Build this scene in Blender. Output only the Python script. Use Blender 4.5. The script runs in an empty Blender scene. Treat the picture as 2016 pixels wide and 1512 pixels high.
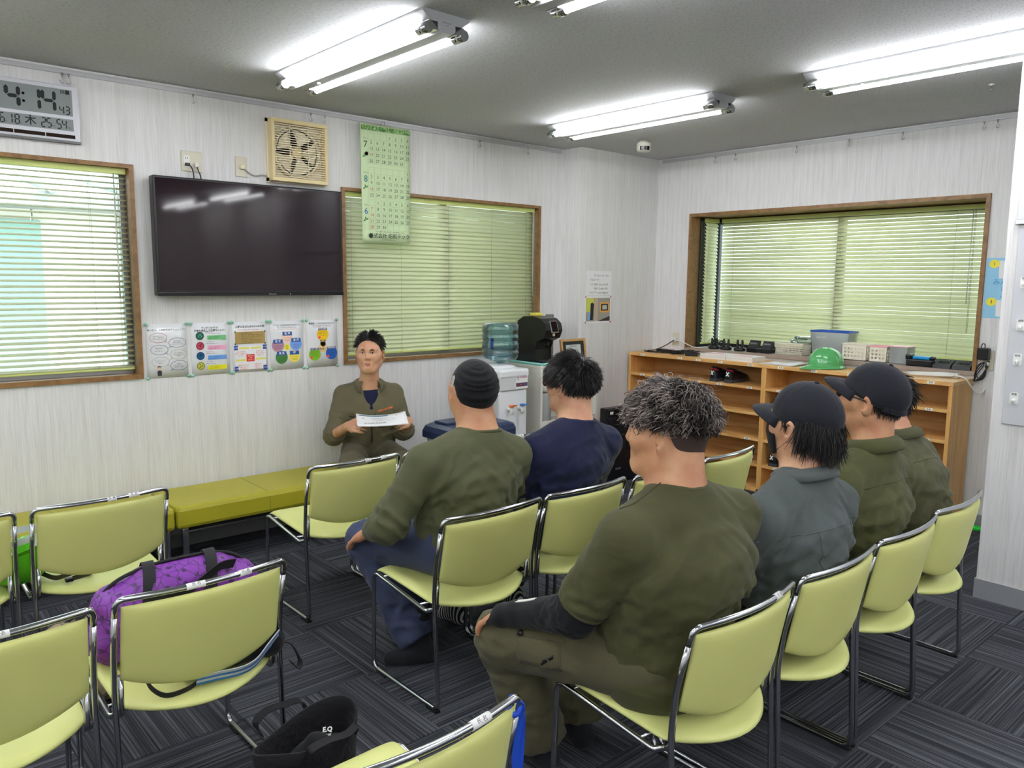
import bpy, bmesh, math, random
import numpy as np
from mathutils import Vector, Matrix
random.seed(7); np.random.seed(7)
PI = math.pi
SC = bpy.context.scene
COL = SC.collection

# ------------------------------------------------------------------ camera
# world: x along the television wall, y towards it, z up; metres; the camera stands over the origin
CAM_F, CAM_YAW, CAM_PITCH, CAM_ROLL, CAM_Z = 1544.92, math.radians(41.395), math.radians(7.4635), math.radians(0.5625), 1.5537
cam_data = bpy.data.cameras.new('camera')
cam_data.sensor_fit = 'HORIZONTAL'; cam_data.sensor_width = 36.0
cam_data.lens = CAM_F / 2016.0 * 36.0
cam_data.clip_start = 0.05; cam_data.clip_end = 200
cam = bpy.data.objects.new('camera', cam_data); COL.objects.link(cam)
_f = Vector((math.sin(CAM_YAW)*math.cos(CAM_PITCH), math.cos(CAM_YAW)*math.cos(CAM_PITCH), -math.sin(CAM_PITCH)))
_r = Vector((math.cos(CAM_YAW), -math.sin(CAM_YAW), 0)); _u = _r.cross(_f)
_r2 = math.cos(CAM_ROLL)*_r + math.sin(CAM_ROLL)*_u; _u2 = -math.sin(CAM_ROLL)*_r + math.cos(CAM_ROLL)*_u
cam.matrix_world = Matrix(((_r2.x, _u2.x, -_f.x, 0), (_r2.y, _u2.y, -_f.y, 0), (_r2.z, _u2.z, -_f.z, CAM_Z), (0, 0, 0, 1)))
SC.camera = cam

# ------------------------------------------------------------------ light and exposure
world = bpy.data.worlds.new('sky'); SC.world = world; world.use_nodes = True
bg = world.node_tree.nodes['Background']
bg.inputs['Color'].default_value = (0.93, 0.97, 1.0, 1); bg.inputs['Strength'].default_value = 2.7
sun_data = bpy.data.lights.new('sun', 'SUN'); sun_data.energy = 4.0; sun_data.angle = math.radians(8); sun_data.color = (1, .96, .88)
sun = bpy.data.objects.new('sun', sun_data); COL.objects.link(sun)
sun.rotation_euler = Vector((-.6, .35, -.72)).to_track_quat('-Z', 'Y').to_euler()
TUBE_STRENGTH = 17.0
SC.view_settings.view_transform = 'Standard'; SC.view_settings.look = 'None'
SC.view_settings.gamma = 1.0; SC.view_settings.use_curve_mapping = False
SC.view_settings.exposure = 1.15
try:
    SC.cycles.max_bounces = 8; SC.cycles.diffuse_bounces = 4; SC.cycles.glossy_bounces = 4
    SC.cycles.transmission_bounces = 6; SC.cycles.transparent_max_bounces = 8
    SC.cycles.sample_clamp_indirect = 6.0; SC.cycles.caustics_reflective = False; SC.cycles.caustics_refractive = False
except Exception:
    pass

# ------------------------------------------------------------------ helpers: materials
MATS = {}
def s2l(c):
    return tuple(((x/255.0)/12.92 if x/255.0 <= .04045 else ((x/255.0+.055)/1.055)**2.4) for x in c)
class NT:
    def __init__(s, name):
        s.m = bpy.data.materials.new(name); s.m.use_nodes = True; s.t = s.m.node_tree; s.N = s.t.nodes; s.L = s.t.links
        s.b = s.N['Principled BSDF']; s.out = s.N['Material Output']
    def n(s, kind, **kw):
        x = s.N.new(kind)
        for k, v in kw.items(): setattr(x, k, v)
        return x
    def l(s, a, b): s.L.new(a, b)
    def coords(s, which='Object', scale=(1, 1, 1), rot=(0, 0, 0)):
        tc = s.n('ShaderNodeTexCoord'); mp = s.n('ShaderNodeMapping')
        mp.inputs['Scale'].default_value = scale; mp.inputs['Rotation'].default_value = rot
        s.l(tc.outputs[which], mp.inputs['Vector']); return mp.outputs['Vector']
    def noise(s, vec, scale=5, detail=2, rough=.5, dist=0):
        x = s.n('ShaderNodeTexNoise'); x.inputs['Scale'].default_value = scale; x.inputs['Detail'].default_value = detail
        x.inputs['Roughness'].default_value = rough; x.inputs['Distortion'].default_value = dist
        s.l(vec, x.inputs['Vector']); return x.outputs['Fac']
    def ramp(s, fac, stops, interp='LINEAR'):
        r = s.n('ShaderNodeValToRGB'); r.color_ramp.interpolation = interp
        e = r.color_ramp.elements
        while len(e) < len(stops): e.new(.5)
        for i, (p, c) in enumerate(stops):
            e[i].position = p; e[i].color = (*c[:3], 1)
        s.l(fac, r.inputs['Fac']); return r.outputs['Color']
    def bump(s, height, strength=.3, dist=.01, target=None):
        b = s.n('ShaderNodeBump'); b.inputs['Strength'].default_value = strength; b.inputs['Distance'].default_value = dist
        s.l(height, b.inputs['Height']); s.l(b.outputs['Normal'], (target or s.b).inputs['Normal']); return b
    def setp(s, **kw):
        for k, v in kw.items():
            s.b.inputs[k].default_value = v
def mat(name, rgb=None, rough=.5, metal=0.0, spec=.5, lin=None, var=0.0, vscale=12, bump=0.0, bscale=60, coat=0.0, sheen=0.0, trans=0.0, ior=1.45, alpha=1.0):
    if name in MATS: return MATS[name]
    t = NT(name); c = lin if lin else s2l(rgb)
    t.setp(**{'Base Color': (*c, 1), 'Roughness': rough, 'Metallic': metal, 'Specular IOR Level': spec, 'Coat Weight': coat,
              'Sheen Weight': sheen, 'Transmission Weight': trans, 'IOR': ior, 'Alpha': alpha})
    if var > 0:
        f = t.noise(t.coords(), vscale, 3)
        a = tuple(x*(1-var) for x in c); b = tuple(min(1, x*(1+var)) for x in c)
        t.l(t.ramp(f, [(.3, a), (.7, b)]), t.b.inputs['Base Color'])
    if bump > 0:
        t.bump(t.noise(t.coords(), bscale, 3), bump, .004)
    MATS[name] = t.m; return t.m
def emat(name, rgb, strength):
    if name in MATS: return MATS[name]
    t = NT(name); t.setp(**{'Base Color': (*rgb, 1), 'Emission Color': (*rgb, 1), 'Emission Strength': strength, 'Roughness': .4})
    MATS[name] = t.m; return t.m

# ------------------------------------------------------------------ helpers: objects
def tag(o, label=None, cat=None, group=None, kind=None):
    if label: o['label'] = label
    if cat: o['category'] = cat
    if group: o['group'] = group
    if kind: o['kind'] = kind
    return o
def thing(name, label=None, cat=None, loc=(0, 0, 0), rz=0.0, group=None, kind=None, parent=None):
    o = bpy.data.objects.new(name, None); COL.objects.link(o); o.empty_display_size = .1
    o.location = loc; o.rotation_euler = (0, 0, rz)
    if parent: o.parent = parent
    return tag(o, label, cat, group, kind)
def link(name, me, m=None, parent=None, smooth=None):
    o = bpy.data.objects.new(name, me); COL.objects.link(o)
    if m is not None and len(me.materials) == 0:
        me.materials.append(m)
    if parent: o.parent = parent
    return o
def np_mesh(name, V, F, smooth=True, mats=None, midx=None):
    """mesh from arrays: V (n,3), F list of arrays (each (m,k)) or one array"""
    me = bpy.data.meshes.new(name)
    V = np.asarray(V, np.float32)
    Fs = F if isinstance(F, list) else [F]
    Fs = [np.asarray(f, np.int32) for f in Fs if len(f)]
    nl = sum(f.size for f in Fs); npoly = sum(len(f) for f in Fs)
    me.vertices.add(len(V)); me.vertices.foreach_set('co', V.ravel())
    me.loops.add(nl); me.polygons.add(npoly)
    me.loops.foreach_set('vertex_index', np.concatenate([f.ravel() for f in Fs]))
    st = []; p = 0
    for f in Fs:
        st.append(p + np.arange(len(f))*f.shape[1]); p += f.size
    me.polygons.foreach_set('loop_start', np.concatenate(st).astype(np.int32))
    me.polygons.foreach_set('use_smooth', np.full(npoly, bool(smooth)))
    if midx is not None: me.polygons.foreach_set('material_index', np.asarray(midx, np.int32))
    me.update(calc_edges=True); me.validate()
    if mats:
        for m in mats: me.materials.append(m)
    return me
def frame_from(z, x=None):
    z = Vector(z).normalized()
    x = Vector(x) if x is not None else (Vector((0, 0, 1)) if abs(z.z) < .9 else Vector((1, 0, 0)))
    y = z.cross(x).normalized(); x = y.cross(z).normalized()
    return x, y, z
class MB:
    """collects shapes; build() links them as one mesh object"""
    def __init__(s): s.v = []; s.f = []; s.sm = []; s.mi = []; s.M = None; s.cur = 0
    def _add(s, vs, fs, smooth=False):
        o = len(s.v)
        if s.M is not None: vs = [tuple(s.M @ Vector(v)) for v in vs]
        s.v += [tuple(v) for v in vs]; s.f += [tuple(i+o for i in f) for f in fs]
        s.sm += [smooth]*len(fs); s.mi += [s.cur]*len(fs); return s
    def box(s, a, b, bev=0.0):
        x0, y0, z0 = (min(a[i], b[i]) for i in range(3)); x1, y1, z1 = (max(a[i], b[i]) for i in range(3))
        if bev <= 0:
            return s._add([(x0,y0,z0),(x1,y0,z0),(x1,y1,z0),(x0,y1,z0),(x0,y0,z1),(x1,y0,z1),(x1,y1,z1),(x0,y1,z1)],
                          [(0,3,2,1),(4,5,6,7),(0,1,5,4),(1,2,6,5),(2,3,7,6),(3,0,4,7)])
        bm = bmesh.new(); r = bmesh.ops.create_cube(bm, size=1)
        for v in bm.verts: v.co = Vector(((x0+x1)/2+v.co.x*(x1-x0), (y0+y1)/2+v.co.y*(y1-y0), (z0+z1)/2+v.co.z*(z1-z0)))
        bmesh.ops.bevel(bm, geom=bm.edges[:], offset=bev, segments=2, affect='EDGES', profile=.5)
        bm.verts.index_update()
        s._add([v.co[:] for v in bm.verts], [[v.index for v in f.verts] for f in bm.faces], False); bm.free(); return s
    def obox(s, c, ax, ay, az, hx, hy, hz):
        """oriented box: centre, three axes, half sizes"""
        c, ax, ay, az = Vector(c), Vector(ax), Vector(ay), Vector(az)
        P = [c + ax*hx*i + ay*hy*j + az*hz*k for k in (-1, 1) for (i, j) in ((-1,-1),(1,-1),(1,1),(-1,1))]
        return s._add(P, [(0,3,2,1),(4,5,6,7),(0,1,5,4),(1,2,6,5),(2,3,7,6),(3,0,4,7)])
    def tube(s, pts, r, n=8, caps=True, closed=False, smooth=True, flat=None):
        pts = [Vector(p) for p in pts]; m = len(pts)
        rr = r if isinstance(r, (list, tuple)) else [r]*m
        vs = []; up = None
        for i, p in enumerate(pts):
            a = pts[i-1] if (i > 0 or closed) else p; b = pts[(i+1) % m] if (i < m-1 or closed) else p
            d = (b-a)
            d = d.normalized() if d.length > 1e-9 else Vector((0, 0, 1))
            if up is None:
                x, y, _ = frame_from(d)
            else:
                y = d.cross(up)
                if y.length < 1e-6: x, y, _ = frame_from(d)
                else: y.normalize(); x = y.cross(d).normalized()
            up = x
            for k in range(n):
                t = 2*PI*k/n
                fx = 1 if flat is None else flat
                vs.append(p + (x*math.cos(t) + y*math.sin(t)*fx)*rr[i])
        fs = []
        for i in range(m if closed else m-1):
            j = (i+1) % m
            for k in range(n):
                fs.append((i*n+k, i*n+(k+1) % n, j*n+(k+1) % n, j*n+k))
        s._add(vs, fs, smooth)
        if caps and not closed:
            o = len(s.v) - len(vs)
            s.f += [tuple(o+k for k in reversed(range(n))), tuple(o+(m-1)*n+k for k in range(n))]; s.sm += [False]*2; s.mi += [s.cur]*2
        return s
    def strap(s, pts, sides, w, t):
        """flat band along pts with given side vectors"""
        pts = [Vector(p) for p in pts]; m = len(pts); vs = []
        for i, p in enumerate(pts):
            d = (pts[min(i+1, m-1)]-pts[max(i-1, 0)]).normalized(); sd = Vector(sides[i] if isinstance(sides, list) else sides)
            sd = (sd - d*sd.dot(d)).normalized(); nn = d.cross(sd)
            vs += [p+sd*w/2+nn*t/2, p-sd*w/2+nn*t/2, p-sd*w/2-nn*t/2, p+sd*w/2-nn*t/2]
        fs = [(i*4+k, i*4+(k+1) % 4, i*4+4+(k+1) % 4, i*4+4+k) for i in range(m-1) for k in range(4)]
        fs += [(3, 2, 1, 0), tuple((m-1)*4+k for k in range(4))]
        return s._add(vs, fs, False)
    def lathe(s, prof, n=32, c=(0, 0, 0), smooth=True, ax=None, sx=1, sy=1):
        """profile of (r,z) about the z axis (or axis frame ax=(x,y,z))"""
        c = Vector(c); X, Y, Z = ax if ax else (Vector((1,0,0)), Vector((0,1,0)), Vector((0,0,1)))
        vs = []; fs = []; m = len(prof)
        for r, z in prof:
            for k in range(n):
                t = 2*PI*k/n
                vs.append(c + X*(r*math.cos(t)*sx) + Y*(r*math.sin(t)*sy) + Z*z)
        for i in range(m-1):
            for k in range(n): fs.append((i*n+k, i*n+(k+1) % n, (i+1)*n+(k+1) % n, (i+1)*n+k))
        s._add(vs, fs, smooth); o = len(s.v)-len(vs)
        if prof[0][0] > 1e-6: s.f.append(tuple(o+k for k in reversed(range(n)))); s.sm.append(False); s.mi.append(s.cur)
        if prof[-1][0] > 1e-6: s.f.append(tuple(o+(m-1)*n+k for k in range(n))); s.sm.append(False); s.mi.append(s.cur)
        return s
    def prism(s, poly, org, X, Y, d, smooth=False):
        """polygon in the plane (org,X,Y) pushed d along X x Y"""
        org, X, Y = Vector(org), Vector(X), Vector(Y); N = X.cross(Y).normalized()*d
        n = len(poly)
        vs = [org+X*p[0]+Y*p[1] for p in poly]; vs += [v+N for v in vs]
        fs = [tuple(reversed(range(n))), tuple(range(n, 2*n))] + [(k, (k+1) % n, n+(k+1) % n, n+k) for k in range(n)]
        o = len(s.v); s._add(vs, fs, smooth)
        s.sm[-len(fs)] = False; s.sm[-len(fs)+1] = False
        return s
    def grid(s, P, closed_u=False, smooth=True, flip=False):
        """P[i][j] points"""
        m = len(P); n = len(P[0]); vs = [p for row in P for p in row]; fs = []
        for i in range(m-1):
            for j in range(n if closed_u else n-1):
                q = (i*n+j, i*n+(j+1) % n, (i+1)*n+(j+1) % n, (i+1)*n+j)
                fs.append(tuple(reversed(q)) if flip else q)
        return s._add(vs, fs, smooth)
    def mesh(s, name, mats=()):
        me = bpy.data.meshes.new(name); me.from_pydata(s.v, [], s.f)
        me.polygons.foreach_set('use_smooth', s.sm); me.polygons.foreach_set('material_index', s.mi)
        me.update()
        for m in mats: me.materials.append(m)
        return me
    def build(s, name, m=None, parent=None, recalc=False, loc=None):
        mats = list(m) if isinstance(m, (list, tuple)) else ([m] if m else [])
        me = s.mesh(name, mats)
        if recalc:
            bm = bmesh.new(); bm.from_mesh(me); bmesh.ops.recalc_face_normals(bm, faces=bm.faces[:]); bm.to_mesh(me); bm.free()
        o = bpy.data.objects.new(name, me); COL.objects.link(o)
        if parent: o.parent = parent
        if loc: o.location = loc
        return o
def copy_tree(o, parent=None):
    kids = list(o.children)
    c = o.copy(); COL.objects.link(c); c.parent = parent
    for ch in kids: copy_tree(ch, c)
    return c
def arc(c, r, a0, a1, n, X, Y):
    c, X, Y = Vector(c), Vector(X), Vector(Y)
    return [c + X*(r*math.cos(math.radians(a0+(a1-a0)*i/n))) + Y*(r*math.sin(math.radians(a0+(a1-a0)*i/n))) for i in range(n+1)]
def fillet(pts, r, n=5):
    """round the corners of a polyline; r number or list per inner corner"""
    pts = [Vector(p) for p in pts]; out = [pts[0]]
    for i in range(1, len(pts)-1):
        a, b, c = pts[i-1], pts[i], pts[i+1]; rr = r[i-1] if isinstance(r, (list, tuple)) else r
        u = (a-b).normalized(); w = (c-b).normalized(); ang = u.angle(w)
        if rr <= 0 or ang > PI-.02: out.append(b); continue
        t = min(rr/math.tan(ang/2), (a-b).length*.49, (c-b).length*.49); rr2 = t*math.tan(ang/2)
        p0 = b+u*t; p1 = b+w*t; cen = b + (u+w).normalized()*(rr2/math.sin(ang/2))
        for k in range(n+1):
            q = p0.lerp(p1, k/n); out.append(cen + (q-cen).normalized()*rr2)
    out.append(pts[-1]); return out
def smooth_path(pts, n=6):
    """Catmull-Rom through pts"""
    P = [Vector(p) for p in pts]; P = [P[0]*2-P[1]] + P + [P[-1]*2-P[-2]]; out = []
    for i in range(1, len(P)-2):
        for k in range(n):
            t = k/n; a, b, c, d = P[i-1], P[i], P[i+1], P[i+2]
            out.append(.5*((2*b) + (c-a)*t + (2*a-5*b+4*c-d)*t*t + (3*b-a-3*c+d)*t*t*t))
    out.append(P[-2]); return out
_tc = {}
def text_mesh(s, size=1.0, align='CENTER', bold=0.0, ext=0.0):
    cu = bpy.data.curves.new('lettering', 'FONT'); cu.body = s; cu.size = size; cu.align_x = align; cu.align_y = 'CENTER'
    cu.resolution_u = 2; cu.offset = bold; cu.extrude = ext
    ob = bpy.data.objects.new('lettering', cu); me = bpy.data.meshes.new_from_object(ob)
    bpy.data.objects.remove(ob); bpy.data.curves.remove(cu); return me
def texts(name, items, m, parent, org, X, Y, lift=.0006):
    """items: (string, x, y, size[, align[, bold]]) in the plane (org,X,Y); one mesh"""
    X, Y, org = Vector(X).normalized(), Vector(Y).normalized(), Vector(org); N = X.cross(Y)
    V = []; F = []
    for it in items:
        st, x, y, sz = it[:4]; al = it[4] if len(it) > 4 else 'CENTER'; bo = it[5] if len(it) > 5 else 0
        me = text_mesh(st, sz, al, bo); o = len(V)
        V += [tuple(org + X*(x+v.co.x) + Y*(y+v.co.y) + N*lift) for v in me.vertices]
        F += [tuple(o+i for i in p.vertices) for p in me.polygons]; bpy.data.meshes.remove(me)
    me = bpy.data.meshes.new(name); me.from_pydata(V, [], F); me.update()
    return link(name, me, m, parent)
# ------------------------------------------------------------------ the room: dimensions
YW, XR, ZC = 4.588, 5.53, 2.60          # television wall, right wall, ceiling
XL, YF = -2.6, -3.0                      # walls behind the camera
XP, YP = 4.256, 1.29                     # partition face and its far end
CX0, CY = 4.575, 4.39                    # pillar in the corner

# ------------------------------------------------------------------ surface materials
def wallpaper():
    t = NT('ribbed wallpaper')
    v = t.coords('Object', (1, 1, .03))
    f1 = t.noise(v, 190, 2, .6); f2 = t.noise(v, 45, 2)
    mx = t.n('ShaderNodeMath', operation='MULTIPLY_ADD'); t.l(f1, mx.inputs[0]); mx.inputs[1].default_value = .6
    m2 = t.n('ShaderNodeMath', operation='MULTIPLY'); t.l(f2, m2.inputs[0]); m2.inputs[1].default_value = .4
    t.l(m2.outputs[0], mx.inputs[2])
    t.l(t.ramp(mx.outputs[0], [(.34, s2l((213, 211, 210))), (.5, s2l((224, 223, 222))), (.66, s2l((230, 230, 230)))]), t.b.inputs['Base Color'])
    t.setp(Roughness=.62); t.b.inputs['Specular IOR Level'].default_value = .25
    t.bump(mx.outputs[0], .35, .003); MATS['wallpaper'] = t.m; return t.m
def ceiling_mat():
    t = NT('speckled ceiling board'); v = t.coords('Object', (1, 2.2, 1))
    f = t.noise(v, 55, 3, .65); sp = t.noise(v, 22, 2)
    t.l(t.ramp(f, [(.34, s2l((166, 166, 168))), (.46, s2l((194, 195, 198))), (.8, s2l((198, 199, 202)))]), t.b.inputs['Base Color'])
    t.setp(Roughness=.8); t.bump(f, .4, .004); return t.m
def carpet_mat():
    t = NT('ribbed carpet'); v = t.coords('Object', (1, .008, 1))
    oi = t.n('ShaderNodeObjectInfo'); mp = t.n('ShaderNodeVectorMath', operation='ADD'); t.l(v, mp.inputs[0])
    cmb = t.n('ShaderNodeCombineXYZ'); sc = t.n('ShaderNodeMath', operation='MULTIPLY'); sc.inputs[1].default_value = 37
    t.l(oi.outputs['Random'], sc.inputs[0]); t.l(sc.outputs[0], cmb.inputs['X']); t.l(cmb.outputs[0], mp.inputs[1])
    f1 = t.noise(mp.outputs[0], 170, 1.0, .5); f2 = t.noise(mp.outputs[0], 28, 1)
    yarn = t.noise(t.coords('Object', (1, .5, 1)), 420, 2, .7)
    a = t.n('ShaderNodeMath', operation='MULTIPLY_ADD'); t.l(f2, a.inputs[0]); a.inputs[1].default_value = .28; t.l(f1, a.inputs[2])
    b = t.n('ShaderNodeMath', operation='MULTIPLY_ADD'); t.l(yarn, b.inputs[0]); b.inputs[1].default_value = .3; t.l(a.outputs[0], b.inputs[2])
    col = t.ramp(b.outputs[0], [(.58, s2l((34, 35, 41))), (.78, s2l((56, 58, 65))), (.92, s2l((84, 86, 93))), (1.0, s2l((100, 102, 108)))])
    hs = t.n('ShaderNodeHueSaturation'); t.l(col, hs.inputs['Color'])
    rr = t.n('ShaderNodeMapRange'); t.l(oi.outputs['Random'], rr.inputs['Value']); rr.inputs['To Min'].default_value = .82; rr.inputs['To Max'].default_value = 1.15
    t.l(rr.outputs[0], hs.inputs['Value']); t.l(hs.outputs[0], t.b.inputs['Base Color'])
    t.setp(Roughness=.85); t.b.inputs['Specular IOR Level'].default_value = .3
    t.bump(b.outputs[0], .8, .006); return t.m
def wood(name, base, dark, scale=(1, 1, 1), grain=9):
    if name in MATS: return MATS[name]
    t = NT(name); v = t.coords('Object', scale)
    f = t.noise(v, grain, 4, .6, 1.2)
    t.l(t.ramp(f, [(.3, s2l(dark)), (.62, s2l(base))]), t.b.inputs['Base Color']); t.setp(Roughness=.42)
    t.bump(f, .08, .002); MATS[name] = t.m; return t.m
M_wall = wallpaper(); M_ceil = ceiling_mat(); M_carpet = carpet_mat()
M_casing = wood('brown window casing', (150, 112, 68), (118, 84, 48), (1, 1, 1), 14)
M_base = mat('grey vinyl skirting', (150, 153, 156), .45)
M_alu = mat('silver aluminium', (190, 192, 194), .35, .85)
M_sash = mat('dark window sash', (48, 50, 52), .4, .3)
M_rail = mat('white metal rail', (196, 196, 198), .35, .2)
M_white = mat('white plastic', (232, 232, 228), .35)
M_black = mat('black plastic', (18, 19, 21), .35)
M_chrome = mat('chrome', (205, 207, 210), .1, 1.0)
def clear_mat(name, tint, gloss=.08, rough=.03, frost=0.0, frost_rgb=(230, 236, 240)):
    """see-through sheet: tinted transparency, a little reflection, optional milky part"""
    t = NT(name); tr = t.n('ShaderNodeBsdfTransparent'); tr.inputs['Color'].default_value = (*s2l(tint), 1)
    gl = t.n('ShaderNodeBsdfGlossy'); gl.inputs['Roughness'].default_value = rough
    lw = t.n('ShaderNodeFresnel'); lw.inputs['IOR'].default_value = 1.45; sc = t.n('ShaderNodeMath', operation='MULTIPLY'); sc.inputs[1].default_value = gloss/.04; t.l(lw.outputs[0], sc.inputs[0])
    mx = t.n('ShaderNodeMixShader'); t.l(sc.outputs[0], mx.inputs[0]); last = tr.outputs[0]
    if frost > 0:
        t.setp(**{'Base Color': (*s2l(frost_rgb), 1), 'Roughness': .35}); m2 = t.n('ShaderNodeMixShader'); m2.inputs[0].default_value = frost; tl = t.n('ShaderNodeBsdfTranslucent'); tl.inputs['Color'].default_value = (*s2l(frost_rgb), 1); m3 = t.n('ShaderNodeMixShader'); m3.inputs[0].default_value = .5; t.l(t.b.outputs[0], m3.inputs[1]); t.l(tl.outputs[0], m3.inputs[2]); t.l(tr.outputs[0], m2.inputs[1]); t.l(m3.outputs[0], m2.inputs[2]); last = m2.outputs[0]
    t.l(last, mx.inputs[1]); t.l(gl.outputs[0], mx.inputs[2]); t.l(mx.outputs[0], t.out.inputs['Surface']); MATS[name] = t.m; return t.m
M_glass = clear_mat('window glass', (244, 250, 248), .04)

# ------------------------------------------------------------------ floor of carpet tiles
fl = MB().box((XL, YF, -.12), (XR+.15, YW+.15, -.004)).build('floor', mat('floor adhesive', (30, 30, 32), .9))
tag(fl, kind='structure')
tm = MB(); tm.box((-.2493, -.2493, -.004), (.2493, .2493, .002), .0022)
tile_me = tm.mesh('carpet_tile', [M_carpet])
ox, oy = 1.517, 2.578
nt = 0
for i in range(-4, 9):
    for j in range(-6, 5):
        x = ox+.5*i+.25; y = oy+.5*j+.25
        if x > XR+.2 or y > YW+.2 or x < -.6 or y < -.6: continue
        o = bpy.data.objects.new('carpet_tile', tile_me); COL.objects.link(o); o.parent = fl
        o.location = (min(x, XR), y, 0)
        # quarter-turned laying: the tile left of and beyond the corner (ox,oy) has its ribs along x
        o.rotation_euler = (0, 0, 0 if (i+j) % 2 == 0 else PI/2); nt += 1
far = MB().box((XL, YF, -.004), (ox-.5*4-.11, YW, .0015)).box((ox-.5*4-.11, YF, -.004), (XR, oy-.5*6-.01, .0015)).build('carpet_remainder', M_carpet, fl)
tag(far, kind='stuff')

# ------------------------------------------------------------------ walls, ceiling, pillar
def wall_with_holes(name, axis, pos, thick, a0, a1, z1, holes):
    """axis 'y': wall in the plane y=pos, spans x a0..a1; axis 'x': plane x=pos, spans y; holes (b0,b1,z0,z1)"""
    mb = MB()
    def bx(u0, u1, z0, z1_):
        if u1-u0 < 1e-4 or z1_-z0 < 1e-4: return
        if axis == 'y': mb.box((u0, pos, z0), (u1, pos+thick, z1_))
        else: mb.box((pos, u0, z0), (pos+thick, u1, z1_))
    holes = sorted(holes); u = a0
    for b0, b1, z0, zz in holes:
        bx(u, b0, 0, z1); bx(b0, b1, 0, z0); bx(b0, b1, zz, z1); u = b1
    bx(u, a1, 0, z1)
    return tag(mb.build(name, M_wall), kind='structure')
W1 = (-.55, 1.30, 1.02, 2.135); W2 = (2.585, 4.30, 1.02, 2.125); W3 = (1.80, 4.02, .99, 2.105)
wall_with_holes('wall_back', 'y', YW, .15, XL, CX0, ZC, [W1, W2])
wall_with_holes('wall_right', 'x', XR, .10, YF, CY, ZC, [(.0, .95, 0, 2.0), W3])
tag(MB().box((CX0, CY, 0), (XR+.15, YW+.15, ZC)).build('wall_pillar', M_wall), kind='structure')
tag(MB().box((XL-.15, YF-.15, 0), (XL, YW+.15, ZC)).build('wall_left', M_wall), kind='structure')
tag(MB().box((XL, YF-.15, 0), (XR+.15, YF, ZC)).build('wall_front', M_wall), kind='structure')
tag(MB().box((XP, YF, 0), (XP+.11, YP, ZC)).build('wall_partition', M_wall), kind='structure')
tag(MB().box((XL-.15, YF-.15, ZC), (XR+.15, YW+.15, ZC+.1)).build('ceiling', M_ceil), kind='structure')
# entrance door with daylight, behind the partition
dr = thing('door_1', kind='structure', loc=(XR, .475, 0))
MB().box((.02, -.475, 0), (.09, -.425, 2.0)).box((.02, .425, 0), (.09, .475, 2.0)).box((.02, -.425, 1.95), (.09, .425, 2.0)).box((.02, -.425, 0), (.09, .425, .1)).build('door_frame', M_alu, dr)
MB().box((.05, -.425, .1), (.056, .425, 1.95)).build('pane', M_glass, dr)
# skirting
tag(MB().box((XL, YW-.008, 0), (CX0, YW, .075)).build('baseboard_back', M_base), kind='structure')
tag(MB().box((CX0-.008, CY-.008, 0), (CX0, YW-.008, .075)).box((CX0, CY-.008, 0), (XR, CY, .075)).build('baseboard_pillar', M_base), kind='structure')
tag(MB().box((XR-.008, .95, 0), (XR, CY-.008, .085)).build('baseboard_right', M_base), kind='structure')
tag(MB().box((XP-.007, YF, 0), (XP, YP, .10)).box((XP-.007, YP, 0), (XP+.11, YP+.007, .10)).build('baseboard_partition', M_base), kind='structure')
# picture rails with hooks
def hook_shape(mb, p, d):
    """d: direction away from the wall"""
    p = Vector(p); d = Vector(d)
    mb.tube([p, p+Vector((0, 0, -.012))], .006, 8)
    path = [p+Vector((0, 0, -.012)), p+Vector((0, 0, -.03))+d*.002, p+Vector((0, 0, -.043))+d*.009, p+Vector((0, 0, -.05))+d*.0, p+Vector((0, 0, -.045))-d*.009, p+Vector((0, 0, -.036))-d*.011]
    mb.tube(smooth_path(path, 3), .0022, 6)
t1 = thing('trim_1', kind='structure', loc=(0, YW, ZC))
MB().box((XL, -.012, -.036), (CX0-.04, 0, -.012)).box((XL, -.016, -.036), (CX0-.04, -.012, -.030)).box((XL, -.016, -.018), (CX0-.04, -.012, -.012)).build('picture_rail', M_rail, t1)
for x in (1.005, 1.035, 1.651, 2.361, 2.457, 2.861, 3.696, 4.171):
    mb = MB(); hook_shape(mb, (x, -.016, -.034), (1, 0, 0)); mb.build('hook', M_chrome, t1)
t2 = thing('trim_2', kind='structure', loc=(XR, 0, ZC))
MB().box((-.012, .95, -.036), (0, CY-.05, -.012)).box((-.016, .95, -.036), (-.012, CY-.05, -.03)).box((-.016, .95, -.018), (-.012, CY-.05, -.012)).build('picture_rail', M_rail, t2)
for y in (3.806, 3.62, 3.103, 2.707, 2.341, 1.853, 1.777):
    mb = MB(); hook_shape(mb, (-.016, y, -.034), (0, 1, 0)); mb.build('hook', M_chrome, t2)

# ------------------------------------------------------------------ windows
def window_back(name, W):
    x0, x1, z0, z1 = W
    t = thing(name, kind='structure', loc=((x0+x1)/2, YW, z0)); h = (x1-x0)/2; H = z1-z0; c = .020
    mb = MB(); e = .005   # casing: boards round the reveal, standing a little proud of the wall
    mb.box((-h-c, -.014, -c), (h+c, .10, e)).box((-h-c, -.014, H-e), (h+c, .10, H+c-.004))
    mb.box((-h-c, -.014, e), (-h+e, .10, H-e)).box((h-e, -.014, e), (h+c, .10, H-e)); mb.build('window_frame', M_casing, t)
    mb = MB(); s = .03
    mb.box((-h, .085, 0), (h, .12, s)).box((-h, .085, H-s), (h, .12, H)).box((-h, .085, s), (-h+s, .12, H-s)).box((h-s, .085, s), (h, .12, H-s)).box((-s, .085, s), (s, .12, H-s))
    mb.build('sash', M_alu, t)
    MB().box((-h+s, .10, s), (-s, .105, H-s)).build('pane', M_glass, t)
    MB().box((s, .10, s), (h-s, .105, H-s)).build('pane', M_glass, t)
window_back('window_1', W1); window_back('window_2', W2)
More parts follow.
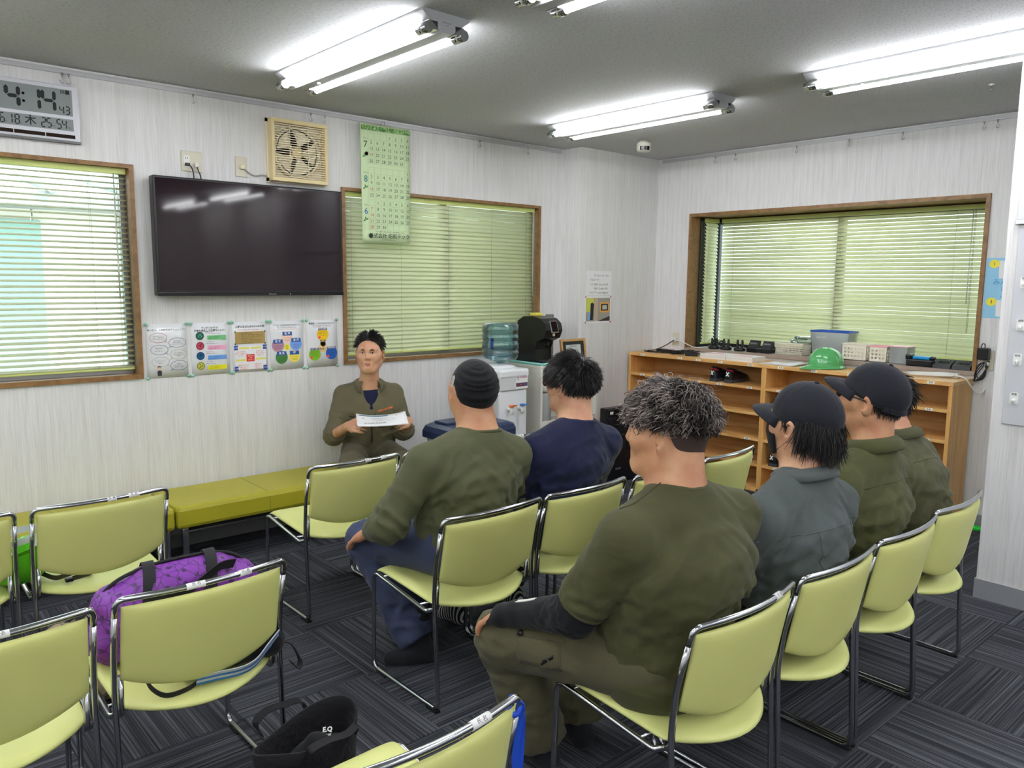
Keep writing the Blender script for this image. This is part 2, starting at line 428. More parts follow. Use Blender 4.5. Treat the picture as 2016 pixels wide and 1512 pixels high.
BAY = .36
def bay():
    y0, y1, z0, z1 = W3
    t = thing('window_3', kind='structure', loc=(XR, (y0+y1)/2, z0)); h = (y1-y0)/2; H = z1-z0; c = .020
    mb = MB()
    mb.box((-.014, -h-c, 0), (.105, -h+.006, H-.006)).box((-.014, h-.006, 0), (.105, h+c, H-.006)).box((-.014, -h-c, H-.006), (.105, h+c, H+c))
    mb.build('window_frame', M_casing, t)
    MB().box((-.018, -h-c, -.006), (BAY+.05, h+c, .02)).build('window_sill', mat('taupe sill board', (160, 146, 136), .5, var=.06), t)
    MB().box((.105, -h, H), (BAY+.05, h, H+.02)).build('bay_top', M_casing, t)
    mb = MB(); s = .035
    for yy in (-h, h-s): mb.box((BAY, yy, .02), (BAY+.04, yy+s, H))
    for yy in (-h, h-.02): mb.box((.105, yy, .02), (.12, yy+.02, H))
    mb.box((BAY, -h+s, .02), (BAY+.04, h-s, .05)).box((BAY, -h+s, H-.05), (BAY+.04, h-s, H)).box((BAY, -.03, .05), (BAY+.04, .03, H-.05))
    mb.box((.12, h-.02, .02), (BAY, h, .04)).box((.12, h-.02, H-.04), (BAY, h, H)).box((.12, -h, .02), (BAY, -h+.02, .04)).box((.12, -h, H-.04), (BAY, -h+.02, H))
    mb.build('sash', M_sash, t)
    MB().box((BAY+.015, -h+s, .05), (BAY+.02, -.03, H-.05)).build('pane', M_glass, t)
    MB().box((BAY+.015, .03, .05), (BAY+.02, h-s, H-.05)).build('pane', M_glass, t)
    MB().box((.12, h-.012, .04), (BAY, h-.007, H-.04)).build('pane', M_glass, t)
    MB().box((.12, -h+.007, .04), (BAY, -h+.012, H-.04)).build('pane', M_glass, t)
bay()

# ------------------------------------------------------------------ venetian blinds
def blind_mat():
    t = NT('pale green blind slat'); c = s2l((220, 225, 192))
    t.setp(**{'Base Color': (*c, 1), 'Roughness': .45})
    tr = t.n('ShaderNodeBsdfTranslucent'); tr.inputs['Color'].default_value = (*s2l((238, 242, 214)), 1)
    mx = t.n('ShaderNodeMixShader'); mx.inputs[0].default_value = .32
    t.l(t.b.outputs[0], mx.inputs[1]); t.l(tr.outputs[0], mx.inputs[2]); t.l(mx.outputs[0], t.out.inputs['Surface']); return t.m
M_slat = blind_mat(); M_bhead = mat('green blind head rail', (205, 216, 130), .4); M_cord = mat('pale blind cord', (150, 160, 128), .8)
def blind(label, org, X, L, H, tilt, cords, wand=None, stack_right=0):
    """org: top left corner of the head rail, X: direction along the window, slats tilt about X; facing is X x Z turned to the room"""
    X = Vector(X); Nn = Vector((X.y, -X.x, 0))    # towards the room
    t = thing('venetian_blind', label, 'blind', loc=org)
    ang = math.atan2(X.y, X.x); t.rotation_euler = (0, 0, ang)
    # local: x along, -y to the room, z up
    MB().box((0, -.013, -.032), (L, .013, 0), .002).build('head_rail', M_bhead, t)
    n = int((H-.055)/.029); p = (H-.068)/n; w = .0175
    prof = [(-w, -.0016), (-w*.5, .0008), (0, .0016), (w*.5, .0008), (w, -.0016)]
    me = None
    mb = MB(); th = .0006
    pts = [(a, b+th) for a, b in prof] + [(a, b-th) for a, b in reversed(prof)]
    mb.prism(pts, (.004, 0, 0), (0, 1, 0), (0, 0, 1), L-.008, True); me = mb.mesh('slat', [M_slat])
    for i in range(n):
        o = bpy.data.objects.new('slat', me); COL.objects.link(o); o.parent = t
        o.location = (0, 0, -.05-p*i); o.rotation_euler = (math.radians(tilt+random.uniform(-2, 2)), 0, 0)
    zb = -.05-p*(n-1)-.008
    MB().box((.002, -.013, zb-.014), (L-.002, .013, zb), .003).build('bottom_rail', M_bhead, t)
    cl = math.cos(math.radians(tilt))*w+.0012
    for f in cords:
        m = MB()
        for yy in (-cl, cl): m.tube([(L*f, yy, -.03), (L*f, yy, zb)], .0008, 4)
        m.build('ladder_cord', M_cord, t)
    if wand is not None:
        MB().tube([(L*wand, -.022, -.03), (L*wand, -.024, -H*.62)], .004, 6).build('tilt_wand', mat('clear wand', (225, 230, 215), .2, trans=.3), t)
        m = MB()
        for k in (.012, .018): m.tube([(L*wand+k, -.02, -.03), (L*wand+k+.002, -.022, -H*.8)], .0012, 4)
        m.build('pull_cord', M_cord, t)
    return t
blind('pale green blind with open slats beside the television, daylight between its slats', (-.535, YW+.035, W1[3]-.004), (1, 0, 0), 1.825, W1[3]-W1[2]-.01, 20, (.06, .35, .62, .9), .965)
blind('wide closed pale green blind behind the paper calendar', (2.60, YW+.035, W2[3]-.004), (1, 0, 0), 1.685, W2[3]-W2[2]-.01, 58, (.03, .26, .5, .74, .95), .985)
blind('backlit closed green blind across the front of the bay window', (XR+BAY-.03, W3[1]-.078, W3[3]-.01), (0, -1, 0), 2.065, W3[3]-W3[2]-.04, 50, (.06, .5, .9), .95)
blind('narrow green blind on the left cheek of the bay window', (XR+.135, W3[1]-.042, W3[3]-.01), (1, 0, 0), .18, W3[3]-W3[2]-.03, 58, (.2, .8))
blind('narrow green blind on the right cheek of the bay window', (XR+BAY-.045, W3[0]+.042, W3[3]-.01), (-1, 0, 0), .18, W3[3]-W3[2]-.03, 58, (.2, .8))

# ------------------------------------------------------------------ outside the windows
gnd = MB().box((-14, YW+.2, -.3), (16, 22, -.2)).box((XR+.3, -12, -.3), (24, YW+.2, -.2)).build('outside_ground', mat('pale concrete yard', (176, 174, 168), .9, var=.1, vscale=2))
tag(gnd, kind='structure')
nb = thing('neighbour_building', 'pale building wall with a teal panel seen through the open blind', 'building', (0, 8.2, -.2))
mb = MB()
for k in range(26): mb.box((-9+k*.7, 0, 0), (-9+k*.7+.68, .1, 2.35))
mb.build('wall', mat('cream siding', (236, 234, 224), .7), nb)
MB().box((-9, -.03, 0), (1.55, .02, 2.25)).build('teal_panel', mat('teal painted panel', (150, 190, 182), .6), nb)
MB().prism([(-9.6, 2.35), (9.6, 2.35), (9.6, 2.47), (-9.6, 2.47)], (0, -.55, 0), (1, 0, 0), (0, 0, 1), -1.2).build('eaves', mat('grey eaves', (150, 156, 156), .6), nb)
mb = MB()
for k in range(30): mb.tube([(-9+k*.62, -.6, 2.5), (-9+k*.62, 3, 3.1)], .05, 6)
mb.build('corrugated_roof', mat('green grey roof', (168, 186, 180), .6), nb)
# ------------------------------------------------------------------ fluorescent ceiling lamps
M_lampwhite = mat('grey white enamel', (176, 178, 180), .35)
M_tube = emat('lit fluorescent tube', (.97, .98, 1.0), TUBE_STRENGTH)
def lamp_proto():
    t = thing('fluorescent_lamp', 'x', 'ceiling lamp')
    L = .655
    prof = [(-.115, 0), (.115, 0), (.115, -.010), (.028, -.075), (-.028, -.075), (-.115, -.010)]
    MB().prism(prof, (0, L, 0), (1, 0, 0), (0, 0, 1), 2*L).build('housing', M_lampwhite, t, recalc=True)
    for sx in (-1, 1):
        MB().tube([(sx*.088, -L+.06, -.066), (sx*.088, L-.06, -.066)], .0155, 14).build('tube', M_tube, t)
        for sy in (-1, 1):
            mb = MB()
            mb.tube([(sx*.088, sy*(L-.065), -.066), (sx*.088, sy*(L+.002), -.066)], .0215, 14)
            mb.obox((sx*.065, sy*(L-.03), -.055), (1, 0, 0), (0, 1, 0), (0, 0, 1), .022, .03, .016)
            mb.build('socket', M_chrome, t)
    MB().lathe([(.008, 0), (.01, -.004), (.006, -.012)], 10, (0, L*.62, -.075)).build('knob', M_lampwhite, t)
    mb = MB().box((-.022, -L-.0012, -.05), (.024, -L-.0004, -.03)); mb.build('rating_label', mat('silver label', (180, 182, 186), .4), t)
    texts('lettering', [('FL40W 100V', 0, .003, .008), ('2LAMP', 0, -.006, .006)], M_black, t, (0, -L-.0014, -.04), (1, 0, 0), (0, 0, 1))
    return t
lp = lamp_proto()
LAMPS = [(1.955, 3.285, 'twin-tube fluorescent lamp nearest the television'), (3.89, 3.30, 'twin-tube fluorescent lamp nearest the corner pillar'),
         (3.90, 1.46, 'twin-tube fluorescent lamp nearest the grey partition, at the right edge'), (2.03, 1.53, 'twin-tube fluorescent lamp mostly cut off by the top edge'),
         (.03, 1.53, 'twin-tube fluorescent lamp overhead at left'), (.03, -.5, 'twin-tube fluorescent lamp behind the camera at left'), (2.03, -.5, 'twin-tube fluorescent lamp behind the camera in the middle'), (.03, 3.285, 'twin-tube fluorescent lamp out of frame left of the television'), (2.03, -2.1, 'unseen twin-tube fill lamp added at the back of the room'), (3.90, -.5, 'twin-tube fluorescent lamp behind the camera along the partition'), (.03, -2.1, 'unseen twin-tube fill lamp added at the back left of the room'),  # the two at the back of the room are unseen, added as front fill
         (-1.9, 3.285, 'unseen twin-tube fill lamp added by the left wall at the front'), (-1.9, 1.53, 'unseen twin-tube fill lamp added by the left wall in the middle'), (-1.9, -.5, 'unseen twin-tube fill lamp added by the left wall behind the camera'), (-1.9, -2.1, 'unseen twin-tube fill lamp added in the back left corner'), (3.85, -2.1, 'unseen twin-tube fill lamp added at the back by the partition')]  # these five are unseen, added off-frame to share the room's illumination
for i, (x, y, lb) in enumerate(LAMPS):
    o = lp if i == 0 else copy_tree(lp)
    o.location = (x, y, ZC); o['label'] = lb; o['group'] = 'fluorescent ceiling lamps'
# ------------------------------------------------------------------ ceiling sensor and ceiling hook
s = thing('ceiling_sensor', 'round white sensor with black windows under the ceiling by the pillar', 'sensor', (4.73, 3.90, ZC))
MB().lathe([(.036, 0), (.036, -.012), (.05, -.012), (.053, -.02), (.054, -.045), (.052, -.065), (.045, -.075), (.0, -.078)], 36).build('body', mat('cream plastic', (226, 224, 212), .4), s)
mb = MB()
for a in (-28, 0, 28):
    c0 = math.radians(229+a); n = Vector((math.cos(c0), math.sin(c0), 0)); sd = Vector((-n.y, n.x, 0))
    P = [[n*(.0548 if z > -.055 else .0525) + sd*u + Vector((0, 0, z)) - n*(u*u/.054/2) for u in (-.0115, -.004, .004, .0115)] for z in (-.042, -.052, -.062, -.070)]
    mb.grid(P)
mb.build('sensor_window', mat('gloss black', (12, 12, 14), .12), s)
h = thing('ceiling_hook', 'tiny white screw hook in the ceiling near the right wall', 'hook', (4.70, 1.56, ZC))
MB().lathe([(.014, 0), (.014, -.003), (.004, -.005), (.0025, -.008)], 14).build('plate', M_white, h)
MB().tube([(0, 0, -.004), (0, 0, -.04)], .002, 6).build('pin', M_chrome, h)
# ------------------------------------------------------------------ stacking chairs
def vinyl(name, rgb, var=.05):
    t = NT(name); c = s2l(rgb)
    f = t.noise(t.coords(), 5, 2); t.l(t.ramp(f, [(.3, tuple(x*(1-var) for x in c)), (.7, c)]), t.b.inputs['Base Color'])
    t.setp(Roughness=.42); t.bump(t.noise(t.coords(), 420, 2), .12, .001); MATS[name] = t.m; return t.m
M_vinyl = vinyl('pale lime vinyl', (212, 214, 132)); M_vedge = vinyl('pale lime vinyl seat', (214, 218, 138))
M_chair = mat('chrome chair tube', (188, 190, 194), .16, 1.0)
M_rub = mat('black rubber', (14, 14, 15), .7)
M_tape = mat('white label tape', (238, 238, 236), .4)
def pillow(mid, nrm, T, nu=22, nv=14, p=10):
    """closed cushion about a mid surface; mid(u,v), nrm(u,v) with u,v in -1..1"""
    us = [math.sin(PI/2*(2*i/nu-1))**1 for i in range(nu+1)]; vs = [math.sin(PI/2*(2*i/nv-1)) for i in range(nv+1)]
    A = []; B = []
    for v in vs:
        ra = []; rb = []
        for u in us:
            m_ = Vector(mid(u, v)); n_ = Vector(nrm(u, v)).normalized()
            e = math.sqrt(max(0, 1-abs(u)**p))*math.sqrt(max(0, 1-abs(v)**p))
            ra.append(m_+n_*T*e); rb.append(m_-n_*T*e)
        A.append(ra); B.append(rb)
    mb = MB(); mb.grid(A, flip=True); mb.grid(B)
    me = mb.mesh('pad'); bm = bmesh.new(); bm.from_mesh(me); bmesh.ops.remove_doubles(bm, verts=bm.verts[:], dist=1e-5)
    bmesh.ops.recalc_face_normals(bm, faces=bm.faces[:]); bm.to_mesh(me); bm.free(); return me
CW = .234                                  # half width between tube centres
def back_bow(x): return -.042*(1-(x/CW)**2)
def chair_proto():
    t = thing('stacking_chair', 'x', 'chair'); R = .0085
    for s in (-1, 1):
        x = s*CW
        # one side: hook behind the seat, seat rail, front leg, floor runner, rear leg up to the back
        path = [(x-s*.0, .026, .495), (x, .030, .378), (x, .075, .366), (x, .425, .412), (x, .438, .012), (x, -.004, .012), (x, .020, .43), (x, .008, .56), (x, -.022, .68)]
        pts = fillet(path, [.03, .03, .03, .035, .03, .5, .4], 5)
        MB().tube([Vector(p)+Vector((-s*.018 if i < 13 else 0, 0, 0)) if i < 7 else p for i, p in enumerate(pts)], R, 10).build('side_frame', M_chair, t)
        for y in (.03, .37):
            MB().box((x-.011, y-.032, -.0), (x+.011, y+.032, .012), .002).build('foot', M_rub, t)
    # top rail: bowed, with rounded corners running into the rear legs
    rail = [(-CW, -.022, .68), (-CW, -.034, .728)] + [(-CW+.045+(2*CW-.09)*k/8, -.034+back_bow(-CW+.045+(2*CW-.09)*k/8)*.8, .730) for k in range(9)] + [(CW, -.034, .728), (CW, -.022, .68)]
    rl = fillet([rail[0], rail[1], rail[2]], .035, 6)[:-1] + rail[3:-3] + fillet([rail[-3], rail[-2], rail[-1]], .035, 6)[1:]
    MB().tube(rl, R, 10).build('top_rail', M_chair, t)
    # cross rods below the seat
    MB().tube([(-CW, .37, .402), (CW, .37, .402)], .006, 8).build('cross_rod', M_chair, t)
    MB().tube([(-CW, .12, .371), (CW, .12, .371)], .006, 8).build('cross_rod', M_chair, t)
    # backrest
    def bmid(u, v):
        x = u*(CW-.013); bot = .492-.055*(1-u*u); top = .712-.004*u*u; z = bot+(top-bot)*(v+1)/2
        lean = .022 - (z-.45)*.19 + .01*((z-.58)/.13)**2*0
        return (x, lean+back_bow(x), z)
    def bn(u, v):
        x = u*CW; d = .084*x/CW**2
        return (d*1.0, -1.0, -.15)
    me = pillow(bmid, bn, .0125); o = link('backrest', me, M_vinyl, t)
    # seat
    def smid(u, v):
        x = u*(CW-.012); rear = .050-.110*(1-u*u); front = .435-.01*u*u
        y = rear+(front-rear)*(v+1)/2
        z = .384+.034*((y+.05)/.48) + .006*u*u - .004*math.exp(-((y-.2)/.15)**2)*(1-u*u) - .02*max(0, (y-.38)/.06)**2
        return (x, y, z)
    me = pillow(smid, lambda u, v: (0, -.03, 1), .016); link('seat', me, M_vedge, t)
    return t
cp = chair_proto()
CHAIRS = [  # x centre, y of the rear feet, turn, label
    (1.80, 3.155, 0, 'empty lime chair standing alone before the bench, nearest the instructor'),
    (2.29, 3.14, 0, 'lime chair mostly hidden beyond the man in the black skull cap'),
    (2.785, 3.14, 0, 'lime chair in the front row between skull cap man and man in navy'),
    (.745, 3.20, .03, 'lime chair with a dark strap on its seat, beyond the purple bag'),
    (.225, 3.20, 0, 'lime chair at the left edge holding the upturned green helmet'),
    (1.80, 2.165, 0, 'lime chair carrying the man in the black skull cap'),
    (2.295, 2.165, 0, 'lime chair carrying the man in the navy shirt'),
    (2.79, 2.14, 0, 'lime chair just beyond the face of the curly-haired man'),
    (3.31, 2.16, .06, 'pale lit empty lime chair in front of the shoe shelf'),
    (.745, 2.155, .02, 'lime chair carrying the purple duffel bag'),
    (.225, 2.14, -.02, 'large lime chair at the left edge in front of the purple bag'),
    (1.755, 1.09, 0, 'lime chair carrying the curly-haired man'),
    (2.252, 1.085, 0, 'lime chair carrying the masked man in the grey jacket'),
    (2.748, 1.085, 0, 'lime chair carrying the man with glasses and cap'),
    (3.245, 1.10, 0, 'rightmost lime chair, next to the partition'),
    (.765, 1.135, 0, 'nearest lime chair at the bottom edge with a blue strap'),
]
chair_obs = []
for i, (x, y, a, lb) in enumerate(CHAIRS):
    o = cp if i == 0 else copy_tree(cp)
    o.location = (x, y, 0); o.rotation_euler = (0, 0, a); o['label'] = lb; o['group'] = 'lime stacking chairs'; chair_obs.append(o)
def rail_tape(ch, x, w, s):
    """paper name tape round the top rail"""
    P = []
    y = -.034+back_bow(x)*.8
    dx = w/2
    P = [(x-dx, -.034+back_bow(x-dx)*.8, .730), (x+dx, -.034+back_bow(x+dx)*.8, .730)]
    tp = MB().tube(P, .0093, 10).build('name_tape', M_tape, ch)
    texts('lettering', [(s, 0, 0, .011)], M_black, tp, (x, y-.0072, .7362), (1, 0, 0), (0, .66, .75), .0006)
rail_tape(chair_obs[3], .02, .032, '氏 名'); rail_tape(chair_obs[3], .10, .04, '氏 名')
rail_tape(chair_obs[9], -.04, .05, '氏 名'); rail_tape(chair_obs[9], .10, .035, '氏 名')
rail_tape(chair_obs[10], .03, .04, '氏 名'); rail_tape(chair_obs[0], .04, .03, '氏 名'); rail_tape(chair_obs[0], .13, .035, '氏 名')
rail_tape(chair_obs[15], .11, .05, '氏 名'); rail_tape(chair_obs[11], .10, .035, '氏 名')
rail_tape(chair_obs[2], -.02, .05, '氏 名'); rail_tape(chair_obs[4], .12, .03, '氏 名')

# ------------------------------------------------------------------ bench seats along the wall
M_bench = vinyl('mustard lime bench vinyl', (176, 170, 42), .08)
def bench(x0, x1, label):
    t = thing('bench_seat', label, 'bench', ((x0+x1)/2, 4.33, 0)); h = (x1-x0)/2
    mb = MB().box((-h, -.215, .245), (h, .235, .365), .022); o = mb.build('cushion', M_bench, t)
    mb = MB()
    for k in (-h*.33, h*.33):
        mb.tube([(k, -.2153, .27), (k, -.2156, .34), (k, -.205, .358), (k, -.19, .3655), (k, .22, .3655)], .0012, 5)
    mb.tube([(-h+.02, -.212, .338), (h-.02, -.212, .338)], .0016, 5); mb.build('seam', mat('bench seam', (140, 134, 30), .6), t)
    MB().box((-h+.05, -.17, .222), (h-.05, .2, .245)).build('underframe', mat('dark bench frame', (22, 22, 26), .5), t)
    for sx in (-1, 1):
        for y in (-.185, .185):
            MB().box((sx*(h-.045)-.016, y-.016, 0), (sx*(h-.045)+.016, y+.016, .245), .003).build('leg', M_chrome, t)
bench(-.20, 1.308, 'mustard vinyl bench section at the left, under the open blind'); bench(1.314, 2.83, 'mustard vinyl bench section the instructor sits on')
# ------------------------------------------------------------------ television
Xb, Zb = (1, 0, 0), (0, 0, 1)
M_screen = mat('glossy dark screen', lin=(.016, .008, .011), rough=.05, spec=.4)
tv = thing('television', 'large black flat television on the wall above the posters', 'television', (1.955, 4.515, 1.455))
w, hh = .565, .645
MB().box((-w, -.02, 0), (w, .045, hh), .006).build('housing', mat('satin black', (20, 20, 22), .3), tv)
MB().box((-w+.012, -.0215, .03), (w-.012, -.0195, hh-.012)).build('screen', M_screen, tv)
MB().box((-w+.0, -.024, 0), (w, -.0196, .018), .001).build('bottom_bezel', mat('gloss black bezel', (10, 10, 12), .15), tv)
texts('lettering', [('Panasonic', .09, .009, .012)], mat('silver print', (170, 172, 176), .4), tv, (0, -.0243, 0), Xb, Zb)
mb = MB().box((.20, -.0245, .006), (.205, -.0235, .011)); mb.build('indicator', mat('pale lens', (220, 220, 210), .3), tv)
MB().box((-.25, .045, .12), (.25, .072, .52)).build('wall_mount', M_black, tv)

# ------------------------------------------------------------------ ventilation fan
fan = thing('ventilation_fan', 'cream louvred ventilation fan above the television corner', 'fan', (2.26, YW, 2.315))
M_cream = mat('yellowed cream plastic', (226, 208, 158), .45); M_crlight = mat('pale cream plastic', (232, 222, 192), .4)
W_ = .182; D = .055
mb = MB()
mb.box((-W_, -.05-D*.4, W_-.024), (W_, -.02, W_), .003).box((-W_, -.05-D*.4, -W_), (W_, -.02, -W_+.024), .003)
mb.box((-W_, -.05-D*.4, -W_+.024), (-W_+.018, -.02, W_-.024)).box((W_-.018, -.05-D*.4, -W_+.024), (W_, -.02, W_-.024)); mb.build('front_frame', M_cream, fan)
mb = MB().box((-W_-.008, -.02, -W_-.006), (W_+.004, 0, -W_+.02)).box((-W_-.008, -.02, W_-.02), (W_+.004, 0, W_+.004)).box((-W_-.008, -.02, -W_), (-W_+.012, 0, W_)).box((W_-.012, -.02, -W_), (W_+.004, 0, W_))
mb.box((-W_, -.003, -W_), (W_, 0, W_)); mb.build('wall_box', M_crlight, fan)
MB().lathe([(.142, -.004), (.138, -.03), (.142, -.032), (.152, -.03), (.152, -.004)], 40, ax=(Vector((1,0,0)), Vector((0,0,1)), Vector((0,1,0)))).build('orifice_ring', M_crlight, fan)
MB().lathe([(0, -.0035), (.138, -.0035)], 40, ax=(Vector((1,0,0)), Vector((0,0,1)), Vector((0,1,0)))).build('shutter', mat('dusty brown shutter', (128, 102, 72), .7), fan)
for k in range(5):
    P = []
    for i in range(7):
        r = .035+.093*i/6; row = []
        for j in range(6):
            a = math.radians(72*k+ (j/5-.5)*(30+34*i/6)); row.append((r*math.cos(a), -.012-.016*(j/5), r*math.sin(a)))
        P.append(row)
    MB().grid(P).build('blade', M_crlight, fan)
MB().lathe([(0, -.036), (.03, -.035), (.036, -.028), (.036, -.006)], 24, ax=(Vector((1,0,0)), Vector((0,0,1)), Vector((0,1,0)))).build('hub', M_cream, fan)
lm = MB().prism([(0, -.0024), (.0, .0016), (-.006, .0008), (-.006, -.0032)], (-W_+.018, -.060, 0), (0, 1, 0), (0, 0, 1), (W_-.018)*2).mesh('louvre', [M_crlight])
for k in range(23):
    o = bpy.data.objects.new('louvre', lm); COL.objects.link(o); o.parent = fan; o.location = (0, 0, -W_+.032+k*.0137)
for k in (-.06, .06): MB().box((k-.002, -.056, -W_+.024), (k+.002, -.052, W_-.024)).build('stay', M_crlight, fan)
MB().tube(smooth_path([(-W_+.01, -.012, -W_+.03), (-.22, -.012, -.15), (-.27, -.012, -.158), (-.325, -.014, -.13), (-.345, -.016, -.10)], 5), .0035, 6).build('power_cord', mat('grey cord', (170, 168, 160), .5), fan)

# ------------------------------------------------------------------ wall sockets
M_plate = mat('beige socket plate', (214, 208, 188), .4)
def plate(label, x, z, w, h):
    t = thing('wall_socket', label, 'socket', (x, YW, z)); MB().box((-w, -.008, -h), (w, 0, h), .004).build('plate', M_plate, t); return t
s1 = plate('double wall socket plate above the television with black plugs', 1.632, 2.20, .058, .056)
MB().box((-.045, -.0095, -.032), (-.012, -.007, .032)).build('outlet', M_white, s1)
MB().box((-.037, -.0102, .012), (-.034, -.009, .022)).box((-.026, -.0102, .012), (-.023, -.009, .022)).build('slots', M_black, s1)
MB().box((-.04, -.022, -.026), (-.014, -.009, -.010), .003).build('plug', M_black, s1)
MB().box((.012, -.03, -.03), (.03, -.009, -.004), .003).build('plug', M_white, s1)
MB().tube(smooth_path([(-.02, -.02, -.02), (-.008, -.028, -.04), (0, -.028, -.08), (.005, -.02, -.2)], 5), .0035, 6).build('cable', M_black, s1)
MB().tube(smooth_path([(.02, -.026, -.025), (.026, -.03, -.05), (.04, -.028, -.09), (.05, -.02, -.2)], 5), .0035, 6).build('cable', M_black, s1)
s2 = plate('single wall socket plate between television and fan', 1.916, 2.20, .036, .058)
MB().box((-.013, -.03, -.014), (.013, -.008, .01), .004).build('plug', M_crlight, s2)

# ------------------------------------------------------------------ digital clock
ck = thing('digital_clock', 'silver digital wall clock reading 4:14 above the left window', 'clock', (.845, YW, 2.368))
M_silver = mat('silver plastic', (206, 206, 214), .35, .2)
cw, chh = .225, .137
MB().box((-cw, -.032, -chh), (cw, -.004, chh), .006).build('case', M_silver, ck)
mb = MB().box((-cw+.02, -.0335, -.012), (cw-.03, -.0318, .115)).box((-cw+.02, -.0335, -.085), (cw-.03, -.0318, -.028)); mb.build('lcd', mat('grey lcd', (132, 138, 138), .35), ck)
M_solar = mat('solar cell', (52, 40, 36), .08, .3)
for a, b in ((-.2, -.07), (-.066, .066), (.07, .2)): MB().box((a, -.0335, -.122), (b, -.0318, -.104)).build('solar_cell', M_solar, ck)
MB().box((-cw-.001, -.033, -chh-.006), (cw+.001, 0, -chh+.004)).build('base_trim', mat('grey trim', (120, 120, 122), .4), ck)
SEG = {'0': 'abcdef', '1': 'bc', '2': 'abged', '3': 'abgcd', '4': 'fgbc', '5': 'afgcd', '6': 'afgedc', '7': 'abc', '8': 'abcdefg', '9': 'abcdfg'}
def seg_digit(mb, ch, x, z, w, h, t):
    g = t*.15
    def hz(cx, cz): mb.prism([(cx-w/2+g, cz), (cx-w/2+t/2+g, cz+t/2), (cx+w/2-t/2-g, cz+t/2), (cx+w/2-g, cz), (cx+w/2-t/2-g, cz-t/2), (cx-w/2+t/2+g, cz-t/2)], (0, -.0337, 0), Xb, Zb, .0004)
    def vt(cx, c0, c1): mb.prism([(cx, c0+g), (cx+t/2, c0+t/2+g), (cx+t/2, c1-t/2-g), (cx, c1-g), (cx-t/2, c1-t/2-g), (cx-t/2, c0+t/2+g)], (0, -.0337, 0), Xb, Zb, .0004)
    for s in SEG[ch]:
        if s == 'a': hz(x, z+h/2)
        if s == 'g': hz(x, z)
        if s == 'd': hz(x, z-h/2)
        if s == 'f': vt(x-w/2, z, z+h/2)
        if s == 'b': vt(x+w/2, z, z+h/2)
        if s == 'e': vt(x-w/2, z-h/2, z)
        if s == 'c': vt(x+w/2, z-h/2, z)
mb = MB()
seg_digit(mb, '4', -.064, .052, .05, .10, .018); seg_digit(mb, '1', .034, .052, .03, .10, .016); seg_digit(mb, '4', .090, .052, .05, .10, .016)
for z in (.034, .07): mb.lathe([(0, -.0342), (.0065, -.0342)], 12, (-.018, 0, z), ax=(Vector((1,0,0)), Vector((0,0,1)), Vector((0,1,0))))
for ch, x in (('4', .146), ('3', .172)): seg_digit(mb, ch, x, .014, .017, .036, .0055)
for ch, x in (('6', -.112), ('1', -.080), ('8', -.050), ('2', .062), ('5', .086), ('5', .130), ('4', .154)): seg_digit(mb, ch, x, -.056, .017, .042, .0055)
mb.box((.145, -.034, .093), (.15, -.0336, .11)).box((.153, -.034, .093), (.156, -.0336, .11)).box((.159, -.034, .093), (.162, -.0336, .11)).box((.166, -.034, .092), (.184, -.0336, .112))
tag(mb.build('digits', mat('lcd black', (14, 18, 20), .4), ck), kind='stuff')
texts('lettering', [('木', .006, -.056, .050, 'CENTER', .0008), ('℃', .106, -.07, .014), ('%', .176, -.07, .014), ('月', -.096, -.073, .008), ('日', -.034, -.073, .008), ('2', .175, .102, .012)], MATS['lcd black'], ck, (0, -.0336, 0), Xb, Zb)

# ------------------------------------------------------------------ paper calendar
cal = thing('wall_calendar', 'long pale green paper calendar of three months over the blind', 'calendar', (2.872, YW-.052, 1.80))
M_calpaper = mat('pale green paper', (208, 228, 182), .6)
P = [[(x, (-.004 if z < .6 else -.004*(1-(z-.6)/.15)) + .003*math.sin(x*12+z*5), z) for x in [-.186+.372*k/8 for k in range(9)]] for z in [.75*i/14 for i in range(15)]]
mb = MB(); mb.grid(P); me_o = mb.build('sheet', M_calpaper, cal)
sol = me_o.modifiers.new('thickness', 'SOLIDIFY'); sol.thickness = .0025; sol.offset = -1
def band_mat():
    t = NT('leafy print'); f = t.noise(t.coords('Object', (1, 1, 1)), 40, 3, .6, 2)
    t.l(t.ramp(f, [(.3, s2l((40, 120, 50))), (.48, s2l((120, 170, 60))), (.55, s2l((190, 220, 150))), (.62, s2l((70, 140, 130))), (.75, s2l((60, 130, 50)))], 'CONSTANT'), t.b.inputs['Base Color']); return t.m
MB().box((-.186, -.0105, .710), (.186, -.0085, .736)).build('leaf_band', band_mat(), cal)
MB().tube([(-.012, -.004, .752), (-.012, -.012, .765), (-.012, -.004, .775), (-.012, .03, .775)], .002, 6).build('hanger', M_chrome, cal)
M_ink = mat('dark green ink', (62, 78, 66), .6); M_inkred = mat('red ink', (190, 90, 80), .6); M_inkl = mat('pale ink', (140, 165, 120), .6); M_inkblue = mat('blue ink', (50, 110, 170), .6)
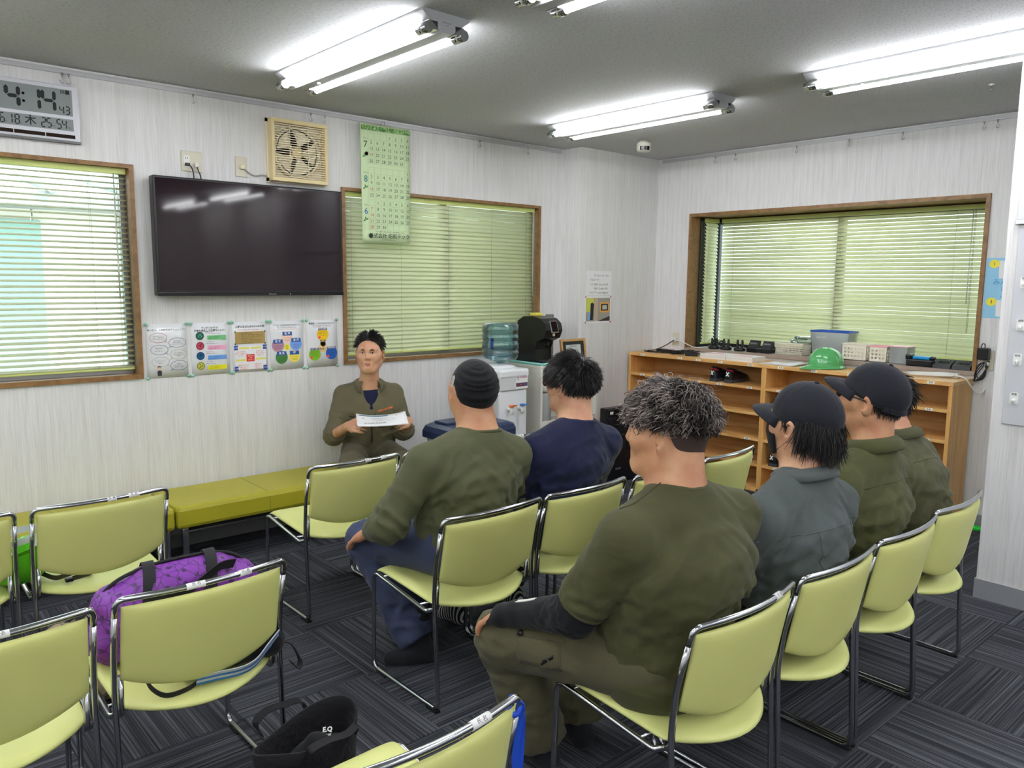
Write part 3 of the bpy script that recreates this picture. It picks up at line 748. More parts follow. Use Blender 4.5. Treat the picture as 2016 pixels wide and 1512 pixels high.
def month(top, first, days, num, mcol, holidays):
    black = []; red = []
    c0 = -.115; dx = .0465; dz = .0385; col = first; row = 0
    for d in range(1, days+1):
        (red if (col == 0 and d in holidays) else black).append((str(d), c0+col*dx, top-.03-row*dz, .029))
        col += 1
        if col == 7: col = 0; row += 1
    tag(texts('dates', black, M_ink, cal, (0, -.011, 0), Xb, Zb), kind='stuff')
    if red: tag(texts('red_dates', red, M_inkred, cal, (0, -.011, 0), Xb, Zb), kind='stuff')
    texts('month_numeral', [(num, -.158, top-.085, .06)], mcol, cal, (0, -.011, 0), Xb, Zb)
    texts('year', [('2026', -.158, top-.045, .016)], M_inkl, cal, (0, -.011, 0), Xb, Zb)
    mb = MB()
    for r in range(0, 6): mb.box((-.138, -.0112, top-.008-r*dz), (.18, -.0106, top-.0086-r*dz))
    for k in range(8): mb.box((c0-dx/2+k*dx, -.0112, top-.008), (c0-dx/2+k*dx+.0005, -.0106, top-.008-5*dz))
    mb.build('ruling', M_inkl, cal)
month(.700, 3, 31, '7', M_ink, (19,)); month(.484, 6, 29, '8', mat('teal ink', (40, 130, 130), .6), (16,)); month(.280, 1, 30, '6', M_inkblue, (7, 14, 21, 28))
mb = MB()
for cx, z, c in ((-.150, .56, 0),):
    mb.lathe([(0, -.0113), (.012, -.0113)], 14, (cx, 0, z), ax=(Vector((1,0,0)), Vector((0,0,1)), Vector((0,1,0))))
mb.build('morning_glory', mat('magenta print', (150, 40, 110), .6), cal)
mb = MB()
for z in (.545, .345, .14):
    for a in (30, 100, 200):
        r = math.radians(a); mb.prism([(0, 0), (.012*math.cos(r-.5), .012*math.sin(r-.5)), (.022*math.cos(r), .022*math.sin(r)), (.012*math.cos(r+.5), .012*math.sin(r+.5))], (-.16, -.0107, z), Xb, Zb, .0004)
mb.build('leaf_prints', mat('leaf print', (70, 130, 60), .6), cal)
texts('company_name', [('株式会社 昭和テック', .02, -.03+.07, .034, 'CENTER', .0004), ('つくる喜びと安心を未来へ 総合建設サービス', .02, .068, .011), ('TEL 000-000-0000  E-mail', .01, .017, .010)], M_ink, cal, (0, -.011, 0), Xb, Zb)
mb = MB(); mb.lathe([(.012, -.0112), (.015, -.0112)], 20, (-.125, 0, .04), ax=(Vector((1,0,0)), Vector((0,0,1)), Vector((0,1,0)))); mb.build('logo', M_ink, cal)

# ------------------------------------------------------------------ five laminated sheets under the television
M_paper = mat('white paper', (236, 236, 238), .5); M_lam = mat('laminate film', (228, 230, 232), .15, coat=.3)
M_pin = mat('mint pin', (150, 205, 180), .35); M_txt = mat('black print', (40, 40, 44), .6); M_red = mat('red print', (205, 50, 50), .6)
def pm(name, rgb): return mat(name+' print', rgb, .6)
def sheet(label, x, pw=.224, ph=.302, z=1.146):
    t = thing('laminated_sheet', label, 'poster', (x, YW, z), group='laminated sheets under the television')
    P = [[(-pw/2+pw*i/4, -.0025-.003*math.sin(PI*i/4)*math.sin(PI*j/4), -ph/2+ph*j/4) for i in range(5)] for j in range(5)]
    mb = MB(); mb.grid(P); o = mb.build('sheet', M_lam, t); so = o.modifiers.new('t', 'SOLIDIFY'); so.thickness = .001
    for sx in (-1, 1):
        for sz in (-1, 1):
            m_ = MB(); m_.lathe([(.0095, 0), (.0095, -.004), (.0085, -.006), (.004, -.0065), (.0035, -.009), (0, -.0095)], 14, (sx*(pw/2-.001), -.003, sz*(ph/2-.001)), ax=(Vector((1,0,0)), Vector((0,0,1)), Vector((0,1,0)))); m_.build('push_pin', M_pin, t)
    return t
O = (0, -.0066, 0)
def rect(mb, x, z, w, h, o=.0):
    mb.prism([(x-w/2, z-h/2), (x+w/2, z-h/2), (x+w/2, z+h/2), (x-w/2, z+h/2)], (0, -.0060-o, 0), Xb, Zb, .0003)
def disc(mb, x, z, r, o=.0, n=28):
    mb.prism([(x+r*math.cos(2*PI*k/n), z+r*math.sin(2*PI*k/n)) for k in range(n)], (0, -.0060-o, 0), Xb, Zb, .0003)
def cloud(mb, x, z, a, b, tail):
    pts = []
    for k in range(64):
        t = 2*PI*k/64; r = 1+.07*abs(math.sin(4.5*t))
        pts.append((x+a*r*math.cos(t), 0, z+b*r*math.sin(t)))
    mb.tube([(p[0], -.0064, p[2]) for p in pts], .0009, 4, closed=True)
    mb.tube([(x+tail*a*.6, -.0064, z-b*.8), (x+tail*a*1.05, -.0064, z-b*1.05), (x+tail*a*.85, -.0064, z-b*.5)], .0009, 4)
# 1 greetings
p1 = sheet('laminated sheet with six speech bubbles, leftmost of the five', 1.454)
texts('title', [('あいさつ！これだけはやりましょう！', 0, .118, .0125, 'CENTER', .0002)], M_txt, p1, O, Xb, Zb)
for (x, z, nm, rgb, tl, lines) in ((-.047, .075, 'pink', (200, 100, 110), 1, ('朝一番の印に必ず', '明るく、元気な声で', '「おはようございます」')), (.055, .045, 'slate', (90, 90, 140), -1, ('自分の方から', '相手の目を見て', '「おはようございます」')),
        (-.044, .008, 'navy', (60, 70, 110), 1, ('感謝の気持ちを', '「はい！」', '「わかりました！」')), (.06, -.022, 'khaki', (190, 195, 160), -1, ('「行ってきます！」', '「ただいま戻りました」', '元気良く')),
        (-.04, -.06, 'rose', (205, 185, 195), 1, ('「行ってらっしゃい！」', '「お帰りなさい！」', '笑顔で')), (.06, -.085, 'indigo', (70, 70, 140), -1, ('退社時は', '「お先に失礼します！」', '元気良く、笑顔で'))):
    mb = MB(); cloud(mb, x, z, .045, .026, tl); mb.build('speech_bubble', pm(nm, rgb), p1)
    texts('lettering', [(l, x, z+.009-.009*k, .0066) for k, l in enumerate(lines)], M_txt, p1, O, Xb, Zb)
mb = MB(); mb.prism([(-.059, -.138), (-.037, -.138), (-.036, -.112), (-.041, -.108), (-.055, -.108), (-.06, -.112)], (0, -.0062, 0), Xb, Zb, .0003); mb.build('drawn_vest', pm('charcoal', (60, 58, 66)), p1)
mb = MB(); disc(mb, -.048, -.097, .009, .0002); mb.build('drawn_face', pm('flesh', (235, 200, 170)), p1)
mb = MB(); mb.prism([(-.057, -.095), (-.057, -.085), (-.048, -.081), (-.039, -.085), (-.039, -.095), (-.044, -.09), (-.052, -.09)], (0, -.0068, 0), Xb, Zb, .0003); mb.build('drawn_hair', pm('brown hair', (110, 70, 50)), p1)
# 2 four coloured discs
p2 = sheet('laminated sheet with four dark coloured discs and colour bars', 1.698)
texts('title', [('マンネリはダメ！', 0, .122, .0135, 'CENTER', .0002), ('改善を意識して仕事をしよう！', 0, .107, .0135, 'CENTER', .0002)], M_txt, p2, O, Xb, Zb)
for k, (ch, dc, bc, nm, head, tcol) in enumerate((('ハ', (30, 80, 66), (120, 196, 130), 'green', ('習慣を打ち破ろう', 'もっと良い方法はないか考えよう'), (90, 190, 150)), ('イ', (150, 50, 70), (240, 170, 200), 'rose', ('いつも意識して', '仕事の目的を意識しよう'), (30, 10, 14)),
        ('ド', (10, 70, 110), (110, 165, 232), 'blue', ('どんどん試そう', '失敗を恐れず行動しよう'), (20, 20, 30)), ('ン', (150, 150, 60), (232, 226, 30), 'yellow', ('んーと考える', '前向きに工夫しよう'), (20, 20, 14)))):
    z = .077-.058*k
    mb = MB(); disc(mb, -.062, z, .0235); mb.build('disc', pm('deep '+nm, dc), p2)
    mb = MB(); disc(mb, -.062, z, .016, .0003); mb.build('disc_centre', pm('mid '+nm, tuple(min(255, int(c*1.35)) for c in dc)), p2)
    texts('disc_letter', [(ch, -.062, z, .027, 'CENTER', .0006)], pm('letter '+nm, tcol), p2, (0, -.0074, 0), Xb, Zb)
    mb = MB(); rect(mb, .035, z-.012, .11, .026); mb.build('colour_bar', pm('bar '+nm, bc), p2)
    texts('lettering', [(head[0], -.03, z+.022, .0062, 'LEFT'), (head[1], -.03, z+.012, .0062, 'LEFT'), ('小さなことから始めてみる', -.012, z-.008, .0055, 'LEFT'), ('毎日続けて習慣にする', -.012, z-.017, .0055, 'LEFT')], M_txt, p2, O, Xb, Zb)
# 3 seven conditions
p3 = sheet('laminated sheet with a brown panel and a red square, middle of the five', 1.935, .218)
texts('title', [('人財になるための7つの条件', 0, .122, .0145, 'CENTER', .0003)], M_txt, p3, O, Xb, Zb)
texts('subtitle', [('○ 目指せ、職場の人財！7つの条件を身につける', 0, .103, .0075)], M_red, p3, O, Xb, Zb)
mb = MB(); rect(mb, 0, .056, .186, .074); mb.build('brown_panel', pm('tan', (176, 148, 88)), p3)
mb = MB()
for sx in (-1, 1):
    for sz in (-1, 1): disc(mb, sx*.092, .056+sz*.036, .005, .0004)
mb.build('panel_corner', pm('bottle green', (60, 90, 70)), p3)
texts('lettering', [('一、明るい挨拶ができる人', -.07, .083, .007, 'LEFT'), ('一、素直に学び、最後まで続け、工夫できる人', -.07, .073, .007, 'LEFT'), ('一、人のせいにしない、逃げない心を持てる人', -.07, .063, .007, 'LEFT'), ('一、目配り気配りができる人', -.07, .053, .007, 'LEFT'), ('一、仕事の段取り、時間の使い方が上手な人', -.07, .043, .007, 'LEFT'), ('一、人の立場に立てる、思いやりのある人', -.07, .033, .007, 'LEFT'), ('一、夢と目標を持ち続ける人', -.07, .023, .007, 'LEFT')], M_txt, p3, O, Xb, Zb)
mb = MB(); rect(mb, 0, -.065, .19, .14); mb.build('white_field', M_paper, p3)
mb = MB()
for sx in (-1, 1):
    for z in (-.003, -.128): rect(mb, sx*.089, z, .024, .027, .0004)
mb.build('blue_square', pm('royal blue', (40, 70, 165)), p3)
texts('blue_lettering', [('人財', sx*.089, z, .012) for sx in (-1, 1) for z in (-.003, -.128)], M_white, p3, (0, -.0072, 0), Xb, Zb)
mb = MB()
for x, z, w in ((-.04, -.006, .062), (.035, -.006, .062), (-.06, -.078, .062), (.062, -.074, .062)): rect(mb, x, z, w, .0115, .0004)
mb.build('yellow_bar', pm('lemon', (232, 226, 110)), p3)
mb = MB(); rect(mb, -.002, -.066, .05, .044, .0005); mb.build('red_square', pm('scarlet', (226, 60, 48)), p3)
texts('square_lettering', [('会社の宝', -.002, -.054, .009), ('人財', -.002, -.066, .009), ('になろう', -.002, -.078, .009)], M_white, p3, (0, -.0072, 0), Xb, Zb)
texts('red_lettering', [('自ら考え行動し', -.058, -.028, .0085), ('周りから信頼される', -.058, -.04, .0085), ('人になろう', -.058, -.052, .0085), ('夢を持ち続け', .06, -.028, .0085), ('明るく前向きに', .06, -.04, .0085), ('挑戦しよう', .06, -.052, .0085), ('感謝の心を忘れず', -.045, -.108, .0085), ('仲間を大切にし', -.045, -.12, .0085), ('信頼を築こう', -.045, -.132, .0085), ('時間を守り', .045, -.106, .0085), ('約束を守って', .045, -.118, .0085), ('行動しよう', .045, -.13, .0085)], M_red, p3, (0, -.0068, 0), Xb, Zb)
# 4 five S
p4 = sheet('laminated sheet with five overlapping pastel circles and blue labels', 2.172, .218)
texts('title', [('「５Ｓ！これだけはやりなさい！」', 0, .124, .012, 'CENTER', .0002), ('なぜ、５Ｓができると仕事が早くなる？', 0, .109, .0075)], M_txt, p4, O, Xb, Zb)
texts('subtitle', [('それは、ムリ・ムダがなくなり、動きが早く確実になるからです。', 0, .098, .0058)], M_red, p4, O, Xb, Zb)
CI = ((0, .048, .038, 'peach', (250, 215, 195), '整 理'), (-.062, 0, .04, 'mauve', (190, 140, 160), '整 頓'), (.057, .005, .039, 'sky', (120, 165, 235), '清 掃'), (-.04, -.075, .04, 'leaf', (120, 195, 150), '清 潔'), (.045, -.072, .037, 'lemon yellow', (248, 232, 90), '躾'))
for i, (x, z, r, nm, rgb, ch) in enumerate(CI):
    mb = MB(); disc(mb, x, z, r, .0002*i); mb.build('circle', pm(nm, rgb), p4)
    mb = MB(); rect(mb, x, z+r*.62, .062, .024, .0016); mb.build('label_plate', pm('label blue', (40, 92, 170)), p4)
    texts('label_lettering', [(ch, x, z+r*.62, .017, 'CENTER', .0003)], M_white, p4, (0, -.0082, 0), Xb, Zb)
    texts('lettering', [('いらない物を捨てる' if i == 0 else 'ルールを守り続ける', x, z-.004, .0065), ('必要な物と不要な物', x, z-.015, .0048), ('に分けて処分する', x, z-.021, .0048)], M_txt, p4, (0, -.0076, 0), Xb, Zb)
mb = MB(); disc(mb, -.003, -.013, .019, .0012); mb.build('circle', pm('bright yellow', (250, 236, 60)), p4)
texts('lettering', [('職場の', -.003, -.006, .007), ('５Ｓ', -.003, -.014, .007), ('活動', -.003, -.022, .007)], M_txt, p4, (0, -.0078, 0), Xb, Zb)
# 5 report, contact, consult
p5 = sheet('laminated sheet with three bright discs in a triangle, rightmost of the five', 2.412, .215)
texts('title', [('報連相！これだけはやりなさい！', 0, .128, .0125, 'CENTER', .0002), ('なぜ、社会人は報告、連絡、相談が大切か？', 0, .113, .0068)], M_txt, p5, O, Xb, Zb)
texts('subtitle', [('それは、信頼関係を築くことになるからです。', 0, .105, .0058)], M_red, p5, O, Xb, Zb)
mb = MB(); mb.prism([(-.035, -.055), (.042, -.055), (.022, .01), (-.014, .01)], (0, -.006, 0), Xb, Zb, .0003); disc(mb, .004, -.002, .018); mb.build('drawn_figure', pm('sand', (236, 205, 150)), p5)
for x, z, nm, rgb, ch in ((.003, .058, 'amber', (245, 200, 20), '報告の基本'), (-.055, -.068, 'grass', (130, 190, 40), '連絡の基本'), (.063, -.065, 'cobalt', (40, 100, 190), '相談の基本')):
    mb = MB(); disc(mb, x, z, .041, .0003); mb.build('disc', pm(nm, rgb), p5)
    mb = MB(); rect(mb, x, z+.034, .06, .014, .0008); mb.build('label_plate', pm('navy label', (50, 80, 140)), p5)
    texts('label_lettering', [(ch, x, z+.034, .01, 'CENTER', .0002)], M_white, p5, (0, -.0072, 0), Xb, Zb)
    texts('lettering', [('悪い報告ほど早くする', x, z+.015, .006), ('結論から先に伝える', x, z+.004, .006), ('こまめに確認する', x, z-.008, .006)], M_txt, p5, (0, -.0068, 0), Xb, Zb)
    mb = MB(); disc(mb, x-.024, z-.02, .009, .0008); mb.build('stamp', pm('coral', (240, 90, 60)), p5)
texts('figure_lettering', [('報連相', .004, .016, .0125, 'CENTER', .0004), ('の', .004, -.006, .012), ('極', -.014, -.036, .016), ('意', .004, -.036, .016), ('！', .022, -.036, .016)], M_txt, p5, (0, -.0068, 0), Xb, Zb)
# ------------------------------------------------------------------ shoe shelf under the bay window
M_pine = wood('honey pine', (232, 186, 116), (208, 152, 86), (1, .25, 1), 10); M_pinev = wood('honey pine upright', (230, 180, 108), (206, 146, 78), (1, 1, .12), 14)
M_ply = wood('plywood back', (198, 156, 98), (168, 122, 70), (1, .12, 1.6), 8)
SX0, SX1, SY0, SY1, SH = 5.18, 5.512, 1.79, 4.365, .965
sh = thing('shoe_shelf', 'long open pine shoe shelf under the bay window', 'shelf', (5.346, 3.0775, 0))
def L_(x, y, z): return (x-5.346, y-3.0775, z)
MB().box(L_(SX0-.004, SY0-.004, SH-.026), L_(SX1, SY1, SH), .002).build('top_board', M_pine, sh)
for y in (SY0, SY1-.024): MB().box(L_(SX0, y, 0), L_(SX1, y+.024, SH-.026), .0015).build('side_panel', M_pinev, sh)
MB().box(L_(SX0, 3.058, .02), L_(SX1-.01, 3.097, SH-.026), .0015).build('divider', M_pinev, sh)
for (y0, y1) in ((SY0+.024, 3.058), (3.097, SY1-.024)):
    for k in range(5):
        z = .193*k
        b = MB().box(L_(SX0+.002, y0, z if k else 0), L_(SX1-.01, y1, z+.02 if k else .03)).build('shelf_board', M_pine, sh)
        if k == 0: continue
MB().box(L_(SX1-.01, SY0+.024, 0), L_(SX1-.004, SY1-.024, SH-.026)).build('back_panel', M_ply, sh)
M_stick = mat('white sticker', (240, 240, 236), .5)
NAMES = ['氏 名']*20
ni = 0
for k in range(1, 6):
    for y in (4.213, 3.83, 3.654, 3.453, 3.19, 2.944, 2.689, 2.43, 2.18, 1.918):
        if random.random() < .12: continue
        z = .193*k+.010 if k < 5 else SH-.013
        st = MB().box(L_(SX0-.0052, y-.021, z-.0075), L_(SX0-.0038 if k == 5 else SX0+.002, y+.021, z+.0075)).build('name_sticker', M_stick, sh)
        texts('lettering', [(NAMES[ni % 20], 0, 0, .011, 'CENTER', .0003)], M_txt, st, L_(SX0-.0054, y, z), (0, -1, 0), (0, 0, 1), .0003); ni += 1
# ------------------------------------------------------------------ shoes
M_shoe = mat('black shoe leather', (22, 22, 25), .4, bump=.2, bscale=90); M_sole = mat('dark grey sole', (62, 62, 68), .6); M_lin = mat('red lining', (190, 32, 56), .7)
def shoe_proto():
    t = thing('work_shoe', 'x', 'shoe')
    # outline along +x (heel at 0, toe at .28): half width, top height
    st = [(0, .020, .060), (.008, .030, .070), (.03, .036, .078), (.07, .038, .072), (.11, .038, .066), (.15, .042, .062), (.19, .046, .050), (.23, .044, .038), (.258, .034, .030), (.272, .018, .022)]
    sole = MB(); pts = [(x-.003 if i == 0 else x, w+.003) for i, (x, w, h) in enumerate(st)]
    poly = [(x, -w) for x, w in pts] + [(x, w) for x, w in reversed(pts)]
    sole.prism(poly, (0, 0, 0), (1, 0, 0), (0, 1, 0), .024); sole.build('sole', M_sole, t)
    P = []
    for (x, w, h) in st:
        P.append([(x, w*math.cos(a)*(1 if abs(math.cos(a)) < .8 else 1), .022 + (h-.0)*max(0, math.sin(a))**.75) for a in [PI*k/12 for k in range(13)]])
    up = MB(); up.grid(P, flip=True); up._add([P[0][k] for k in range(13)], [tuple(range(13))]); up.build('upper', M_shoe, t, recalc=True)
    mb = MB(); ring = [(.062+.05*math.cos(a), .026*math.sin(a), .098-.012*math.cos(a)) for a in [2*PI*k/24 for k in range(24)]]
    mb.tube(ring, .008, 6, closed=True); mb.build('collar', M_shoe, t)
    mb = MB(); mb.tube([(.03+.004, -.029, .088), (.022, -.016, .095), (.019, 0, .097), (.022, .016, .095), (.034, .029, .088)], .0065, 6); mb.build('lining', M_lin, t)
    mb = MB(); mb.prism([(.05*math.cos(a)*.9+.062, .024*math.sin(a)) for a in [2*PI*k/20 for k in range(20)]], (0, 0, .094), (1, 0, 0), (0, 1, 0), .002); mb.build('opening', mat('shoe inside', (8, 8, 9), .9), t)
    mb = MB()
    for (a, b) in (((-.011, .052), (.011, .082)), ((.011, .052), (-.011, .082))):
        A = Vector((-.0045, a[0], a[1])); B = Vector((.0012, b[0], b[1])); d = (B-A).normalized()
        mb.strap([A, A.lerp(B, .5)+Vector((-.0015, 0, 0)), B], [Vector((0, 1, 0))]*3, .007, .0025)
    mb.build('heel_mark', M_white, t)
    mb = MB()
    for k in range(4): mb.tube([(.125+.018*k, -.022, .078-.004*k), (.13+.018*k, 0, .086-.0055*k), (.125+.018*k, .022, .078-.004*k)], .003, 5)
    mb.build('laces', M_black, t); return t
sp = shoe_proto()
for i, (x, y, z, a, lb) in enumerate(((5.20, 3.535, .793, -.06, 'black work shoe on the top left shelf, left of its pair'), (5.205, 3.400, .793, .05, 'black work shoe on the top left shelf, right of its pair'), (5.21, 2.995, .599, 0, 'single black work shoe beside the divider, under a cap brim'),
        (5.20, 2.990, .213, -.05, 'black work shoe low beside the divider, left of its pair'), (5.205, 2.890, .213, .04, 'black work shoe low near the divider, right of its pair'))):
    o = sp if i == 0 else copy_tree(sp); o.location = (x, y, z); o.rotation_euler = (0, 0, a); o['label'] = lb; o['group'] = 'black work shoes on the shelf'
# ------------------------------------------------------------------ things on the shelf and on the window sill
ZS, ZW = SH, 1.011
def pitch(o): return o
M_box = mat('white card box', (228, 224, 220), .6); M_pink = mat('pink label', (240, 70, 150), .5)
for k, (y0, y1, lb) in enumerate(((3.435, 3.665, 'flat white carton with a pink label, left of the two'), (3.20, 3.43, 'flat white carton with a pink label, right of the two'))):
    b = thing('carton', lb, 'box', (5.30, (y0+y1)/2, ZS), group='flat white cartons'); h = (y1-y0)/2
    MB().box((-.085, -h, 0), (.10, h, .038), .001).build('body', M_box, b)
    MB().box((-.02, -h*.55, .038), (.004, h*.75, .0388)).build('label', M_pink, b)
    MB().box((-.0856, -h+.004, .018), (-.085, h-.004, .019)).build('lid_edge', mat('card edge', (180, 176, 170), .7), b)
# twin-prong radio chargers
def charger(lb, x, y):
    t = thing('radio_charger', lb, 'charger', (x, y, ZW), group='two-pronged radio chargers')
    prof = [(.048, 0), (.05, .006), (.05, .018), (.044, .026), (.03, .03), (0, .03)]
    MB().lathe(prof, 20, (0, 0, 0), sx=.8, sy=1).build('base', M_black, t)
    for s in (-1, 1):
        mb = MB(); P = [[(.016*math.cos(a)*(1-.45*k/4), s*.022+.012*math.sin(a)*(1-.35*k/4), .024+.064*k/4) for a in [2*PI*j/10 for j in range(10)]] for k in range(5)]
        mb.grid(P, closed_u=True); mb._add(P[-1], [tuple(range(10))]); mb.build('prong', M_black, t)
    texts('lettering', [('CHARGER', 0, 0, .006)], mat('grey print', (150, 150, 155), .5), t, (-.0405, 0, .012), (0, -1, 0), (0, 0, 1))
charger('two-pronged black charger on the sill, leftmost of three', 5.60, 3.80); charger('two-pronged black charger on the sill, middle of three', 5.60, 3.685); charger('two-pronged black charger on the sill, rightmost of three', 5.60, 3.555)
for y, lb in ((3.425, 'square black charging dock on the sill, left of two'), (3.305, 'square black charging dock on the sill, right of two')):
    t = thing('charging_dock', lb, 'charger', (5.60, y, ZW), group='square charging docks')
    MB().box((-.045, -.045, 0), (.04, .045, .03), .004).build('base', M_black, t)
    MB().prism([(-.03, .03), (.02, .03), (.032, .09), (.012, .092)], (0, .042, 0), (1, 0, 0), (0, 0, 1), .084).build('cradle', mat('charcoal plastic', (44, 46, 50), .45), t, recalc=True)
    MB().box((-.012, -.03, .062), (-.008, .03, .075)).build('label', mat('grey tag', (120, 122, 126), .5), t)
# baskets and boxes
def crate(name, lb, cat, x, y, w, d, h, m, hole, z=ZW, rim=None, cell=.02, parts=True):
    """open basket with lattice walls: uprights and rings"""
    t = thing(name, lb, cat, (x, y, z)); s = .88
    MB().box((-w/2*s, -d/2*s, 0), (w/2*s, d/2*s, .004)).build('base', m, t)
    mb = MB()
    def wall(a, b, nn):
        for i in range(nn+1):
            f = i/nn; p = Vector(a).lerp(Vector(b), f); mb.tube([(p.x*s, p.y*s, .002), (p.x, p.y, h)], hole, 4)
    nx = max(2, int(w/cell)); ny = max(2, int(d/cell))
    A, B, C, D_ = (-w/2, -d/2, 0), (w/2, -d/2, 0), (w/2, d/2, 0), (-w/2, d/2, 0)
    wall(A, B, nx); wall(B, C, ny); wall(C, D_, nx); wall(D_, A, ny)
    nz = max(2, int(h/cell))
    for i in range(nz+1):
        f = i/nz; q = s+(1-s)*f; mb.tube([(p[0]*q, p[1]*q, h*f if i else .003) for p in (A, B, C, D_)], hole, 4, closed=True, smooth=False)
    tag(mb.build('lattice', m, t), kind='stuff')
    mb = MB(); mb.tube([(p[0], p[1], h) for p in (A, B, C, D_)], .005, 6, closed=True, smooth=False); mb.build('rim', rim or m, t)
    return t
M_ivory = mat('ivory plastic', (236, 230, 214), .4); M_clear = clear_mat('clear plastic', (236, 244, 248), .08, .08, .15); M_frost = clear_mat('frosted plastic', (246, 250, 252), .06, .2, .45, (246, 248, 250))
crate('wire_basket', 'low ivory mesh basket left of the green helmet', 'basket', 5.66, 3.12, .14, .24, .085, M_ivory, .0022, cell=.0125)
def holed_box(name, lb, x, y, w, d, h, m, rim=None):
    """ivory box whose walls carry rows of round holes (panels of strips between real holes)"""
    t = thing(name, lb, 'basket', (x, y, ZW))
    MB().box((-w/2, -d/2, 0), (w/2, d/2, .004)).build('base', m, t)
    def panel(nm, org, X, L):
        X = Vector(X); nh = int(L/.026); nz = int((h-.02)/.026); bm = bmesh.new(); mb = MB()
        ex = (L-nh*.026)/2; ez = (h-nz*.026)/2; org = Vector(org); Z = Vector((0, 0, 1)); N = X.cross(Z)
        def P(u, v): return org+X*u+Z*v
        for (u0, u1, v0, v1) in ((0, L, 0, ez), (0, L, h-ez, h), (0, ex, ez, h-ez), (L-ex, L, ez, h-ez)):
            mb._add([P(u0, v0), P(u1, v0), P(u1, v1), P(u0, v1)], [(0, 1, 2, 3)])
        for i in range(nh):
            for j in range(nz):
                cu, cv = ex+.026*(i+.5), ez+.026*(j+.5); sq = []; ci = []
                for k in range(12):
                    a = 2*PI*k/12+PI/12; q = .013/max(abs(math.cos(a)), abs(math.sin(a)))
                    sq.append(P(cu+q*math.cos(a), cv+q*math.sin(a))); ci.append(P(cu+.0085*math.cos(a), cv+.0085*math.sin(a)))
                mb._add(sq+ci, [(k, (k+1) % 12, 12+(k+1) % 12, 12+k) for k in range(12)])
        o = mb.build(nm, m, t); so = o.modifiers.new('t', 'SOLIDIFY'); so.thickness = .002
    panel('side_wall', (-w/2, d/2, 0), (0, -1, 0), d); panel('side_wall', (w/2, -d/2, 0), (0, 1, 0), d)
    panel('end_wall', (-w/2, -d/2, 0), (1, 0, 0), w); panel('end_wall', (w/2, d/2, 0), (-1, 0, 0), w)
    mb = MB(); mb.tube([(-w/2, -d/2, h), (w/2, -d/2, h), (w/2, d/2, h), (-w/2, d/2, h)], .005, 6, closed=True, smooth=False); mb.build('rim', rim or m, t); return t
holed_box('holed_basket', 'ivory basket with round holes, right of the green helmet', 5.66, 2.61, .14, .18, .115, M_ivory)
holed_box('holed_basket', 'ivory basket with round holes under a pink lid', 5.655, 2.435, .14, .12, .11, M_ivory, mat('pink rim', (240, 170, 185), .4))
pl = thing('clear_box', 'clear plastic box beside the pink-lidded basket', 'box', (5.67, 2.305, ZW))
mb = MB()
for (a, b) in (((-.06, -.055, 0), (.06, .055, .004)), ((-.065, -.06, 0), (-.062, .06, .115)), ((.062, -.06, 0), (.065, .06, .115)), ((-.062, -.06, 0), (.062, -.057, .115)), ((-.062, .057, 0), (.062, .06, .115))): mb.box(a, b)
mb.build('body', M_frost, pl); MB().box((-.07, -.065, .115), (.07, .065, .121), .002).build('lid', mat('pale pink lid', (244, 190, 200), .4), pl)
bc = thing('storage_bin', 'large clear storage bin with a blue rim behind the helmet', 'box', (5.75, 2.845, ZW))
mb = MB(); w, d, h = .15, .30, .19; s = .88
P = [[(x*q, y*q, z) for (x, y) in ((-w/2, -d/2), (w/2, -d/2), (w/2, d/2), (-w/2, d/2))] for (q, z) in ((s, .004), (1, h), (.975, h), (s-.02, .008))]
mb.grid(P, closed_u=True, smooth=False); mb._add(P[0], [(3, 2, 1, 0)]); mb.build('body', M_frost, bc)
mb = MB(); mb.tube([(-w/2, -d/2, h), (w/2, -d/2, h), (w/2, d/2, h), (-w/2, d/2, h)], .006, 6, closed=True, smooth=False); mb.build('rim', mat('blue plastic', (40, 90, 190), .35), bc)
texts('lettering', [('WRAP LOCK', 0, 0, .014)], M_white, bc, (-.0785, .06, .145), (0, -1, 0), (0, 0, 1), .002)
MB().box((-.02, -.14, .02), (.02, .0, .09), .004).build('contents', M_ivory, bc)
fb = thing('food_container', 'small clear food container on the ivory mesh basket', 'box', (5.69, 3.06, ZW+.0905))
MB().box((-.06, -.075, 0), (.06, .075, .03), .008).build('body', M_clear, fb); MB().box((-.045, -.055, .03), (.045, .055, .052), .012).build('dome', M_clear, fb)
# green helmet on the shelf edge
M_hgreen = mat('gloss green shell', (92, 178, 108), .14, coat=.5)
def helmet(name, lb, loc, rx, ry, rz, m, sc=1.0):
    t = thing(name, lb, 'helmet', loc); t.rotation_euler = (rx, ry, rz); t.scale = (sc, sc, sc)
    P = []
    for i in range(13):
        a = PI/2*i/12; row = []
        for k in range(40):
            b = 2*PI*k/40; rid = .004*math.exp(-((abs(math.sin(b))*.9)/.12)**2)*math.sin(a)
            r = (.108+rid)*math.cos(a)**.82 if i < 12 else .0004
            row.append((r*1.16*math.cos(b), r*math.sin(b), .02+.125*math.sin(a)**.95+rid*.6))
        P.append(row)
    mb = MB(); mb.grid(P, closed_u=True); mb.build('shell', m, t)
    brim = []
    for i in range(4):
        row = []
        for k in range(40):
            b = 2*PI*k/40; f = max(0, math.cos(b))**3; e = [0, .012+.045*f, .014+.047*f, 0][i]; zz = [.02, .006-.006*f, .003-.006*f, .016][i]
            r = .108+e if i < 3 else .104
            row.append((r*1.16*math.cos(b), r*math.sin(b), zz))
        brim.append(row)
    mb = MB(); mb.grid(brim, closed_u=True, flip=True); mb.build('brim', m, t)
    return t
helmet('safety_helmet', 'glossy green safety helmet on the shelf top', (5.33, 2.685, ZS+.001), 0, 0, math.radians(150), M_hgreen, 1.0)
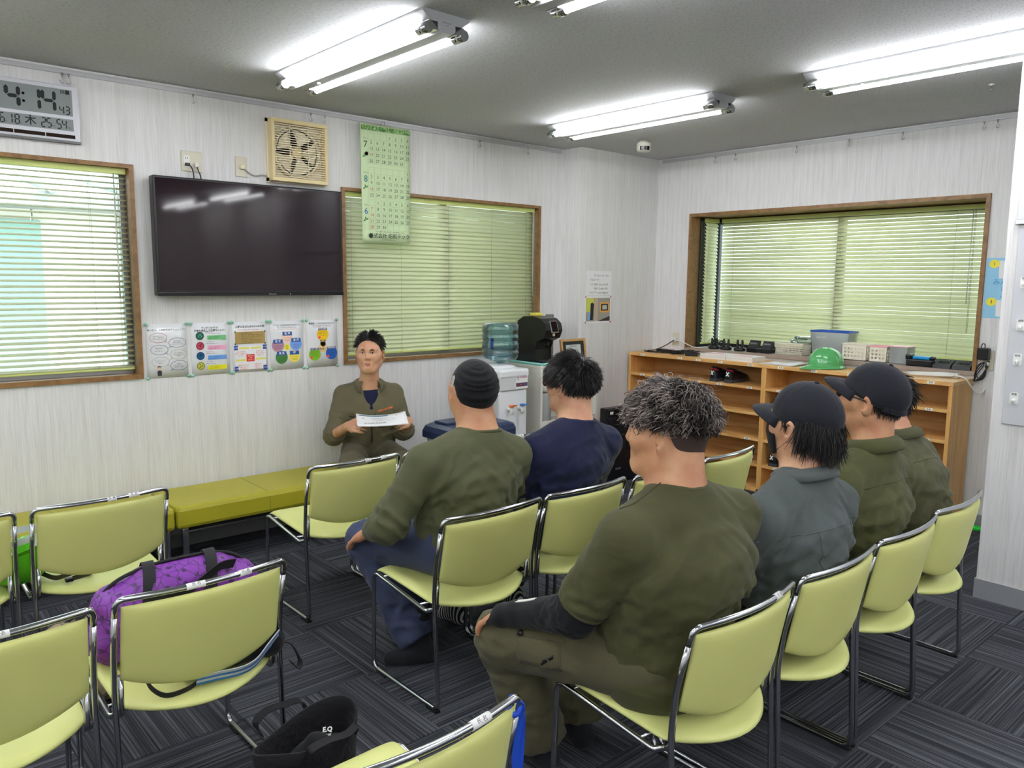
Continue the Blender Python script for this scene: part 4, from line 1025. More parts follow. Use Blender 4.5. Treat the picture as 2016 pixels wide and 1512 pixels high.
# papers
pp = thing('paper_stack', 'white papers lying on the shelf beside the green helmet', 'papers', (5.29, 3.00, ZS))
for k in range(3):
    P = [[(-.09+.18*i/6+.004*k, -.13+.26*j/6-.006*k, .003+.003*k + .012*math.exp(-((j-1)/1.3)**2)*(i/6)*(k == 2)) for i in range(7)] for j in range(7)]
    mb = MB(); mb.grid(P); o = mb.build('sheet', M_paper, pp); so = o.modifiers.new('t', 'SOLIDIFY'); so.thickness = .0012
texts('print', [('作業手順書', 0, .05, .018), ('点検表 一覧', 0, .02, .014)], M_inkl if 'M_inkl' in globals() else M_txt, pp, (-.01, 0, .0118), (0, -1, 0), (1, 0, 0), .002)
# blue and black tool charger, two black chargers
tc = thing('tool_charger', 'black and bright blue tool charger on the window sill', 'charger', (5.585, 2.14, ZW))
MB().box((-.05, -.085, 0), (.05, .085, .045), .008).build('body', M_black, tc); MB().box((-.03, -.06, .045), (.035, .05, .066), .006).build('blue_pack', mat('bright blue plastic', (30, 150, 215), .35), tc)
MB().box((-.055, .055, .04), (.03, .09, .08), .012).build('grip', M_black, tc); MB().box((-.03, -.085, .044), (.03, -.06, .07), .01).build('grip', M_black, tc)
for y, lb in ((1.995, 'sloping black battery charger on the sill, left of two'), (1.875, 'sloping black battery charger on the sill, right of two')):
    t = thing('battery_charger', lb, 'charger', (5.585, y, ZW), group='sloping battery chargers')
    MB().prism([(-.055, 0), (.05, 0), (.05, .052), (.03, .056), (-.05, .022)], (0, .055, 0), (1, 0, 0), (0, 0, 1), .11).build('body', mat('charcoal charger', (34, 36, 40), .4), t, recalc=True)
    mb = MB()
    for k in range(5): mb.obox((-.005, -.03+.015*k, .0425), (.92, 0, .39), (0, 1, 0), (-.39, 0, .92), .012, .004, .002)
    mb.build('vents', M_black, t)
# cables
def cable_bundle(lb, c, r, n, m, rad=.0035, h=.03, name='cable_bundle', seed=1, parts=None):
    rnd = random.Random(seed); t = thing(name, lb, 'cable', c)
    for k in range(n):
        a0 = rnd.uniform(0, 6.28); ra = r*rnd.uniform(.55, 1); pts = []
        for i in range(26):
            a = a0+i*.42; q = ra*(1+.25*math.sin(i*1.3+k))
            pts.append((q*math.cos(a), q*1.25*math.sin(a), rad+abs(h*math.sin(i*.5+k)*.5)+rnd.uniform(0, .004)))
        MB().tube(smooth_path(pts, 2), rad, 5).build('cable', m, t)
    return t
cb = cable_bundle('black adapters and coiled cables at the left end of the shelf top', (5.34, 3.86, ZS), .06, 3, M_black, .0035, .06, seed=3)
for (x, y, a) in ((.0, .22, .3), (.03, .30, -.2), (.0, .12, .9), (-.05, -.06, .5)):
    c_, s_ = math.cos(a), math.sin(a); MB().obox((x, y, .016), (c_, s_, 0), (-s_, c_, 0), (0, 0, 1), .022, .05, .0155).build('adapter', M_black, cb)
MB().tube(smooth_path([(-.02, .42, .01), (.02, .36, .02), (.08, .30, .06), (.13, .27, .095), (.16, .268, .10)], 5), .004, 6).build('lead', M_black, cb)
MB().tube(smooth_path([(-.03, .44, .012), (-.06, .40, .008), (-.05, .30, .008), (.0, .2, .01), (.02, .1, .012)], 5), .006, 6).build('lead', M_black, cb)
cable_bundle('tangle of thin black wires behind the two-pronged chargers', (5.70, 3.83, ZW), .06, 3, M_black, .002, .12, seed=5)
cable_bundle('dark tangle of leads at the right end of the window sill', (5.72, 1.92, ZW), .05, 3, M_black, .0028, .07, seed=8)
ps = thing('power_strip', 'white power strip and folded white cable on the right end of the shelf', 'power strip', (5.40, 1.98, ZS))
MB().box((.02, -.13, 0), (.06, -.02, .03), .004).build('strip', M_white, ps)
for k in range(4): MB().tube(smooth_path([(-.05+.012*k, .17-.01*k, .008+.004*k), (-.06+.014*k, .05, .012+.005*k), (-.03+.01*k, -.06, .014+.004*k), (.02, -.11, .016), (.05, -.02, .014+.004*k), (.03, .10, .012), (-.03, .16, .01+.003*k)], 6), .004, 6).build('cable', M_white, ps)
MB().tube(smooth_path([(.0, -.12, .02), (-.04, -.19, .015), (-.01, -.215, -.03), (.04, -.235, -.08), (.09, -.25, -.085), (.115, -.26, -.06)], 6), .005, 6).build('cable', M_white, ps)
# wall socket with adapter by the bay window
ws = thing('wall_adapter', 'black plug adapter with coiled cord on the wall right of the bay window', 'adapter', (XR, 1.735, 1.09))
MB().box((-.008, -.05, -.065), (0, .01, .06), .003).build('socket_plate', M_plate, ws)
MB().box((-.062, -.03, .0), (-.008, .035, .075), .006).build('adapter', M_black, ws)
MB().box((-.04, -.03, -.035), (-.008, -.008, -.012), .003).build('white_plug', M_white, ws)
for k in range(5):
    pts = [(-.03-.012*math.sin(k), .01+.028*math.cos(a+k)*(1+.1*k), -.075+.055*math.sin(a+k*.7)*(1+.06*k)) for a in [2*PI*i/14 for i in range(14)]]
    MB().tube(pts, .0028, 5, closed=True).build('cord', M_black, ws)
MB().tube(smooth_path([(-.03, .02, .075), (-.04, .012, .1), (-.035, .0, .098), (-.03, .0, .07)], 4), .003, 5).build('cord', M_black, ws)
w3 = thing('wall_socket', 'beige wall socket at the left end of the shelf with a white tap', 'socket', (XR, 4.14, 1.075))
MB().box((-.008, -.035, -.055), (0, .035, .055), .003).build('plate', M_plate, w3); MB().box((-.045, -.03, -.02), (-.008, .02, .01), .004).build('tap', M_white, w3)
MB().tube(smooth_path([(-.03, -.02, -.005), (-.04, -.08, -.012), (-.03, -.15, -.04), (.0, -.2, -.06), (.05, -.28, -.055)], 6), .004, 6).build('lead', M_white, w3)
gb = thing('green_soap', 'bright green oval plastic tray on the floor past the shelf end', 'tray', (5.46, 1.70, .002))
P = [[(.026*math.cos(a)*q, .05*math.sin(a)*q, z) for a in [2*PI*k/24 for k in range(24)]] for (q, z) in ((.9, 0), (1, .008), (.98, .02), (.85, .024), (.75, .018), (.01, .017))]
mb = MB(); mb.grid(P, closed_u=True); mb.build('tray', mat('neon green plastic', (40, 225, 60), .35), gb)
# heat stroke poster on the right wall
po = thing('safety_poster', 'pale blue heat stroke poster right of the bay window', 'poster', (XR, 1.575, 1.54))
MB().box((-.003, -.20, -.187), (-.001, .20, .187)).build('sheet', mat('sky blue paper', (150, 205, 235), .5), po)
Yb = (0, -1, 0)
for (y, z, hh_) in ((.10, .115, .055), (.10, -.125, .05)): MB().prism([(-.09+.005, z-hh_), (.09, z-hh_), (.09, z+hh_), (-.09, z+hh_)], (-.0035, y-.06, 0), (0, -1, 0), (0, 0, 1), .0006).build('panel', M_paper, po)
mb = MB()
for z in (.15, -.085): mb.prism([(.03*math.cos(2*PI*k/20), .026*math.sin(2*PI*k/20)) for k in range(20)], (-.0042, .155, z), (0, -1, 0), (0, 0, 1), .0006)
mb.build('number_disc', mat('yellow print', (240, 225, 70), .5), po)
texts('lettering', [('みんなで防ごう', -.01, .035, .042), ('熱中症', .02, -.025, .085, 'CENTER', .002)], mat('poster blue ink', (40, 130, 200), .5), po, (-.0042, 0, 0), Yb, Zb)
texts('numbers', [('1', -.155, .15, .03), ('3', -.155, -.085, .03)], M_txt, po, (-.005, 0, 0), Yb, Zb)
mb = MB()
for z in (.10, -.135):
    mb.prism([(-.02, -.03), (.035, -.03), (.03, .0), (.012, .012), (-.012, .004)], (-.0045, .07, z), (0, -1, 0), (0, 0, 1), .0006)
mb.build('drawn_worker', mat('denim print', (60, 110, 180), .5), po)
mb = MB()
for z in (.118, -.112): mb.prism([(.014*math.cos(2*PI*k/16), .012*math.sin(2*PI*k/16)) for k in range(16)], (-.0052, .068, z), (0, -1, 0), (0, 0, 1), .0006)
mb.build('drawn_helmet', MATS['yellow print'], po)
# ------------------------------------------------------------------ partition: whiteboard and key-hook board
M_panel = mat('pale grey panel', (200, 202, 206), .4)
wb = thing('whiteboard', 'edge of a whiteboard with handwriting high on the partition', 'whiteboard', (XP, .62, 2.14))
MB().box((-.018, -.63, -.28), (-.002, .63, .28), .003).build('board', mat('whiteboard face', (206, 208, 214), .2), wb)
MB().box((-.024, -.635, -.30), (-.002, .635, -.28), .002).build('frame', M_alu, wb)
texts('handwriting', [('予', -.56, .15, .07), ('定', -.57, .05, .07), ('ー', -.57, -.05, .07), ('か', -.57, -.13, .07), ('ら', -.57, -.2, .07)], M_white, wb, (-.0185, 0, 0), Yb, Zb)
kb = thing('key_board', 'grey board of white plastic hooks on the partition', 'hook board', (XP, .62, 1.36))
MB().box((-.012, -.62, -.465), (-.001, .62, .465), .003).build('board', M_panel, kb)
hk = MB(); hk.prism([(-.018, -.026), (.018, -.026), (.018, .022), (.012, .028), (-.012, .028), (-.018, .022)], (-.012, 0, 0), (0, -1, 0), (0, 0, 1), .004)
hk.tube(smooth_path([(-.016, 0, -.002), (-.022, 0, -.012), (-.034, 0, -.014), (-.036, 0, -.004)], 4), .005, 8); hk_me = hk.mesh('hook', [M_white])
for j, z in enumerate((.21, .012, -.152, -.337)):
    for k in range(6):
        o = bpy.data.objects.new('hook', hk_me); COL.objects.link(o); o.parent = kb; o.location = (0, .575-.075*k, z)
        if k < 2: texts('lettering', [('鍵番', 0, 0, .012)], M_txt, o, (-.0165, 0, .02), Yb, Zb)
# ------------------------------------------------------------------ water dispenser and bottle
M_dw = mat('white dispenser plastic', (232, 234, 236), .3); M_dg = mat('light grey dispenser side', (205, 206, 206), .4)
wd = thing('water_dispenser', 'tall white water dispenser with orange and blue taps', 'water dispenser', (3.635, 4.28, 0))
MB().box((-.13, -.155, 0), (.13, .17, .88), .012).build('body', M_dg, wd)
MB().box((-.128, -.175, .0), (.128, -.15, .79), .012).build('front_panel', M_dw, wd)
MB().box((-.13, -.185, .79), (.13, -.15, .925), .01).build('head_panel', M_dg, wd)
mb = MB(); mb.box((-.135, -.19, .88), (.135, .175, .94), .015); mb.lathe([(.13, .94), (.12, .955), (.10, .965), (.08, .97), (.0, .97)], 32); mb.build('top', M_dw, wd)
for sx, nm, c in ((-.05, 'orange tap', (230, 120, 60)), (.05, 'blue tap', (60, 130, 200))):
    tp = MB(); tp.tube([(sx, -.175, .665), (sx, -.215, .665)], .016, 12); tp.tube([(sx, -.212, .67), (sx, -.215, .625)], .012, 12); o = tp.build('tap', M_white, wd)
    tp = MB(); tp.lathe([(.019, 0), (.021, .01), (.012, .016)], 14, (sx, -.213, .68)); tp.obox((sx, -.235, .69), (1, 0, 0), (0, .95, -.3), (0, .3, .95), .009, .028, .005); tp.build('tap_lever', mat(nm, c, .35), o)
MB().box((.01, -.187, .80), (.12, -.1845, .905)).build('brand_plate', M_white, wd)
texts('brand_lettering', [('CoolCle', .078, .882, .018, 'CENTER', .0004)], mat('magenta lettering', (200, 50, 120), .5), wd, (0, -.1878, 0), Xb, Zb)
texts('brand_mark', [('C', .032, .885, .03), ('C', .032, .87, .03)], mat('blue lettering', (50, 90, 180), .5), wd, (0, -.1878, 0), Xb, Zb)
MB().box((.012, -.1878, .815), (.118, -.187, .842)).build('indicator_strip', mat('plum strip', (90, 70, 90), .4), wd)
mb = MB().box((.05, -.1884, .823), (.062, -.1878, .833)); mb.build('lamp_mark', mat('red lamp', (220, 60, 70), .4), wd)
mb = MB().box((.09, -.1884, .823), (.102, -.1878, .833)); mb.build('lamp_mark', mat('blue lamp', (70, 110, 220), .4), wd)
MB().box((-.085, -.1768, .50), (-.04, -.1755, .575)).build('caution_label', M_white, wd)
mb = MB().box((-.084, -.1774, .555), (-.041, -.1768, .574)); mb.build('caution_head', M_red, wd)
texts('caution_lettering', [('注意', -.0625, .54, .014), ('熱湯', -.0625, .522, .014)], M_red, wd, (0, -.1772, 0), Xb, Zb)
MB().box((-.09, -.177, .30), (.12, -.1755, .355)).build('navy_band', mat('navy label', (30, 32, 62), .4), wd)
texts('band_lettering', [('PURESU', .015, .338, .026, 'CENTER', .0006), ('REFRESH WATER', .015, .314, .017, 'CENTER', .0004)], M_white, wd, (0, -.1774, 0), Xb, Zb)
M_bottle = clear_mat('blue bottle plastic', (204, 230, 236), .08, .06, .26, (140, 192, 204))
bt = thing('water_bottle', 'blue transparent water bottle upside down on the dispenser', 'bottle', (3.65, 4.27, .972))
prof = [(.03, 0), (.032, .004), (.075, .018), (.118, .034), (.132, .055), (.135, .085), (.132, .09), (.129, .096), (.132, .102), (.135, .106), (.135, .15), (.131, .156), (.129, .16), (.131, .165), (.135, .17), (.135, .20), (.130, .207), (.132, .214), (.135, .222), (.135, .255), (.125, .278), (.10, .288), (.0, .29)]
MB().lathe(prof, 44).build('body', M_bottle, bt)
MB().box((-.125, -.052, .105), (-.105, -.034, .185), .004).build('handle_grip', mat('deep blue grip', (30, 60, 190), .35), bt)
mb = MB(); mb.lathe([(.1362, .115), (.1362, .16)], 40); 
texts('embossed_print', [('天然水', .0, .155, .022), ('NATURAL WATER', 0, .138, .012), ('12L', 0, .122, .012)], mat('teal print', (70, 120, 130), .4), bt, (-.012, -.1365, 0), (1, 0, 0), Zb)
MB().box((-.06, -.1385, .106), (.04, -.1365, .1095)).build('print_bar', M_black, bt)
# ------------------------------------------------------------------ white open cabinet
M_cab = mat('off-white melamine', (226, 222, 212), .4)
cb_ = thing('white_cabinet', 'off-white open cabinet between dispenser and pillar', 'cabinet', (4.255, 4.37, 0))
MB().box((-.31, -.215, .915), (.31, .215, .935), .002).build('top_board', M_cab, cb_)
for x in (-.31, .29): MB().box((x, -.215, 0), (x+.02, .215, .915)).build('side_panel', M_cab, cb_)
MB().box((-.02, -.16, .05), (-.0, .205, .42)).build('divider', M_cab, cb_)
for z in (.04, .43): MB().box((-.29, -.21, z), (.29, .205, z+.02)).build('shelf_board', M_cab, cb_)
MB().box((-.29, .205, 0), (.29, .213, .915)).build('back_panel', M_cab, cb_)
MB().box((-.29, -.212, .45), (.29, -.2, .52)).build('rail_board', M_cab, cb_)
cu = thing('cup_dispenser', 'clear cup holder inside the white cabinet', 'cup holder', (4.07, 4.24, .45))
MB().lathe([(.045, .0), (.05, .01), (.05, .26), (.046, .27), (.0, .27)], 20).build('holder', M_frost, cu)
MB().lathe([(.03, .275), (.04, .29), (.042, .34)], 20).build('paper_cup', M_white, cu)
# ------------------------------------------------------------------ coffee machine on a mint tray
ty = thing('serving_tray', 'mint green tray under the black coffee machine', 'tray', (4.10, 4.36, .935))
MB().box((-.13, -.19, 0), (.15, .19, .008), .003).build('base', mat('mint plastic', (140, 205, 196), .4), ty)
mb = MB(); mb.tube(fillet([(-.13, -.19, .012), (.15, -.19, .012), (.15, .19, .012), (-.13, .19, .012), (-.13, -.18, .012)], .03, 5), .008, 8); mb.build('rim', MATS['mint plastic'], ty)
cm = thing('coffee_machine', 'black capsule coffee machine on the mint tray', 'coffee machine', (4.115, 4.37, .944))
M_cof = mat('satin black machine', (20, 21, 24), .32)
prof = [(-.165, 0), (-.15, .0), (-.06, .02), (-.055, .10), (-.075, .16), (-.15, .19), (-.175, .25), (-.16, .30), (-.11, .335), (-.02, .35), (.08, .345), (.14, .31), (.155, .24), (.155, .0)]
# side outline in y,z
poly = [(y, z) for (y, z) in prof]
MB().prism([(p[0], p[1]) for p in poly], (-.085, 0, 0), (0, 1, 0), (0, 0, 1), .17).build('body', M_cof, cm, recalc=True)
MB().box((-.07, .12, .03), (.07, .19, .31), .01).build('water_tank', M_frost, cm)
MB().box((-.075, -.17, 0), (.075, -.05, .022), .004).build('drip_tray', mat('dark drip tray', (40, 42, 46), .3), cm)
MB().obox((.0, -.170, .275), (1, 0, 0), (0, .30, .95), (0, -.95, .30), .035, .045, .004).build('control_panel', mat('grey panel rim', (170, 172, 176), .3, .5), cm)
MB().obox((.0, -.1735, .276), (1, 0, 0), (0, .30, .95), (0, -.95, .30), .030, .040, .003).build('display', M_screen, cm)
MB().lathe([(.012, 0), (.012, .006), (0, .008)], 14, (.0, -.166, .215), ax=(Vector((1,0,0)), Vector((0,0,1)), Vector((0,-1,0)))).build('button', M_crlight, cm)
MB().tube([(0, -.1, .155), (0, -.1, .12)], .014, 10).build('spout', M_cof, cm)
bx = thing('capsule_pack', 'small yellow and silver packs on the coffee machine', 'pack', (4.11, 4.385, 1.2945)); MB().box((-.035, -.03, 0), (.035, .04, .022), .004).build('pack', mat('yellow pack', (230, 215, 90), .5), bx)
pb = thing('leaning_card', 'grey printed card leaning against the pillar', 'card', (4.36, 4.50, .936)); MB().box((-.04, -.005, 0), (.04, .005, .36)).build('card', mat('grey print card', (120, 118, 116), .5, var=.5, vscale=60), pb)
# ------------------------------------------------------------------ framed notice on the cabinet
pf = thing('picture_frame', 'wooden frame with a black mount standing on the white cabinet', 'frame', (4.375, 4.235, .936)); pf.rotation_euler = (math.radians(-8), 0, 0)
M_oak = wood('light oak', (206, 160, 100), (170, 122, 70), (1, 1, 1), 20)
mb = MB().box((-.135, -.009, 0), (.135, .009, .018)).box((-.135, -.009, .162), (.135, .009, .18)).box((-.135, -.009, .018), (-.117, .009, .162)).box((.117, -.009, .018), (.135, .009, .162)); mb.build('frame', M_oak, pf)
MB().box((-.117, -.003, .018), (.117, .006, .162)).build('mount', M_black, pf); MB().box((-.08, -.0045, .045), (.08, -.003, .135)).build('notice', mat('grey notice', (190, 192, 190), .5), pf)
texts('lettering', [('使用方法', 0, .12, .018), ('コーヒーメーカー', 0, .095, .014), ('使用後は電源を切る', 0, .075, .013)], M_txt, pf, (0, -.0046, 0), Xb, Zb)
# ------------------------------------------------------------------ notices on the pillar
nt_ = thing('wifi_notice', 'white notice with a few printed lines on the pillar', 'notice', (4.805, CY, 1.545))
MB().box((-.15, -.0025, -.098), (.15, -.001, .098)).build('sheet', M_paper, nt_)
texts('lettering', [('コーヒーメーカー', .03, .06, .024), ('パスワード：', -.045, .025, .022), ('１０ 5000  Ground 100', .0, -.012, .022), ('2000  Gcoffee 200', .02, -.045, .022), ('メルアド machine@tech', .0, -.078, .022)], M_txt, nt_, (0, -.0027, 0), Xb, Zb)
ph = thing('photo_print', 'colour photograph of a coffee corner pinned to the pillar', 'photo', (4.80, CY, 1.33))
MB().box((-.155, -.0025, -.108), (.155, -.001, .108)).build('sheet', M_paper, ph)
def pr(nm, poly, rgb, o): MB().prism(poly, (0, -.0027-o, 0), Xb, Zb, .0003).build(nm, pm(nm, rgb), ph)
pr('grey_field', [(-.145, -.095), (.145, -.095), (.145, .095), (-.145, .095)], (160, 156, 146), 0)
pr('green_field', [(-.145, -.02), (-.05, -.02), (-.05, .095), (-.145, .095)], (200, 206, 90), .0004)
pr('pale_post', [(-.045, -.095), (.0, -.095), (.0, .095), (-.045, .095)], (190, 170, 150), .0004)
pr('dark_machine', [(-.095, -.085), (-.06, -.085), (-.05, .045), (-.07, .058), (-.09, .05)], (34, 36, 40), .0008)
pr('blue_patch', [(-.13, -.085), (-.1, -.085), (-.09, -.02), (-.11, -.02)], (120, 170, 225), .0008)
pr('orange_frame', [(.02, -.025), (.135, -.025), (.135, .06), (.02, .06)], (225, 165, 80), .0008)
pr('frame_mount', [(.035, -.01), (.12, -.01), (.12, .045), (.035, .045)], (40, 34, 30), .0012)
pr('frame_notice', [(.05, .0), (.105, .0), (.105, .035), (.05, .035)], (190, 190, 180), .0016)
pr('dark_shelf', [(.0, -.095), (.145, -.055), (.145, -.095)], (60, 52, 46), .0008)
for sx in (-1, 1):
    for sz in (-1, 1): m_ = MB(); m_.lathe([(.006, 0), (.006, -.003), (.002, -.006), (0, -.007)], 10, (sx*.15, -.003, sz*.103), ax=(Vector((1,0,0)), Vector((0,0,1)), Vector((0,1,0)))); m_.build('push_pin', mat('red pin', (190, 70, 70), .4), ph)
# ------------------------------------------------------------------ black air purifier with a hexagon relief
ap = thing('air_purifier', 'black air purifier with hexagon relief beside the shoe shelf', 'air purifier', (4.64, 4.03, 0))
MB().box((-.22, -.10, .0), (.22, -.03, .60), .012).build('body', M_black, ap)
MB().box((-.21, -.112, .02), (.21, -.10, .59), .004).build('front_panel', mat('ink black panel', (16, 18, 26), .3), ap)
hx = MB(); hx.lathe([(.0145, 0), (.012, -.005), (.004, -.0055)], 6, ax=(Vector((1,0,0)), Vector((0,0,1)), Vector((0,1,0))), smooth=False); hx_me = hx.mesh('hexagon', [mat('black relief', (28, 30, 38), .3)])
for r in range(9):
    for c in range(13):
        o = bpy.data.objects.new('hexagon', hx_me); COL.objects.link(o); o.parent = ap; o.location = (-.192+.031*c+(.0155 if r % 2 else 0), -.112, .30+.027*r); o.rotation_euler = (0, PI/6, 0)
MB().box((-.19, -.1135, .555), (-.155, -.112, .575)).build('label', M_white, ap)
texts('lettering', [('SHARP', -.08, .12, .022)], MATS['silver print'], ap, (0, -.1125, 0), Xb, Zb)
# ------------------------------------------------------------------ rubbish bin with a navy lid
rb = thing('rubbish_bin', 'grey-white rubbish bin with a navy flap lid by the wall', 'bin', (3.12, 3.95, .0))
mb = MB(); P = [[(x*q, y*q, z) for (x, y) in [(.25, -.13), (.25, .13), (.22, .16), (-.22, .16), (-.25, .13), (-.25, -.13), (-.22, -.16), (.22, -.16)]] for (q, z) in ((.8, 0), (.82, .01), (1, .56), (1.0, .575))]
mb.grid(P, closed_u=True, smooth=False); mb._add(P[0], [tuple(reversed(range(8)))]); mb.build('body', mat('grey white bin plastic', (208, 208, 202), .45), rb, recalc=True)
M_navy = mat('navy plastic', (40, 52, 84), .35)
mb = MB(); P = [[(x*q, y*q, z) for (x, y) in [(.25, -.13), (.25, .13), (.22, .16), (-.22, .16), (-.25, .13), (-.25, -.13), (-.22, -.16), (.22, -.16)]] for (q, z) in ((1.06, .555), (1.1, .56), (1.1, .60), (1.04, .63), (.9, .645), (.01, .65))]
mb.grid(P, closed_u=True, smooth=False); mb.build('lid', M_navy, rb, recalc=True)
mb = MB().box((-.2, -.02, .644), (.2, .12, .66), .006); mb.build('flap', M_navy, rb); MB().box((-.02, -.183, .60), (.02, -.15, .635), .004).build('handle', M_navy, rb)
# ------------------------------------------------------------------ people: bodies and clothes grown as one smooth surface each
def _hash(i, j, k):
    n = (i*374761393 + j*668265263 + k*2147483647 + 1013904223) & 0x7fffffff
    n = ((n ^ (n >> 13))*1274126177) & 0x7fffffff
    return ((n ^ (n >> 16)) & 0xffff)/65535.0
def vnoise(P):
    """smooth value noise in -1..1 at points (n,3)"""
    I = np.floor(P).astype(np.int64); f = P-I; f = f*f*(3-2*f); r = 0
    for a in (0, 1):
        for b in (0, 1):
            for c in (0, 1):
                w = (f[:, 0] if a else 1-f[:, 0])*(f[:, 1] if b else 1-f[:, 1])*(f[:, 2] if c else 1-f[:, 2])
                r = r + w*_hash(I[:, 0]+a, I[:, 1]+b, I[:, 2]+c)
    return r*2-1
def A3(v): return np.array([float(x) for x in v])
class Field:
    """signed distance field of smoothly joined tapered limbs and ellipsoids"""
    def __init__(s): s.p = []
    def cone(s, a, b, ra, rb=None, k=.03, side=None, sx=1.0, clip=None, cut=False):
        s.p.append(('c', A3(a), A3(b), ra, ra if rb is None else rb, k, None if side is None else A3(side)/np.linalg.norm(A3(side)), sx, clip, cut)); return s
    def chain(s, pts, rr, k=.03, **kw):
        for i in range(len(pts)-1): s.cone(pts[i], pts[i+1], rr[i], rr[i+1], k, **kw)
        return s
    def ell(s, c, r, R=None, k=.03, cut=False, clip=None):
        s.p.append(('e', A3(c), A3(r), np.eye(3) if R is None else np.array(R), k, clip, cut)); return s
    def bounds(s):
        lo = np.full(3, 9.); hi = -lo
        for q in s.p:
            if q[-1]: continue
            if q[0] == 'c':
                r = max(q[3], q[4])*max(1, q[7]); lo = np.minimum(lo, np.minimum(q[1], q[2])-r); hi = np.maximum(hi, np.maximum(q[1], q[2])+r)
            else:
                r = q[2].max(); lo = np.minimum(lo, q[1]-r); hi = np.maximum(hi, q[1]+r)
        return lo-.02, hi+.02
    def grid(s, axes):
        D = np.full([len(a) for a in axes], .25, np.float32)
        for q in s.p:
            if q[0] == 'c':
                r = max(q[3], q[4])*max(1, q[7]); k = q[5]; l0 = np.minimum(q[1], q[2])-r; h0 = np.maximum(q[1], q[2])+r
            else:
                r = q[2].max(); k = q[4]; l0 = q[1]-r; h0 = q[1]+r
            mg = k+.03; sl = []
            for d in range(3):
                i0 = np.searchsorted(axes[d], l0[d]-mg); i1 = np.searchsorted(axes[d], h0[d]+mg); sl.append(slice(i0, max(i1, i0+1)))
            sl = tuple(sl); X = axes[0][sl[0]][:, None, None]; Y = axes[1][sl[1]][None, :, None]; Z = axes[2][sl[2]][None, None, :]
            if X.size == 0 or Y.size == 0 or Z.size == 0: continue
            if q[0] == 'c':
                _, a, b, ra, rb, k, side, sx, clip, cut = q; ba = b-a; L2 = max(ba@ba, 1e-9)
                px, py, pz = X-a[0], Y-a[1], Z-a[2]
                t = np.clip((px*ba[0]+py*ba[1]+pz*ba[2])/L2, 0, 1)
                qx, qy, qz = px-t*ba[0], py-t*ba[1], pz-t*ba[2]
                if side is not None:
                    m = (qx*side[0]+qy*side[1]+qz*side[2])*(1-1/sx); qx = qx-m*side[0]; qy = qy-m*side[1]; qz = qz-m*side[2]
                d_ = np.sqrt(qx*qx+qy*qy+qz*qz)-(ra+(rb-ra)*t)
            else:
                _, c, r, R, k, clip, cut = q; px, py, pz = X-c[0], Y-c[1], Z-c[2]
                u = (px*R[0, 0]+py*R[1, 0]+pz*R[2, 0])/r[0]; v = (px*R[0, 1]+py*R[1, 1]+pz*R[2, 1])/r[1]; w = (px*R[0, 2]+py*R[1, 2]+pz*R[2, 2])/r[2]
                n = np.sqrt(u*u+v*v+w*w); d_ = (n-1)*r.min() if r.max()/r.min() < 1.6 else (n-1)*(r.min()*.5+r.mean()*.5)
            if clip is not None:
                cp_, cn = A3(clip[0]), A3(clip[1]); cn = cn/np.linalg.norm(cn)
                d_ = np.maximum(d_, (X-cp_[0])*cn[0]+(Y-cp_[1])*cn[1]+(Z-cp_[2])*cn[2])
            S = D[sl]
            if cut:
                h = np.maximum(k-np.abs(S+d_), 0)/k; D[sl] = np.maximum(S, -d_)+h*h*k*.25
            else:
                h = np.maximum(k-np.abs(S-d_), 0)/k; D[sl] = np.minimum(S, d_)-h*h*k*.25
        return D
